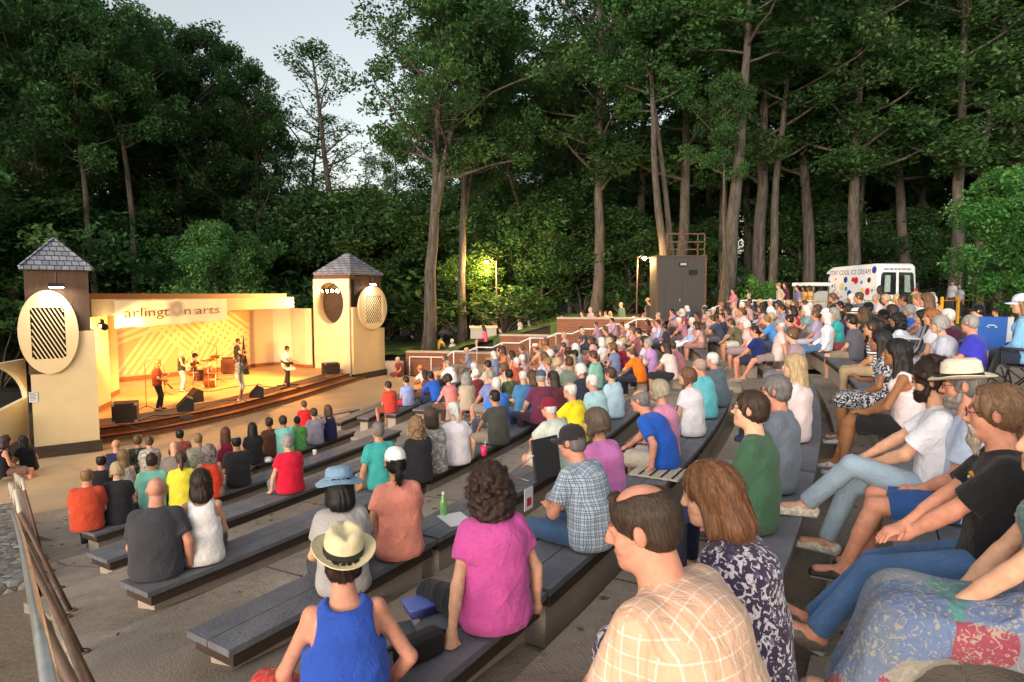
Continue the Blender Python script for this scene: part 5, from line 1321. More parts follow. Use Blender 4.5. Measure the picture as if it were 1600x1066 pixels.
for px, y, ty, lb, tn in ((345, 36, 352, 'rounded bright green bush rising behind the stage roof', (1.5, 1.6, 1.5)), (285, 37, 372, 'green bush behind the banner end of the stage roof', (1.3, 1.4, 1.3)), (745, 40.5, 395, 'leafy bush glowing yellow under the street lamp', (1.7, 1.5, .9)), (775, 41.5, 420, 'smaller bush right of the lamp lit bush', (1.5, 1.3, .8)), (1168, 34, 420, 'small round bright green tree on thin stems by the railing', (1.6, 1.9, 1.0)), (1575, 26, 270, 'pale green leafy tree at the right beside the lawn', (1.6, 1.9, 1.5)), (1625, 24, 300, 'light green bush under the pale tree', (1.5, 1.8, 1.4)), (-8, 31, 440, 'green bush left of the near tower', (1.2, 1.3, 1.1))):  # the two bushes by the lamp carry its yellow light in their tint
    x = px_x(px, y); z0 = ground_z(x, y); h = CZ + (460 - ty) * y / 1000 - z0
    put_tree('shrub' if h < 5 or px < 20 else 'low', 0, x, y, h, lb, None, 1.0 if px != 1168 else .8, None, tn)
# ================================================================ rails, walls, booth, vehicles, lamps, signs
M_RAILP = mat('rail_paint', srgb('#c9bda8'), .5, .08, 6, .05, 60)
M_GALV = mat('galvanised_pipe', srgb('#b9b7b2'), .35, .15, 9, .05, 60, metal=.75)
M_RAILD = mat('weathered_rail_post', srgb('#6b5548'), .6, .2, 9, .1, 60)
def brick(name, c1, c2, mo, w=.22, h=.075):
    m, t, ns, lk, b = nt(name); tc = N(ns, 'ShaderNodeTexCoord'); sp = N(ns, 'ShaderNodeSeparateXYZ'); lk.new(tc.outputs['Object'], sp.inputs[0])
    ad = N(ns, 'ShaderNodeMath', operation='ADD'); lk.new(sp.outputs[0], ad.inputs[0]); lk.new(sp.outputs[1], ad.inputs[1]); cb = N(ns, 'ShaderNodeCombineXYZ'); lk.new(ad.outputs[0], cb.inputs[0]); lk.new(sp.outputs[2], cb.inputs[1])
    br = N(ns, 'ShaderNodeTexBrick', in_={'Color1': (*c1, 1), 'Color2': (*c2, 1), 'Mortar': (*mo, 1), 'Scale': 1.0, 'Mortar Size': .008, 'Brick Width': w, 'Row Height': h}); lk.new(cb.outputs[0], br.inputs['Vector']); lk.new(br.outputs['Color'], b.inputs['Base Color'])
    b.inputs['Roughness'].default_value = .9; bp = N(ns, 'ShaderNodeBump', in_={'Strength': .6, 'Distance': .02}); bp.invert = True; lk.new(br.outputs['Fac'], bp.inputs['Height']); lk.new(bp.outputs[0], b.inputs['Normal']); MAT[name] = m; return m
M_BRICK = brick('red_brick', srgb('#8a4a2e'), srgb('#74402a'), srgb('#8d7a68'))
def stone():
    m, t, ns, lk, b = nt('field_stone'); tc = N(ns, 'ShaderNodeTexCoord'); vo = N(ns, 'ShaderNodeTexVoronoi', in_={'Scale': 7.0}); lk.new(tc.outputs['Object'], vo.inputs['Vector'])
    ve = N(ns, 'ShaderNodeTexVoronoi', feature='DISTANCE_TO_EDGE', in_={'Scale': 7.0}); lk.new(tc.outputs['Object'], ve.inputs['Vector'])
    rp = N(ns, 'ShaderNodeValToRGB'); e = rp.color_ramp; e.elements[0].color = (.10, .10, .10, 1); e.elements[1].color = (.30, .29, .27, 1)
    sc = N(ns, 'ShaderNodeSeparateColor'); lk.new(vo.outputs['Color'], sc.inputs[0]); lk.new(sc.outputs[0], rp.inputs[0]); st = N(ns, 'ShaderNodeMath', operation='LESS_THAN'); lk.new(ve.outputs['Distance'], st.inputs[0]); st.inputs[1].default_value = .05
    mx = N(ns, 'ShaderNodeMix', data_type='RGBA'); lk.new(st.outputs[0], mx.inputs[0]); lk.new(rp.outputs[0], mx.inputs[6]); mx.inputs[7].default_value = (.12, .10, .08, 1); lk.new(mx.outputs[2], b.inputs['Base Color'])
    b.inputs['Roughness'].default_value = .95; bp = N(ns, 'ShaderNodeBump', in_={'Strength': 1.0, 'Distance': .05}); lk.new(ve.outputs['Distance'], bp.inputs['Height']); lk.new(bp.outputs[0], b.inputs['Normal']); return m
M_STONE = stone()

# ---- stepped rail down the left aisle: each pair of posts carries a sloping pipe
def stair_rail(P, label, r=.022, hgt=.92, lean=Vector((0, 0, 0)), step=True, mats=None, mid=False, cat='handrail'):
    t = empty('handrail', P[0], 0, label, cat); o = P[0]; up = Vector((0, 0, 1)) * hgt + lean; tp = [p - o + up for p in P]; m1, m2 = mats or (M_RAILP, M_RAILP)
    for p in P:
        mb = MB(); mb.tube([p - o, p - o + up], r, 8); mb.lathe([(.05, .0), (.05, .012), (.03, .02)], 10, c=p - o); mb.build('post', m2, t)
    mb = MB(); pts = []
    for i, q in enumerate(tp):
        if step and i and abs(q.z - tp[i-1].z) > .05: a = tp[i-1]; k = a.lerp(q, .62); pts.append(Vector((k.x, k.y, a.z)))
        pts.append(q)
    mb.tube(pts, r * 1.05, 8); mb.build('top_rail', m1, t)
    if mid:
        mb = MB(); mb.tube([q - up * .45 for q in tp], r * .9, 8); mb.build('mid_rail', m2, t)
    return t
ln = AL.to_3d() * .30
def aisle_pt(s, l=.50): q = A0 + AD * s + AL * l; return Vector((q.x, q.y, aisle_z(s) + .02))
stair_rail([aisle_pt(-1.9, .60), aisle_pt(-.6, .58), aisle_pt(1.0, .56), aisle_pt(2.3, .55), aisle_pt(3.5, .55)], 'galvanised pipe handrail beside the upper aisle, nearest the camera', .015, .95, ln, False, (M_GALV, M_RAILD), True)
stair_rail([aisle_pt(s) for s in (3.7, 4.9, 6.1, 7.2)], 'weathered pipe handrail beside the middle of the left aisle', .018, .92, ln, True, (M_RAILP, M_RAILD))
stair_rail([aisle_pt(s) for s in (7.5, 8.6, 9.7, 10.8, 11.9)], 'stepped handrail above the stone wall near the stage', .018, .92, ln * .5, True, (M_RAILP, M_RAILD))
stair_rail([aisle_pt(s, 1.05) - Vector((0, 0, .1)) for s in (.2, 1.6, 3.0, 4.6)], 'second galvanised pipe rail just outside the left aisle rail', .020, .90, ln, False, (M_GALV, M_GALV))
# stone wall below the rail and a gravel path outside it
mb = MB(); S2 = np.linspace(5.5, 12.2, 12); V = []
for s in S2:
    for l, dz in ((.66, .0), (.66, -1.2), (1.0, .0), (1.0, -1.2)):
        q = A0 + AD * s + AL * l; V.append((q.x, q.y, aisle_z(s) + (.10 + .25 * smooth(5.5, 8, s) if dz == 0 else dz)))
F = []
for i in range(len(S2) - 1): o = 4 * i; F += [(o, o+4, o+5, o+1), (o+2, o+3, o+7, o+6), (o, o+2, o+6, o+4)]
F += [(0, 1, 3, 2), (44, 46, 47, 45)]
tag(mb.add(V, F).build('stone_wall', M_STONE), 'low grey stone wall beside the left aisle', 'wall')
V = []; Q = []
for i, s in enumerate(np.linspace(-2.5, 13, 24)):
    for l in (.66, 2.6): q = A0 + AD * s + AL * l; V.append((q.x, q.y, max(ground_z(q.x, q.y), aisle_z(s) - .25) + .10))
    if i: Q.append((2*i-2, 2*i, 2*i+1, 2*i-1))
tag(MB().add(V, Q).build('path', mat('gravel', srgb('#8d7b68'), .95, .3, 25, .8, 120)), kind='structure')

# ---- far side: stepped rail, brick retaining walls, kerb
FRL = [(-5.35, 33.25), (-4.2, 33.05), (-3.0, 32.8), (-1.8, 32.55), (-.5, 32.3), (.9, 32.1), (2.2, 31.9), (3.5, 31.7), (4.8, 31.5), (6.1, 31.4), (7.4, 31.2), (8.7, 31.0), (10.0, 30.8)]
def frz(x): return max(0, far_floor(40 + x)) if x > -3.9 else .0
FP = [Vector((x, y, frz(x))) for x, y in FRL]
names = ['beside the plaza', 'along the lower brick wall', 'along the upper brick wall', 'at the top by the brown booth']
for i, (a, b) in enumerate(((0, 4), (3, 7), (6, 10), (9, 13))):
    stair_rail(FP[a:b], 'white painted stepped handrail of the far stairs, section ' + names[i], .03, .95, mats=(M_WHITE, M_WHITE))
for i, (xa, xb, za, zb, lb) in enumerate(((-5.6, -.6, -.1, 1.12, 'low brick retaining wall beside the plaza under the lawn'), (-.6, 2.3, .4, 2.05, 'brown brick retaining wall below the seated pair'), (2.3, 7.0, 1.2, 2.95, 'higher brick retaining wall below the far lawn crowd'))):
    ya = 33.9 - .16 * (xa + 5.6); yb = 33.9 - .16 * (xb + 5.6); t = empty('brick_wall', (xa, ya, za), 0, lb, 'wall')
    a = Vector((0, 0, 0)); b = Vector((xb - xa, yb - ya, 0)); d = b.normalized(); nn = Vector((d.y, -d.x, 0)) * .17
    MB().prism([((a - nn).x, (a - nn).y), ((a + nn).x, (a + nn).y), ((b + nn).x, (b + nn).y), ((b - nn).x, (b - nn).y)], zb - za).build('wall', M_BRICK, t); nn *= 1.25
    MB().prism([((a - nn).x, (a - nn).y), ((a + nn).x, (a + nn).y), ((b + nn).x, (b + nn).y), ((b - nn).x, (b - nn).y)], .09, zb - za + .002).build('coping', M_CONC2, t)
tag(MB().box((-6.9, 33.6, .35), (2.4, .35, .7), rz=-.1).build('kerb_wall', M_CONC2), 'low concrete wall between the far tower and the far stairs', 'wall')

# ---- brown lighting booth with a railed roof
x0, x1 = px_x(1025, 30.5), px_x(1100, 30.5); zb = CZ - 1.27; zt = CZ + .058 * 30.5
t = empty('lighting_booth', ((x0 + x1) / 2, 31.2, zb), 0, 'dark brown box shaped lighting booth with railed roof above the far stairs', 'booth'); w = x1 - x0; h = zt - zb
MB().box((0, 0, h / 2), (w, 1.6, h)).build('wall', mat('booth_siding', srgb('#3d3b3a'), .8, .1, 2, .25, 14, stretch=(9, 9, .3)), t)
MB().box((0, 0, h + .03), (w + .12, 1.72, .06)).build('roof', M_BROWN, t)
tr = MB(); tr.box((-w/2, -.805, h/2), (.09, .03, h)); tr.box((w/2, -.805, h/2), (.09, .03, h)); tr.box((0, -.81, .06), (w + .06, .03, .12)); tr.build('corner_trim', M_BROWN, t)
for xx in (-w * .30, w * .02, w * .34, w * .48):
    MB().bar((xx, -.7, h + .06), (xx, -.7, h + 1.1), .05).build('rail_post', M_BROWN, t)
for zz in (.35, .7, 1.08): MB().bar((-w * .30, -.7, h + zz), (w * .48, -.7, h + zz), .05, .06).build('rail', M_BROWN, t)
f = MB().box((.05, -.88, h - .35), (.34, .12, .16)).build('dark_floodlight', M_BLACK, t); MB().box((.05, -.945, h - .36), (.28, .01, .10)).build('lens', M_METAL, f)

dr = MB().box((-.35, -.812, 1.05), (.8, .03, 2.0)).build('door', MAT['booth_siding'], t); MB().box((-.06, -.835, 1.0), (.04, .03, .12)).build('handle', M_METAL, dr); MB().box((.55, -.815, 2.3), (.4, .03, .25)).build('vent', M_DARK, t)
# ---- lamp posts
def lamp_post(x, y, ztop, label, power, arm=Vector((.6, 0, 0)), r=.05):
    z0 = ground_z(x, y); t = empty('lamp_post', (x, y, z0), 0, label, 'street lamp'); H = ztop - z0
    MB().tube([(0, 0, -.1), (0, 0, H * .5), (0, 0, H + .1)], [r * 1.3, r, r * .8], 10).build('pole', M_RAILD, t)
    MB().tube([(0, 0, H), arm * .5 + Vector((0, 0, H + .12)), arm + Vector((0, 0, H + .14))], .025, 8).build('arm', M_RAILD, t)
    c = arm + Vector((0, 0, H)); MB().lathe([(.03, .14), (.12, .10), (.16, .03), (.15, .02)], 14, c=c).build('shade', M_METAL, t)
    MB().lathe([(.001, -.11), (.07, -.085), (.11, -.01), (.09, .05), (.001, .07)], 12, c=c).build('bulb', M_LAMPO, t)
    l = bpy.data.lights.new('lamp_light', 'POINT'); l.energy = power; l.color = (1, .60, .22); l.shadow_soft_size = .12
    o = bpy.data.objects.new('lamp_light', l); link(o, t); o.location = c - Vector((0, 0, .16))
p = at_y(760, 409, 37.9); lamp_post(p.x + .6, 37.9, p.z, 'lit amber street lamp on a pole behind the lawn trees', 900, Vector((-.6, 0, 0)))
p = at_y(1012, 402, 31.8); lamp_post(p.x - .35, 32.6, p.z, 'lit amber lamp on a pole left of the brown booth', 420, Vector((.35, 0, 0)), .035)

# ---- grey utility box, dark parked van beyond the lawn
x, y = px_x(755, 37.5), 37.5; t = empty('utility_box', (x, y, ground_z(x, y)), .08, 'pale grey utility box at the edge of the lawn', 'utility box')
h = CZ + (460 - 512) * .0375 - ground_z(x, y); MB().box((0, 0, h / 2), (1.5, .9, h)).build('body', mat('utility_grey', srgb('#a9a8a0'), .6, .1, 2, .1, 30), t)
MB().box((0, 0, h + .05), (1.64, 1.04, .10)).build('lid', M_CREAM2, t); MB().box((.0, -.456, h * .5), (.02, .012, h * .8)).build('door_seam', M_DARK, t); MB().box((.14, -.46, h * .55), (.04, .03, .14)).build('handle', M_METAL, t)
M_VAN = mat('dark_car_paint', (.03, .034, .036), .25, .05, 3, 0, spec=.6); M_GLASS = mat('dark_glass', (.015, .018, .02), .08, .05, 3, 0, spec=.8); M_TYRE = mat('tyre_rubber', (.015, .015, .015), .9, .1, 8, .2, 60)
def vehicle(name, loc, rz, label, prof, W, wheels, m_body, glass, extra=None, cat='van', rw=.34):
    "body from a side outline (x forward, z up), slightly narrower at the roof"
    t = empty(name, loc, rz, label, cat); n = len(prof); V = []; zm = max(z for x, z in prof)
    for y, f in ((-W/2, 1), (W/2, 1)):
        for x, z in prof: k = 1 - .16 * max(0, (z - zm * .5) / zm); V.append((x, y * k, z))
    F = [tuple(range(n)), tuple(range(2*n-1, n-1, -1))] + [(i, n+i, n+(i+1)%n, (i+1)%n) for i in range(n)]
    b = MB().add(V, F).build('body', m_body, t); bv = b.modifiers.new('soft_edges', 'BEVEL'); bv.width = .09; bv.segments = 3; bv.limit_method = 'ANGLE'; bv.angle_limit = R(25)
    for x in wheels:
        for s_ in (-1, 1):
            w_ = MB(); M = Matrix.Rotation(PI/2, 3, 'X'); w_.lathe([(rw*.6, -.1), (rw*.95, -.1), (rw, -.06), (rw, .06), (rw*.95, .1), (rw*.6, .1)], 22, c=(x, s_ * (W/2 - .09), rw), M=M); wo = w_.build('wheel', M_TYRE, t)
            w_ = MB(); w_.lathe([(.001, -.10), (rw*.2, -.105), (rw*.58, -.09), (rw*.6, -.04), (rw*.6, .04), (rw*.58, .09), (rw*.2, .105), (.001, .10)], 22, c=(x, s_ * (W/2 - .085), rw), M=M); w_.build('rim', M_METAL, wo)
    def side(x, z, y): k = 1 - .16 * max(0, (z - zm * .5) / zm); return Vector((x, y * k, z))
    return t, side
x, y = px_x(682, 43.5), 43.5
prof = [(-2.4, .35), (-2.45, .9), (-2.4, 1.55), (-2.2, 1.78), (.2, 1.80), (.95, 1.25), (2.1, 1.05), (2.4, .8), (2.4, .35)]
t, sd = vehicle('parked_van', (x, y, ground_z(x, y) + .0), PI + .06, 'dark parked minivan beyond the lawn behind two trunks', prof, 1.85, (-1.5, 1.5), M_VAN, None)
for a, b_ in ((-2.2, -1.2), (-1.12, -.1), (-.02, .62)):
    for s_ in (-1, 1):
        g_ = MB(); P4_ = [sd(a, 1.2, s_ * .935), sd(b_, 1.2, s_ * .935), sd(min(b_, .3), 1.66, s_ * .935), sd(a + .05, 1.66, s_ * .935)]; g_.add(P4_, [(0, 1, 2, 3) if s_ < 0 else (3, 2, 1, 0)]); g_.build('window', M_GLASS, t)
MB().tube([(-2.0, .75, 1.84), (.1, .75, 1.86)], .03, 8).build('roof_rail', M_METAL, t); MB().tube([(-2.0, -.75, 1.84), (.1, -.75, 1.86)], .03, 8).build('roof_rail', M_METAL, t)
for s_ in (-1, 1): MB().box((2.33, s_ * .66, .88), (.12, .34, .16)).build('headlight', M_CHROME, t)
MB().box((-2.44, 0, .6), (.1, 1.7, .2)).build('bumper', M_BLACK, t)

# ---- ice cream van
M_VANW = mat('white_van_paint', srgb('#dfe3ea'), .3, .04, 2, .02, 20, spec=.5)
vz = CZ - 1.27; rl = Vector((17.05, 30.0, vz)); vh = R(95)           # rear left corner, heading
fw = Vector((math.cos(vh), math.sin(vh), 0)); rt = Vector((fw.y, -fw.x, 0)); W = 2.0; Lv = 5.7; ctr = rl + rt * W / 2 + fw * Lv / 2
prof = [(-2.85, .40), (-2.86, 1.1), (-2.80, 2.55), (-2.62, 2.72), (.9, 2.68), (1.35, 2.5), (2.02, 1.50), (2.62, 1.28), (2.85, 1.0), (2.86, .42)]
t, sd = vehicle('ice_cream_van', ctr, vh, 'white high roofed ice cream van with coloured polka dots', prof, W, (-1.75, 1.85), M_VANW, None, rw=.35)
M_NAVY = mat('navy_lettering', srgb('#33305f'), .5, .02, 4, 0)
DOT = {'r': mat('red_dot', srgb('#c2283a'), .5, .03, 4, 0), 'b': mat('blue_dot', srgb('#2b3f9a'), .5, .03, 4, 0), 'y': mat('yellow_dot', srgb('#d8c67a'), .5, .03, 4, 0), 'c': mat('sky_blue_dot', srgb('#3f83c0'), .5, .03, 4, 0), 'n': M_NAVY, 'g': mat('grey_dot', srgb('#8c90a0'), .5, .03, 4, 0)}
def sidept(x, z, o=.006): p = sd(x, z, W / 2); return p + Vector((0, o, .0))
dots = [(-2.52, 2.42, .17, 'b'), (-2.2, 1.95, .13, 'n'), (-2.15, 1.4, .17, 'r'), (-2.5, 1.45, .08, 'g'), (-1.75, 1.45, .14, 'y'), (-1.65, 1.85, .09, 'c'), (-1.2, 1.95, .17, 'r'), (-.95, 2.0, .12, 'r'), (-.75, 1.3, .18, 'b'), (-.35, 2.0, .16, 'b'), (-.45, 1.55, .11, 'c'), (-.05, 1.65, .19, 'y'), (-1.5, .95, .13, 'r'), (-.7, .98, .17, 'y'), (.15, 1.05, .11, 'r'), (.55, 1.1, .10, 'c'), (.9, .88, .16, 'r'), (.75, 1.7, .07, 'n'), (1.05, 1.9, .09, 'n'), (.5, 2.05, .06, 'r'), (-1.95, 1.0, .05, 'c'), (-2.45, .75, .10, 'r'), (-.1, 1.15, .06, 'g'), (.6, 1.4, .05, 'r'), (1.15, 2.25, .10, 'b'), (.2, 1.35, .05, 'g')]
for x_, z_, r_, k_ in dots:
    V = [sidept(x_, z_)] + [sidept(x_ + r_ * math.cos(a), z_ + r_ * math.sin(a)) for a in np.linspace(0, 2 * PI, 21)[:-1]]
    MB().add(V, [(0, 1 + (i + 1) % 20, 1 + i) for i in range(20)]).build('dot', DOT[k_], t)
def van_text(txt, fr, m, name, h):
    me = text_mesh(txt, 1.0, 0); co = [v.co.copy() for v in me.vertices]; a, b_ = min(c.x for c in co), max(c.x for c in co)
    for v in me.vertices: u = (v.co.x - a) / (b_ - a); v.co = fr(u, v.co.y / .7 * h)
    me.materials.clear(); me.materials.append(m); obj(name, me, None, t)
van_text('STAY COOL ICE CREAM', lambda u, q: sidept(1.05 - u * 3.3, 2.26 - u * .02 + q, .008), M_NAVY, 'lettering', .24)
van_text('5', lambda u, q: sidept(.62 - u * .2, 1.45 + q, .008), DOT['g'], 'emblem', .36)
def rear(yy, z, o=.02): k = 1 - .16 * max(0, (z - 1.36) / 2.72); return Vector((-2.86 + (.06 * max(0, (z - 1.1) / 1.45)) - o, yy * k, z))
rm = MB()
for a, b_ in ((.70, .46), (.42, .20), (.16, .02), (-.02, -.18), (-.22, -.44), (-.48, -.70)):
    rm.add([rear(a, 2.40, .012), rear(b_, 2.40, .012), rear(b_, 2.49, .012), rear(a, 2.49, .012)], [(0, 1, 2, 3)])
rm.build('rear_lettering', DOT['g'], t)
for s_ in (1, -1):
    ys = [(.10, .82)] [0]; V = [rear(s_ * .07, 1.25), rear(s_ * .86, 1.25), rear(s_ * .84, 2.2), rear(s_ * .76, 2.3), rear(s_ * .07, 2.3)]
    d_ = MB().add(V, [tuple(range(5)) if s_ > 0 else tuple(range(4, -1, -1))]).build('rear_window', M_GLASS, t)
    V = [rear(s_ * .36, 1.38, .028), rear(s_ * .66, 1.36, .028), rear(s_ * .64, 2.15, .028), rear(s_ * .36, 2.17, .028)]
    MB().add(V, [(0, 1, 2, 3) if s_ > 0 else (3, 2, 1, 0)]).build('painted_reflection', mat('painted_reflection', srgb('#8fa39c'), .15, .3, 3, 0), d_)  # pale flat card on the pane, a window reflection painted as colour
    MB().box(rear(s_ * .93, 1.35, .02), (.06, .10, .42)).build('tail_light', DOT['r'], t)
sw = MB(); P4_ = [sidept(1.15, 1.45), sidept(1.98, 1.45), sidept(1.42, 2.32), sidept(1.15, 2.36)]; sw.add(P4_, [(3, 2, 1, 0)]); sw.build('side_window', M_GLASS, t)
MB().box((-2.9, 0, .5), (.12, 1.9, .2)).build('bumper', M_BLACK, t); MB().box((-2.885, 0, .88), (.02, .5, .12)).build('number_plate', M_CREAM2, t)
MB().bar(Vector((-2.6, 1.002, .82)), Vector((2.3, 1.002, .82)), .02, .07).build('rub_strip', M_METAL, t)
MB().box((1.5, 1.2, 1.62), (.12, .22, .32)).build('mirror', M_BLACK, t)
MB().box((-2.3, 0, 2.75), (.4, .5, .08)).build('roof_vent', M_BLACK, t)

# ---- picnic shelter beside the van, orange lit barrier fence, sign board
x, y = px_x(1266, 31), 31; t = empty('serving_table', (x, y, vz), .3, 'small white canopied serving stand left of the ice cream van', 'stand')
MB().box((0, 0, 1.75), (1.3, 1.1, .16)).build('canopy', M_WHITE, t)
for a in (-.58, .58):
    for b_ in (-.48, .48): MB().bar((a, b_, 0), (a, b_, 1.7), .05).build('leg', M_METAL, t)
MB().box((0, 0, .85), (1.2, .8, .05)).build('table_top', M_CREAM2, t)
M_LIT_POST = mat('orange_lit_post', srgb('#c9962c'), .7, .1, 6, .1, 30)  # wood posts: orange light put into their colour; the bollard shares it
fp = [at_y(1462, 478, 22), at_y(1471, 482, 25), at_y(1497, 477, 27), at_y(1531, 470, 28), at_y(1582, 467, 28.5), at_y(1640, 466, 29)]
t = empty('post_fence', (fp[1].x, fp[1].y, ground_z(fp[1].x, fp[1].y)), 0, 'orange lit post and cord fence across the lawn at the right', 'fence'); o = t.location.copy(); tops = []
for i, p in enumerate(fp):
    if i == 0: continue
    g0 = ground_z(p.x, p.y); MB().bar(Vector((p.x, p.y, g0 - .1)) - o, Vector((p.x, p.y, g0 + 1.15)) - o, .09).build('post', M_LIT_POST, t); tops.append(Vector((p.x, p.y, g0 + 1.0)) - o)
MB().tube(tops, .022, 6).build('cord', mat('orange_cord', srgb('#b5702e'), .7, .1, 6, 0), t)
p = at_y(1468, 500, 15.5); g0 = ground_z(p.x, p.y); tag(MB().tube([(0, 0, -.1), (0, 0, .8), (0, 0, 1.0)], [.05, .05, .05], 10).build('bollard', M_LIT_POST, None, (p.x, p.y, CZ - 1.27)), 'single yellow bollard behind the grey haired lady', 'bollard')
x, y = px_x(1518, 29.5), 29.5; g0 = ground_z(x, y); t = empty('sign_board', (x, y, g0), .15, 'white sign board on two posts beyond the orange lit fence', 'sign')
zt = CZ + (460 - 423) * .0295 - g0; MB().box((0, 0, zt - .32), (.50, .03, .62)).build('panel', M_WHITE, t); MB().box((-.01, -.02, zt - .32), (.02, .01, .6)).build('panel_seam', M_METAL, t)
for a in (-.17, .17): MB().bar((a, .03, -.1), (a, .03, zt - .1), .05).build('post', M_WOOD, t)
# rail along the top walkway by the standing couple
stair_rail([Vector((px_x(px, 28), 28, CZ - 1.27)) for px in (1157, 1190, 1225)], 'white handrail at the top walkway below the standing couple', .028, 1.0, step=False, mats=(M_WHITE, M_WHITE))
stair_rail([Vector((px_x(px, 27.5), 27.5, CZ - 1.27)) for px in (1232, 1290, 1350, 1400)], 'thin grey handrail in front of the ice cream van', .022, 1.0, step=False, mats=(M_GALV, M_GALV))
# overhead wire
a, b_ = at_y(1250, 355, 34), at_y(1760, 268, 30); tag(MB().tube([a.lerp(b_, k / 12) + Vector((0, 0, -.5 * math.sin(PI * k / 12))) for k in range(13)], .012, 5).build('overhead_wire', M_BLACK), 'thin dark cable sagging in front of the trees', 'cable')
# ================================================================ people
SK = {'p': srgb('#dfb093'), 'l': srgb('#d3a184'), 't': srgb('#c08d69'), 'm': srgb('#9a6a48'), 'b': srgb('#6d4630'), 'd': srgb('#46302a'), 'r': srgb('#d09178')}
HC = {'k': (.012, .010, .010), 'd': (.030, .018, .012), 'n': (.060, .034, .019), 'c': (.11, .06, .03), 'a': (.22, .13, .06), 'y': (.42, .31, .17), 'g': (.26, .25, .24), 'w': (.56, .55, .53), 's': (.15, .14, .135), 'o': (.26, .09, .03)}
def cl(h): return srgb(h)
def seat_xy(hx, hy, zseat, rz, P, S):
    J = joints(P); h = J['H'] * S; z = zseat + h[2]; q = at_z(hx, hy, z)
    c, s = math.cos(rz), math.sin(rz); return Vector((q.x - (c * h[0] - s * h[1]), q.y - (s * h[0] + c * h[1]), zseat))
def vox_for(d): return min(.024, max(.0075, d * .0021))
ROOTS = []
def sit(hx, hy, row, deg, label, P=None, S=None, vox=None, dz=0.0, group=None, **kw):
    S = S or (.93 if row in (-1,) else .90); P = P or make_pose(); zs = row_z(row) + dz if not isinstance(row, float) else row
    loc = seat_xy(hx, hy, zs, R(deg), P, S); d = loc.y
    if not isinstance(row, float):
        k = r_of(loc.x, loc.y) - ROWS[row][0]
        lim = .13 if loc.y > 3.6 else .30
        if abs(k) > lim:
            az = math.atan2(loc.y - RC.y, loc.x - RC.x); ra = Vector((math.cos(az), math.sin(az), 0)); ta = Vector((-ra.y, ra.x, 0)); hd = loc + Matrix.Rotation(R(deg), 3, 'Z') @ Vector(joints(P)['H']) * S; q = hd.x / hd.y
            loc = loc - ra * (abs(k) - lim) * (1 if k > 0 else -1); h2 = hd - ra * (abs(k) - lim) * (1 if k > 0 else -1); loc = loc + ta * ((q * h2.y - h2.x) / (ta.x - q * ta.y))
    ROOTS.append((row, label, r_of(loc.x, loc.y))); kw.setdefault('skin', SK['l']); return person(label, loc, R(deg), P, vox=vox or vox_for(d), S=S, group=group, **kw)
AUD = 'audience seated on the benches'
mp = make_pose
JEAN = cl('#4a6285'); NAVY = cl('#262b44'); BLK = (.02, .02, .022); KHA = cl('#a08a6c'); GRY = cl('#75757a')
WIN = m_cloth('cream_check', 'window', (.86, .80, .74), (.62, .33, .20), 1.3); CHK = m_cloth('blue_check', 'plaid', (.10, .16, .26), (.07, .10, .18), 1.25)
FLO = m_cloth('purple_floral', 'floral', (.55, .5, .55), (.10, .08, .16)); PATCH = m_cloth('patchwork', 'patch', (.36, .33, .26)); CAMO = m_cloth('leaf_print', 'floral', (.10, .13, .07), (.30, .28, .22)); STR = m_cloth('navy_stripe', 'stripe', (.02, .025, .08)); RED_F = m_cloth('red_floral', 'floral', (.55, .08, .05), (.60, .30, .08)); BW = m_cloth('black_white_print', 'floral', (.6, .6, .58), (.5, .5, .5)); PLAID = m_cloth('grey_plaid', 'plaid', (.10, .12, .2), (.5, .5, .5), .8); MAR = m_cloth('maroon_floral', 'floral', (.35, .05, .05), (.05, .12, .10))

# ---- the row above the camera's aisle (R-1)
STRETCH = lambda sp=0: (((-.10 + sp, .70, -.35), (0, .4, 1), (-.15, .9, .4)), ((.05 + sp, .72, -.36), (0, .4, 1), (.1, .9, .4)))
b, J, T = sit(1552, 645, -1, 61, 'long haired man with goatee in a black printed tee and jeans', mp(lean=-4, slump=10, arms=(((.03, .36, .16), (1, -.4, -.5), (-.5, .8, -.2)), ((-.05, .38, .19), (.9, -.4, -.5), (-.7, .7, -.1))), legs=STRETCH(), head=(-6, 4, 0), shw=1.06),
    skin=SK['r'], hair='longtied', haircol=(.16, .09, .05), top='short', topcol=(.014, .014, .016), bot='pants', botcol=cl('#4b6a95'), shoe=cl('#6b6258'), beard='goatee', beardcol=(.42, .36, .30), glasses=True)
# printed emblem: a lightning framed lyric print, built from flat pieces on the chest
def chest_point(J, u, v, P, e=.030):
    v -= .085; return J['C'] + J['up'] * v + J['sx'] * u + J['fwd'] * (.121 + e * .3 - abs(u) ** 2 * 2.6)
MO = mat('orange_print', srgb('#d8912a'), .8, .05, 9, 0); MW = mat('white_print', srgb('#cfcabd'), .8, .05, 9, 0)
mbp = MB()
for a, c in (((-.085, .11), (-.085, -.10)), ((-.085, .11), (-.02, .135)), ((.085, .07), (.085, -.12)), ((.085, .07), (.05, .12))): mbp.bar(chest_point(J, *a, None), chest_point(J, *c, None), .012, .012)
mbp.build('orange_print', MO, b)
mbp = MB()
for a, c in (((-.05, .08), (-.01, -.09)), ((-.01, .085), (.03, -.06)), ((.045, .06), (.02, -.09)), ((-.055, .0), (.05, .03)), ((-.045, -.05), (.04, -.085)), ((.0, .11), (.035, .09))): mbp.bar(chest_point(J, *a, None), chest_point(J, *c, None), .017, .012)
mbp.build('white_print', MW, b)
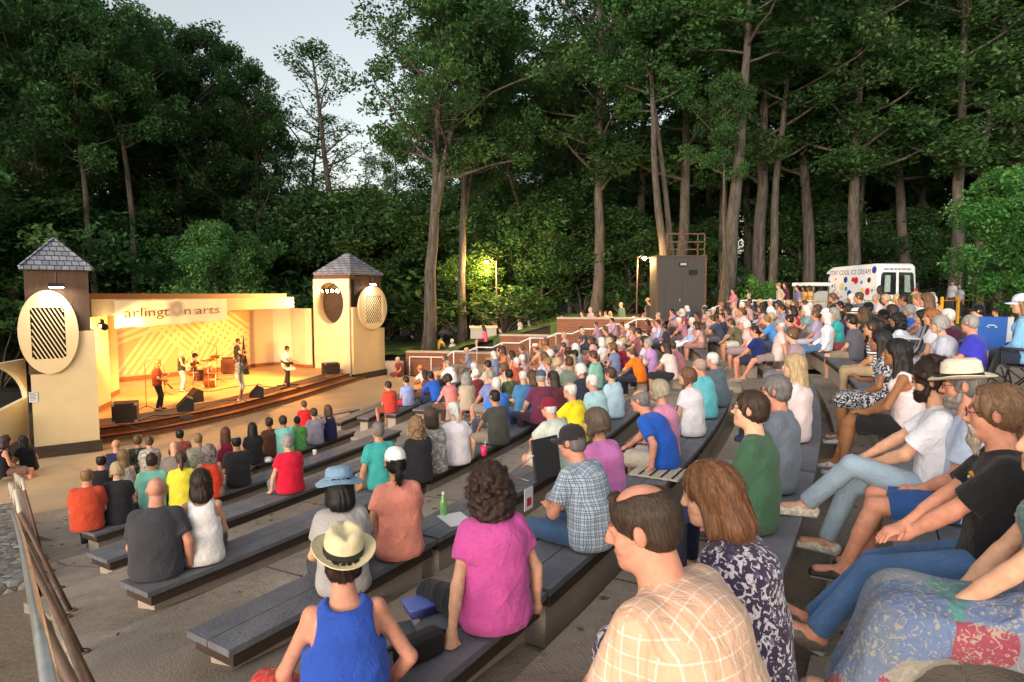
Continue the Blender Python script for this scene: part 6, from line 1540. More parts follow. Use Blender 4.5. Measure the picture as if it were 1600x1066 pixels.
sit(1504, 602, -1, 60, 'bearded man in a white straw hat, glasses, pale blue tee and blue shorts', mp(lean=0, slump=8, arms=('lap', 'lap'), legs=(((-.12, .62, -.37), (0, .5, 1), (-.1, 1, 0)), ((.06, .50, -.37), (0, .5, 1), (.1, 1, 0))), head=(-4, 6, 0)),
    skin=SK['r'], hair='buzz', haircol=HC['s'], beard='beard', beardcol=(.30, .27, .24), top='short', topcol=cl('#b8c4dd'), bot='shorts', botcol=cl('#2f4f86'), shoe=cl('#3b3634'), hat='panama', hatcol=cl('#e6dcc4'), glasses=True)
sit(1456, 594, -1, 58, 'curly haired young man with dark beard and glasses in a white tee', mp(lean=-2, slump=10, arms=(((-.02, .34, .22), (1, -.3, -.4), (-.7, .6, -.1)), ((.16, .42, .20), (.9, -.4, -.3), (0, .8, -.6))), legs=(((-.02, .72, -.10), (-.3, .3, 1), (-.5, .8, .1)), ((.10, .60, -.37), (0, .5, 1), (.1, 1, 0))), head=(-6, 4, 0)),
    skin=SK['l'], hair='curlytop', haircol=HC['d'], beard='beard', beardcol=HC['d'], top='short', topcol=cl('#dcdde6'), bot='pants', botcol=cl('#8fa3b4'), shoe=cl('#d8d2c6'), glasses=True)
sit(1400, 551, -1, 58, 'woman with long black hair in a pale pink tank top holding a napkin', mp(lean=4, slump=10, fem=True, arms=(((.03, .32, .20), (1, -.3, -.6), (-.4, .8, .2)), ((.06, .33, .20), (1, -.3, -.6), (-.4, .8, .2))), legs=(((.10, .56, -.30), (.2, .4, 1), (.2, 1, -.1)), 'side')),
    skin=SK['m'], hair='vlong', haircol=HC['k'], top='tank', topcol=cl('#e2cdd0'), bot='shorts', botcol=BLK, shoe=cl('#c9d3e6'))
sit(1374, 535, -1, 58, 'woman in a navy and white floral dress beside the black haired woman', mp(lean=6, fem=True, arms=('lap', 'phone')), skin=SK['m'], hair='long', haircol=HC['k'], top='short', topcol=cl('#2a2c44'), topmat=BW, bot='skirt', botcol=cl('#2a2c44'), botmat=BW, shoe=cl('#cfd3da'))
sit(1360, 512, -1, 60, 'man with glasses in a navy striped tee with khaki trousers', mp(lean=6, arms=('lap', 'lap')), skin=SK['t'], hair='buzz', haircol=HC['d'], top='short', topcol=cl('#d5d8e2'), topmat=STR, bot='pants', botcol=KHA, shoe=cl('#5a5650'), glasses=True)
sit(1650, 692, -1, 62, 'woman with long ginger hair in a patchwork print dress at the right edge', mp(lean=-6, slump=12, fem=True, g=1.12, arms=(((.06, .34, .10), (1, -.4, -.4), (-.5, .8, -.2)), ((.10, .30, .08), (1, -.4, -.4), (-.3, .8, -.3))), legs=(((-.20, .64, -.33), (0, .4, 1), (-.1, .9, .1)), ((.06, .62, -.35), (0, .4, 1), (.1, .9, .1)))),
    skin=SK['l'], hair='vlong', haircol=(.34, .17, .07), top='short', topcol=cl('#6f6a66'), topmat=PATCH, bot='dress', botcol=cl('#5a6f9a'), botmat=PATCH, shoe=cl('#8c8078'), fold=.017)

# ---- R0: striped-check man, floral woman, green tee man ...
sit(1003, 822, 0, 46, 'balding man in a cream checked shirt, nearest the camera', mp(lean=14, slump=16, g=1.22, belly=.05, arms=(((.16, .34, .02), (.9, -.7, 0), (.2, .9, -.5)), ((.10, .38, .16), (.9, -.4, -.3), (-.4, .8, -.3))), legs=('std', 'std'), head=(22, 14, 0)), S=.98,
    skin=SK['r'], hair='thin', haircol=(.045, .028, .018), top='polo', topcol=cl('#d9b094'), topmat=WIN, bot='shorts', botcol=cl('#c8bca8'), shoe=cl('#a08468'), fold=.006)
sit(1108, 772, 0, 50, 'woman with straight auburn hair in a purple floral dress beside the checked shirt man', mp(lean=10, slump=14, fem=True, g=1.06, arms=('lap', 'lap'), legs=('std', 'std'), head=(10, 12, 0)),
    skin=SK['l'], hair='shoulder', haircol=(.15, .065, .03), top='short', topcol=cl('#3b3348'), topmat=FLO, bot='dress', botcol=cl('#3b3348'), botmat=FLO, shoe=cl('#b59a80'))
sit(1172, 608, 0, 56, 'young man with glasses in a dark green tee watching in profile', mp(lean=0, slump=6, arms=('lap', 'phone'), head=(4, -2, 0)), skin=SK['p'], hair='short', haircol=(.04, .022, .014), top='short', topcol=cl('#40624a'), bot='pants', botcol=NAVY, shoe=cl('#404048'), glasses=True)
sit(1212, 572, 0, 56, 'grey haired man in a slate blue shirt behind the navy stadium seat', mp(lean=-2, arms=('lap', 'lap')), skin=SK['r'], hair='short', haircol=HC['s'], top='polo', topcol=cl('#6d7684'), bot='pants', botcol=GRY, shoe=cl('#44444c'), glasses=True)
sit(1240, 572, 0, 56, 'blonde woman with long straight hair in a pale pink blouse', mp(lean=-2, fem=True), skin=SK['p'], hair='long', haircol=HC['y'], top='long', topcol=cl('#e3cfd2'), bot='pants', botcol=BLK, shoe=cl('#55504c'))

# ---- R1
sit(536, 872, 1, 17, 'woman in a bright blue tank top and cream fedora with a dark band', mp(lean=10, slump=12, fem=True, g=1.10, arms=(((.24, .22, .06), (.9, -.5, -.2), (.2, .9, -.4)), ((.19, .18, .10), (1, -.6, -.2), (.1, .9, -.2))), legs=(((-.30, .36, -.36), (-.5, .6, .6), (-.4, 1, 0)), 'tuck'), head=(4, -12, 3)), S=.84,
    skin=SK['r'], hair='short', haircol=HC['d'], top='tank', topcol=cl('#3052ae'), bot='skirt', botcol=cl('#b5302c'), botmat=RED_F, shoe=cl('#23424c'), hat='fedora', hatcol=cl('#ead9ae'), bandcol=(.03, .028, .026), fold=.006)
sit(762, 757, 1, 24, 'woman with a dark curly bob in a magenta tee leaning on both hands', mp(lean=6, slump=10, fem=True, g=1.08, arms=(((.30, -.10, .04), (.9, -.4, .1), (.1, -.3, -.9)), ((.26, .02, .04), (.9, -.4, .1), (.3, .6, -.7))), legs=(((-.22, .50, -.36), (-.4, .5, 1), (-.3, 1, 0)), 'std'), head=(6, 6, 0)),
    skin=SK['l'], hair='curly', haircol=(.035, .018, .013), top='vneck', topcol=cl('#c8559c'), bot='pants', botcol=(.016, .016, .018), shoe=cl('#33333a'), fold=.006)
sit(893, 690, 1, 48, 'man in a black baseball cap and blue checked shirt holding a leaflet', mp(lean=12, slump=14, g=1.1, arms=(((.10, .32, .24), (.9, -.4, -.6), (-.4, .8, .2)), ((.14, .30, .20), (.9, -.5, -.5), (-.4, .8, .1))), head=(8, 8, 0)), skin=SK['r'], hair='buzz', haircol=HC['s'], top='polo', topcol=cl('#b9c4cc'), topmat=CHK, bot='pants', botcol=cl('#3f5a7c'), shoe=cl('#55504c'), hat='cap', hatcol=cl('#2e2b2e'), glasses=True)
sit(930, 660, 1, 46, 'woman with a straight brown bob and glasses in a pink tee', mp(lean=8, fem=True, g=1.08, arms=('lap', 'lap')), skin=SK['l'], hair='bob', haircol=(.12, .085, .06), top='short', topcol=cl('#d77fc0'), bot='pants', botcol=GRY, shoe=cl('#77706a'), glasses=True)
sit(1000, 626, 1, 52, 'balding man in a royal blue tee leaning on his knees', mp(lean=24, slump=16, arms=('side', 'elbows'), head=(4, 10, 0)), skin=SK['r'], hair='fringe', haircol=HC['s'], top='short', topcol=cl('#2459b8'), bot='shorts', botcol=cl('#b3aa9d'), shoe=cl('#7c756e'))
sit(1029, 610, 1, 50, 'woman with a grey blond bob in a rose pink top', mp(lean=4, fem=True, g=1.08), skin=SK['l'], hair='bob', haircol=(.30, .26, .19), top='short', topcol=cl('#d98fae'), bot='pants', botcol=NAVY, shoe=cl('#55504c'))
sit(1073, 588, 1, 40, 'woman in a white tee with head tilted and auburn bob', mp(lean=6, fem=True, head=(30, -6, -14)), skin=SK['l'], hair='bob', haircol=(.13, .06, .035), top='short', topcol=cl('#e6e2ea'), bot='pants', botcol=cl('#7d8cab'), shoe=cl('#99948e'))
sit(1092, 572, 1, 50, 'man with thinning pinkish hair in an aqua tee', mp(lean=8, g=1.1), skin=SK['r'], hair='fringe', haircol=(.32, .25, .22), top='short', topcol=cl('#69c2cc'), bot='shorts', botcol=cl('#23294a'), shoe=cl('#77706a'))
sit(1112, 562, 1, 48, 'white haired man in a slate grey shirt at the end of his bench', mp(lean=10), skin=SK['r'], hair='short', haircol=HC['w'], top='short', topcol=cl('#5d6c78'), bot='shorts', botcol=cl('#4b5058'), shoe=cl('#77706a'))

# ---- R2
sit(530, 757, 2, 24, 'woman in a wide dusty blue bucket hat and light grey tee', mp(lean=8, fem=True, arms=('lap', 'lap'), head=(0, 10, 0)), skin=SK['l'], hair='shoulder', haircol=HC['k'], top='short', topcol=cl('#a9a5a3'), bot='pants', botcol=cl('#3a3a40'), shoe=cl('#55504c'), hat='bucket', hatcol=cl('#7d9bb5'), bandcol=cl('#6c8aa6'))
sit(617, 722, 2, 26, 'woman in a white baseball cap and salmon tee with a dark ponytail', mp(lean=6, fem=True, g=1.05, arms=('side', 'lap')), skin=SK['t'], hair='pony', haircol=HC['k'], top='short', topcol=cl('#e8937f'), bot='pants', botcol=cl('#41464a'), shoe=cl('#55504c'), hat='cap', hatcol=cl('#ece9e4'))
sit(857, 642, 2, 44, 'man in a maroon baseball cap and pale mint shirt with khaki shorts', mp(lean=14, slump=14, g=1.15, arms=('elbows', 'knee'), head=(0, 6, 0)), skin=SK['r'], hair='buzz', haircol=HC['w'], top='polo', topcol=cl('#c3cbc2'), bot='shorts', botcol=cl('#cbbba0'), shoe=cl('#77706a'), hat='cap', hatcol=cl('#7c1f38'))
sit(890, 590, 2, 52, 'balding man in a bright yellow tee', mp(lean=14, arms=('elbows', 'knee')), skin=SK['r'], hair='fringe', haircol=HC['w'], top='short', topcol=cl('#f0dc2c'), bot='pants', botcol=cl('#55718f'), shoe=cl('#77706a'))
sit(924, 596, 2, 48, 'white haired man with glasses in a wide pale aqua shirt', mp(lean=8, g=1.18), skin=SK['r'], hair='short', haircol=HC['w'], top='polo', topcol=cl('#b4dbe2'), bot='pants', botcol=NAVY, shoe=cl('#55504c'), glasses=True)
sit(953, 583, 2, 48, 'dark haired man in a light blue shirt beside the white haired man in aqua', mp(lean=6, g=1.08), skin=SK['l'], hair='short', haircol=HC['n'], top='polo', topcol=cl('#bcd9ea'), bot='pants', botcol=NAVY, shoe=cl('#55504c'))
sit(708, 643, 3, 34, 'white haired woman with a low ponytail in a white tee', mp(lean=6, fem=True, g=1.1, arms=('lap', 'side')), skin=SK['p'], hair='pony', haircol=HC['w'], top='short', topcol=cl('#efe9ee'), bot='pants', botcol=cl('#b9b9cf'), shoe=cl('#8a857e'), S=.95)
sit(772, 620, 3, 44, 'balding man in a dark olive grey tee', mp(lean=6, g=1.05, arms=('elbows', 'knee')), skin=SK['t'], hair='buzz', haircol=HC['k'], top='short', topcol=cl('#4f4f49'), bot='shorts', botcol=cl('#9c8f7d'), shoe=cl('#77706a'), S=.95)

# ---- R3
sit(244, 754, 3, 22, 'bald heavy man in a dark charcoal tee seen from behind', mp(lean=8, slump=12, g=1.2, arms=('lap', 'side')), skin=SK['r'], hair=None, top='short', topcol=cl('#424247'), bot='pants', botcol=cl('#2e3340'), shoe=cl('#3a3a40'))
sit(314, 752, 3, 24, 'woman with dark shoulder length hair in a white sleeveless top with a crossbody bag', mp(lean=4, fem=True, arms=('side', 'lap')), skin=SK['l'], hair='shoulder', haircol=HC['d'], top='tank', topcol=cl('#ece8e6'), bot='pants', botcol=BLK, shoe=cl('#3a3a40'))
sit(590, 672, 3, 34, 'man with short greying hair in a turquoise tee', mp(lean=6, arms=('side', 'lap')), skin=SK['t'], hair='buzz', haircol=HC['s'], top='short', topcol=cl('#3fa3a0'), bot='shorts', botcol=GRY, shoe=cl('#55504c'))
sit(650, 672, 3, 36, 'woman with long wavy golden brown hair in a black top', mp(lean=4, fem=True), skin=SK['l'], hair='curlylong', haircol=(.20, .12, .06), top='short', topcol=(.022, .022, .026), bot='pants', botcol=JEAN, shoe=cl('#55504c'))
sit(672, 650, 3, 38, 'woman with brown hair in a patterned grey blouse behind the golden haired woman', mp(lean=6, fem=True), skin=SK['l'], hair='shoulder', haircol=HC['n'], top='short', topcol=cl('#8a7d78'), topmat=BW, bot='pants', botcol=GRY, shoe=cl('#55504c'), S=.95)
# ---- R4, R5, R6, R7
sit(449, 690, 4, 36, 'woman with short silver hair in a bright red tee', mp(lean=4, fem=True, g=1.12, arms=('side', 'lap')), skin=SK['l'], hair='short', haircol=HC['g'], top='short', topcol=cl('#d31f3a'), bot='pants', botcol=GRY, shoe=cl('#55504c'))
sit(237, 708, 5, 26, 'dark haired man in a mint green tee in front of the bald man', mp(lean=8), skin=SK['t'], hair='short', haircol=HC['d'], top='short', topcol=cl('#86c9b4'), bot='pants', botcol=GRY)
sit(135, 722, 5, 24, 'balding man in a rust orange tee at the aisle end', mp(lean=6, g=1.12, arms=('lap', 'lap')), skin=SK['r'], hair='fringe', haircol=HC['a'], top='short', topcol=cl('#c0492e'), bot='pants', botcol=cl('#2c2c34'))
sit(183, 734, 5, 26, 'woman with a blonde bob in a black top beside the man in rust orange', mp(lean=6, fem=True, g=1.08), skin=SK['p'], hair='bob', haircol=HC['y'], top='short', topcol=(.024, .024, .028), bot='pants', botcol=BLK)
sit(283, 716, 5, 28, 'woman with a long brown ponytail in a yellow tee', mp(lean=4, fem=True), skin=SK['t'], hair='pony', haircol=HC['n'], top='short', topcol=cl('#ecdc45'), bot='pants', botcol=JEAN)
sit(326, 708, 5, 30, 'woman with wild grey curls in an orange red tank top', mp(lean=6, fem=True, g=1.05), skin=SK['l'], hair='curlylong', haircol=(.20, .16, .15), top='tank', topcol=cl('#ea4a30'), bot='skirt', botcol=KHA)
sit(369, 691, 5, 34, 'balding dark haired man in a black tee', mp(lean=8, g=1.08), skin=SK['t'], hair='fringe', haircol=HC['k'], top='short', topcol=(.03, .028, .03), bot='shorts', botcol=KHA)
sit(490, 645, 6, 40, 'man with brown hair in a heather grey tee', mp(lean=6), skin=SK['l'], hair='short', haircol=HC['n'], top='short', topcol=cl('#9b93a2'), bot='pants', botcol=JEAN)
sit(512, 642, 6, 42, 'woman with brown hair in a navy sleeveless top', mp(lean=4, fem=True), skin=SK['l'], hair='shoulder', haircol=HC['c'], top='tank', topcol=cl('#232346'), bot='shorts', botcol=KHA)
sit(475, 650, 7, 40, 'person in a vivid red tee in front of the man in grey', mp(lean=8), skin=SK['l'], hair='buzz', haircol=HC['c'], top='short', topcol=cl('#e02c30'), bot='pants', botcol=GRY)
sit(464, 657, 6, 40, 'child in a green printed tee', mp(lean=4), S=.82, skin=SK['m'], hair='buzz', haircol=HC['k'], top='short', topcol=cl('#5fbf58'), topmat=CAMO, bot='shorts', botcol=GRY)
sit(442, 664, 6, 38, 'person in an aqua tee with a black backpack', mp(lean=6), S=.92, skin=SK['t'], hair='short', haircol=HC['d'], top='short', topcol=cl('#86d0c4'), bot='pants', botcol=GRY)
sit(420, 660, 6, 38, 'woman with hair in a bun and a brown tee', mp(lean=2, fem=True), skin=SK['m'], hair='bun', haircol=HC['d'], top='short', topcol=cl('#66402f'), bot='pants', botcol=JEAN)
sit(394, 669, 6, 36, 'woman with long black hair in a black top', mp(lean=4, fem=True), skin=SK['l'], hair='long', haircol=HC['k'], top='short', topcol=(.02, .017, .02), bot='pants', botcol=BLK)
sit(352, 676, 6, 34, 'woman with long auburn hair in a burgundy dress with a thin strap', mp(lean=4, fem=True), skin=SK['l'], hair='long', haircol=(.10, .035, .02), top='tank', topcol=cl('#7a2038'), bot='skirt', botcol=cl('#7a2038'))
sit(309, 668, 6, 32, 'man with a shaved head in a leaf print shirt', mp(lean=4, g=1.1), skin=SK['r'], hair='buzz', haircol=HC['a'], top='polo', topcol=cl('#a9a08c'), topmat=CAMO, bot='shorts', botcol=KHA)
sit(281, 681, 7, 30, 'dark haired person in a red tee near the stage', mp(lean=4), skin=SK['t'], hair='short', haircol=HC['k'], top='short', topcol=cl('#a82a30'), bot='pants', botcol=GRY)
sit(272, 700, 6, 30, 'broad man in a grey brown tee behind the ponytail woman', mp(lean=16, g=1.15, head=(0, 30, 0)), skin=SK['l'], hair=None, top='short', topcol=cl('#8b7f78'), bot='shorts', botcol=KHA)
sit(158, 703, 6, 26, 'balding man in a black tee with white lettering on the back', mp(lean=6, g=1.08), skin=SK['r'], hair='fringe', haircol=HC['k'], top='short', topcol=(.018, .017, .02), bot='pants', botcol=BLK)
sit(192, 712, 6, 28, 'woman with long honey hair in a light print top', mp(lean=6, fem=True), skin=SK['p'], hair='long', haircol=HC['a'], top='tank', topcol=cl('#b0a394'), topmat=BW, bot='pants', botcol=GRY)
sit(181, 688, 7, 28, 'bald man in a navy top near the tower', mp(lean=8), skin=SK['r'], hair=None, top='short', topcol=cl('#2c2a48'), bot='pants', botcol=NAVY)
sit(215, 688, 7, 30, 'man with grey brown hair in a black tee near the front', mp(lean=4), skin=SK['r'], hair='short', haircol=HC['c'], top='short', topcol=(.018, .017, .02), bot='pants', botcol=BLK)
sit(233, 690, 7, 32, 'woman with a brown bun and patterned top near the front', mp(lean=6, fem=True), skin=SK['l'], hair='bun', haircol=HC['c'], top='short', topcol=cl('#8f7a6c'), topmat=BW, bot='pants', botcol=GRY)
# ================================================================ the far crowd: (picture x, y of the head, pose, build, hair, hair colour, skin, top, top colour, bottom, bottom colour, hat, words for the label)
CP = {  # poses shared by many people
 'a': mp(lean=4, slump=10), 'b': mp(lean=20, slump=14, arms=('elbows', 'elbows'), legs=('wide', 'wide')), 'c': mp(lean=-8, slump=8, arms=('back', 'back'), legs=('far', 'far')), 'x': mp(lean=2, arms=('cross', 'cross')),
 'k': mp(lean=6, arms=('phone', 'lap'), legs=('std', 'tuck')), 'h': mp(lean=8, arms=('chin', 'lap')), 'p': mp(lean=4, arms=('clap', 'clap')), 'g': mp(lean=6, g=1.15, arms=('knee', 'knee')),
 'A': mp(lean=4, fem=True), 'B': mp(lean=12, fem=True, arms=('knee', 'lap')), 'C': mp(lean=-6, fem=True, arms=('back', 'lap'), legs=('far', 'std')), 'K': mp(lean=4, fem=True, arms=('phone', 'lap'), legs=('side', 'side')), 'P': mp(lean=4, fem=True, arms=('clap', 'clap')), 'G': mp(lean=6, fem=True, g=1.14), 'U': mp(lean=0, fem=True, arms=('up', 'lap')),
 's': mp('stand', arms=('down', 'down')), 't': mp('stand', arms=('hip', 'down')), 'v': mp('stand', arms=('cross', 'cross')), 'S': mp('stand', fem=True, arms=('down', 'hip')), 'V': mp('stand', fem=True, arms=('cross', 'cross')), 'w': mp('stand', arms=('up', 'down'), legs=('side', 'back')),
}
HR = {'s': 'short', 'u': 'buzz', 'f': 'fringe', '0': None, 'b': 'bob', 'l': 'long', 'o': 'shoulder', 'p': 'pony', 'n': 'bun', 'c': 'curly', 'C': 'curlylong', 'a': 'curlytop', 'm': 'messy'}
BO = {'p': 'pants', 's': 'shorts', 'k': 'skirt', 'd': 'dress'}
PAT = {'F': MAR, 'W': BW, 'P': PLAID, 'C': CAMO, 'S': STR, 'K': CHK}
def ground_here(x, y):
    if y > 33.4: return ground_z(x, y)
    r = r_of(x, y)
    if r > 49.9: return CZ - 1.27
    return far_floor(r) if r > 36.05 else 0.0
def crowd_seat(hx, hy, P, S):
    "walk along the picture ray of the head until a seated head would be there; then settle on the nearest bench row"
    J = joints(P); hh = J['H'][2] * S; r = ray(hx, hy); best = None; y = 46.0
    while y > 9.0:
        p = Vector((0, 0, CZ)) + r * (y / r.y)
        need = ground_here(p.x, p.y) + .42 + hh
        if p.z > need and y < 33.2 and r_of(p.x, p.y) < 53: pass
        if best is None and p.z <= need + .0 and False: pass
        d = p.z - need
        if best is None or abs(d) < best[0]: best = (abs(d), y, p.copy())
        y -= .1
    return best
def crowd(hx, hy, code, label, S=1.0, deg=None, seat=None, group=None, depth=None, glasses=False):
    # code: pose hair haircolour skin top/topcolour bottom/bottomcolour [hat/colour]
    c = code.split(); pose, hr, hc, sk = c[0][0], c[0][1], c[0][2], c[0][3]; P = CP.get(pose, CP['a']); vr = rnd.choice(VAR); P = dict(P, head=(P['head'][0] + vr[0], P['head'][1] + vr[1], P['head'][2] + vr[2]), side=vr[3]); S *= rnd.uniform(.95, 1.06)
    tp = c[1].split('#'); top = {'s': 'short', 'l': 'long', 't': 'tank', 'j': 'jacket', 'o': 'polo'}[tp[0][0]]; tm = PAT.get(tp[0][1:]) ; tcol = cl('#' + tp[1])
    bt = c[2].split('#'); bot = BO[bt[0][0]]; bcol = cl('#' + bt[1])
    hat = None; hcol = (.6, .6, .6)
    if len(c) > 3: ht = c[3].split('#'); hat = {'c': 'cap', 'f': 'panama', 'b': 'bucket', 'u': 'sunhat'}[ht[0]]; hcol = cl('#' + ht[1])
    stand = P['kind'] == 'stand'; J = joints(P)
    if stand or depth:
        y = depth or 27.0; p = at_y(hx, hy, y); z = p.z - J['H'][2] * S
        g0 = ground_here(p.x, p.y) + (0 if stand else (.42 if seat is None else seat))
        z = g0 if abs(g0 - z) < .25 else z
    else:
        e, y, p = crowd_seat(hx, hy, P, S); z = ground_here(p.x, p.y) + .42
    if deg is None:
        deg = math.degrees(math.atan2(-( -11.0 - p.x), 25.0 - p.y)) if p.y < 25 else math.degrees(math.atan2(11 + p.x, 25 - p.y)); deg += rnd.uniform(-12, 12)
    a = R(deg); h = J['H'] * S; cs, sn = math.cos(a), math.sin(a)
    loc = Vector((p.x - (cs * h[0] - sn * h[1]), p.y - (sn * h[0] + cs * h[1]), z))
    if not stand and not depth and r_of(loc.x, loc.y) < 49:
        rr = r_of(loc.x, loc.y); r2 = min(FAR, key=lambda q: abs(q - rr)); az = math.degrees(math.atan2(loc.y - RC.y, loc.x - RC.x)) if loc.y < RC.y else 0
        if az > -16:
            k = r2 - rr; loc = loc + (Vector((math.cos(R(az)), math.sin(R(az)), 0)) * k if loc.y < RC.y else Vector((k, 0, 0))); z = far_floor(r2) + .42; loc.z = z
            if hx > 880: f = (p.x + k * .9) / p.x; loc.y += (f - 1) * p.y * .8
    person(label, loc, a, P, SK.get(sk, SK['l']), HR.get(hr, 'short'), HC.get(hc, HC['n']), top, tcol, tm, bot, bcol, None, (.25, .24, .23), hat, hcol, vox=.021 if loc.y > 12 else .016, S=S, group=group, glasses=glasses)
    if not stand and depth is None and r_of(loc.x, loc.y) > 49.3 and seat is None: CHAIRS.append((loc.copy(), a))
CHAIRS = []
VAR = [(0, 0, 0, 0), (22, 4, 0, -3), (-20, 8, 4, 3)]
# front edge by the plaza, and on the far lawn
for a in (
 (620, 563, 'BbyR', 0), ): pass
crowd(621, 562, 'Bswr st#7a3a34 k#7a3a34', 'person in a dark red sundress sitting on the low wall beyond the stage', 1.05, 150, depth=32.6)
crowd(661, 549, 'cfcr st#d08a58 s#6b4a35', 'person with bare orange back resting against the lawn tree', 1.0, 20, depth=35.3, seat=.0)
crowd(690, 533, 'bskl s#e3c04a p#2c3140', 'person in a yellow tee crouching on the lawn', 1.0, -60, depth=36.0, seat=.05)
crowd(706, 533, 'Abwl s#b9bcc6 p#6f7b93', 'person in pale grey sitting on the lawn behind the one in yellow', 1.0, 40, depth=36.5, seat=.0)
crowd(755, 517, 'Aldl l#e06c86 s#503430', 'girl in a pink top perched on the brick wall', 1.0, 95, depth=34.0, seat=.0)
crowd(782, 515, 'csnl s#6a6f7c p#c9cfdd', 'man in a grey tee leaning back on the brick wall in pale jeans', 1.0, 80, depth=34.3, seat=.0)
crowd(811, 499, 'SokP'.replace('P','l') + ' s#c9bfbe d#c9bfbe', 'woman in a long pale dress walking beyond the lawn', 1.0, 100, depth=37)
crowd(826, 503, 'ssgl l#c9cad2 p#9aa0b0', 'person in white walking beyond the lawn', 1.0, 100, depth=38)
crowd(842, 505, 'ssnt s#4a4d4a p#3c3f40', 'person in dark grey green walking beyond the lawn', 1.0, 90, depth=38)
crowd(797, 520, 'vskt s#34302c p#2c2a28', 'person in black standing in shade past the utility box', .9, 120, depth=40)
LAWN = [(861, 511, 'Aldr s#b0413c s#9a5a44', 'girl in red with knees up on the far lawn edge'), (869, 507, 'Bocr t#c26a52 k#8a4a3c', 'woman in coral beside the girl in red on the far lawn edge'), (877, 497, 'Absl l#cfcbd0 p#4b4f5c', 'woman in a white cardigan on the far lawn'), (897, 500, 'asnr s#e0a3b4 s#5d5148', 'boy in a pale pink tee sitting on the far lawn edge'), (909, 490, 'ksnl s#3a6fd0 p#23263a', 'man in a bright blue tee on the far lawn'), (922, 484, 'xsgl l#a39aa8 p#3a3d48', 'man in mauve grey sitting upright on the far lawn'), (931, 494, 'Bldr s#e8a596 k#c06a5a', 'girl in peach on the far lawn'), (938, 489, 'Pkll'.replace('k', 'l') + ' s#7c6a86 p#2b2b33', 'woman in violet clapping on the far lawn'), (946, 489, 'asdr s#d8b7a2 s#8a5a48', 'person in beige on the far lawn'), (953, 490, 'Aoyr s#ecc8b0 k#caa08c', 'fair woman in cream on the far lawn'), (955, 500, 'hugl s#5f7480 p#3c4650', 'man in a blue grey shirt on the far lawn, chin on hand'), (963, 503, 'Cbal s#cfd08a s#5c5a40', 'woman in pale yellow at the top of the far rail'), (990, 493, 'pswl s#e9e6c0 p#50554c', 'white haired person in cream clapping by the booth'), (998, 497, 'Aodr s#e0a67e k#a8604a', 'woman in apricot by the booth'), (1005, 496, 'Bpcr t#d98468 s#76453a', 'girl in orange beside the woman in apricot')]
for hx, hy, c, lb in LAWN: crowd(hx, hy, c, lb, 1.0, None, depth=33.8 + (hx % 5) * .35 if hx < 960 else 32.6 + (hx % 5) * .2, seat=.18)
crowd(970, 476, 'ssgl l#56705c p#22262a', 'man in a green jacket standing behind the far lawn crowd', 1.05, 120, depth=34.8)
crowd(1013, 476, 'wskt s#3a3338 p#26262c f#b79a86', 'man in a straw hat standing left of the booth', 1.0, 120, depth=32.2)
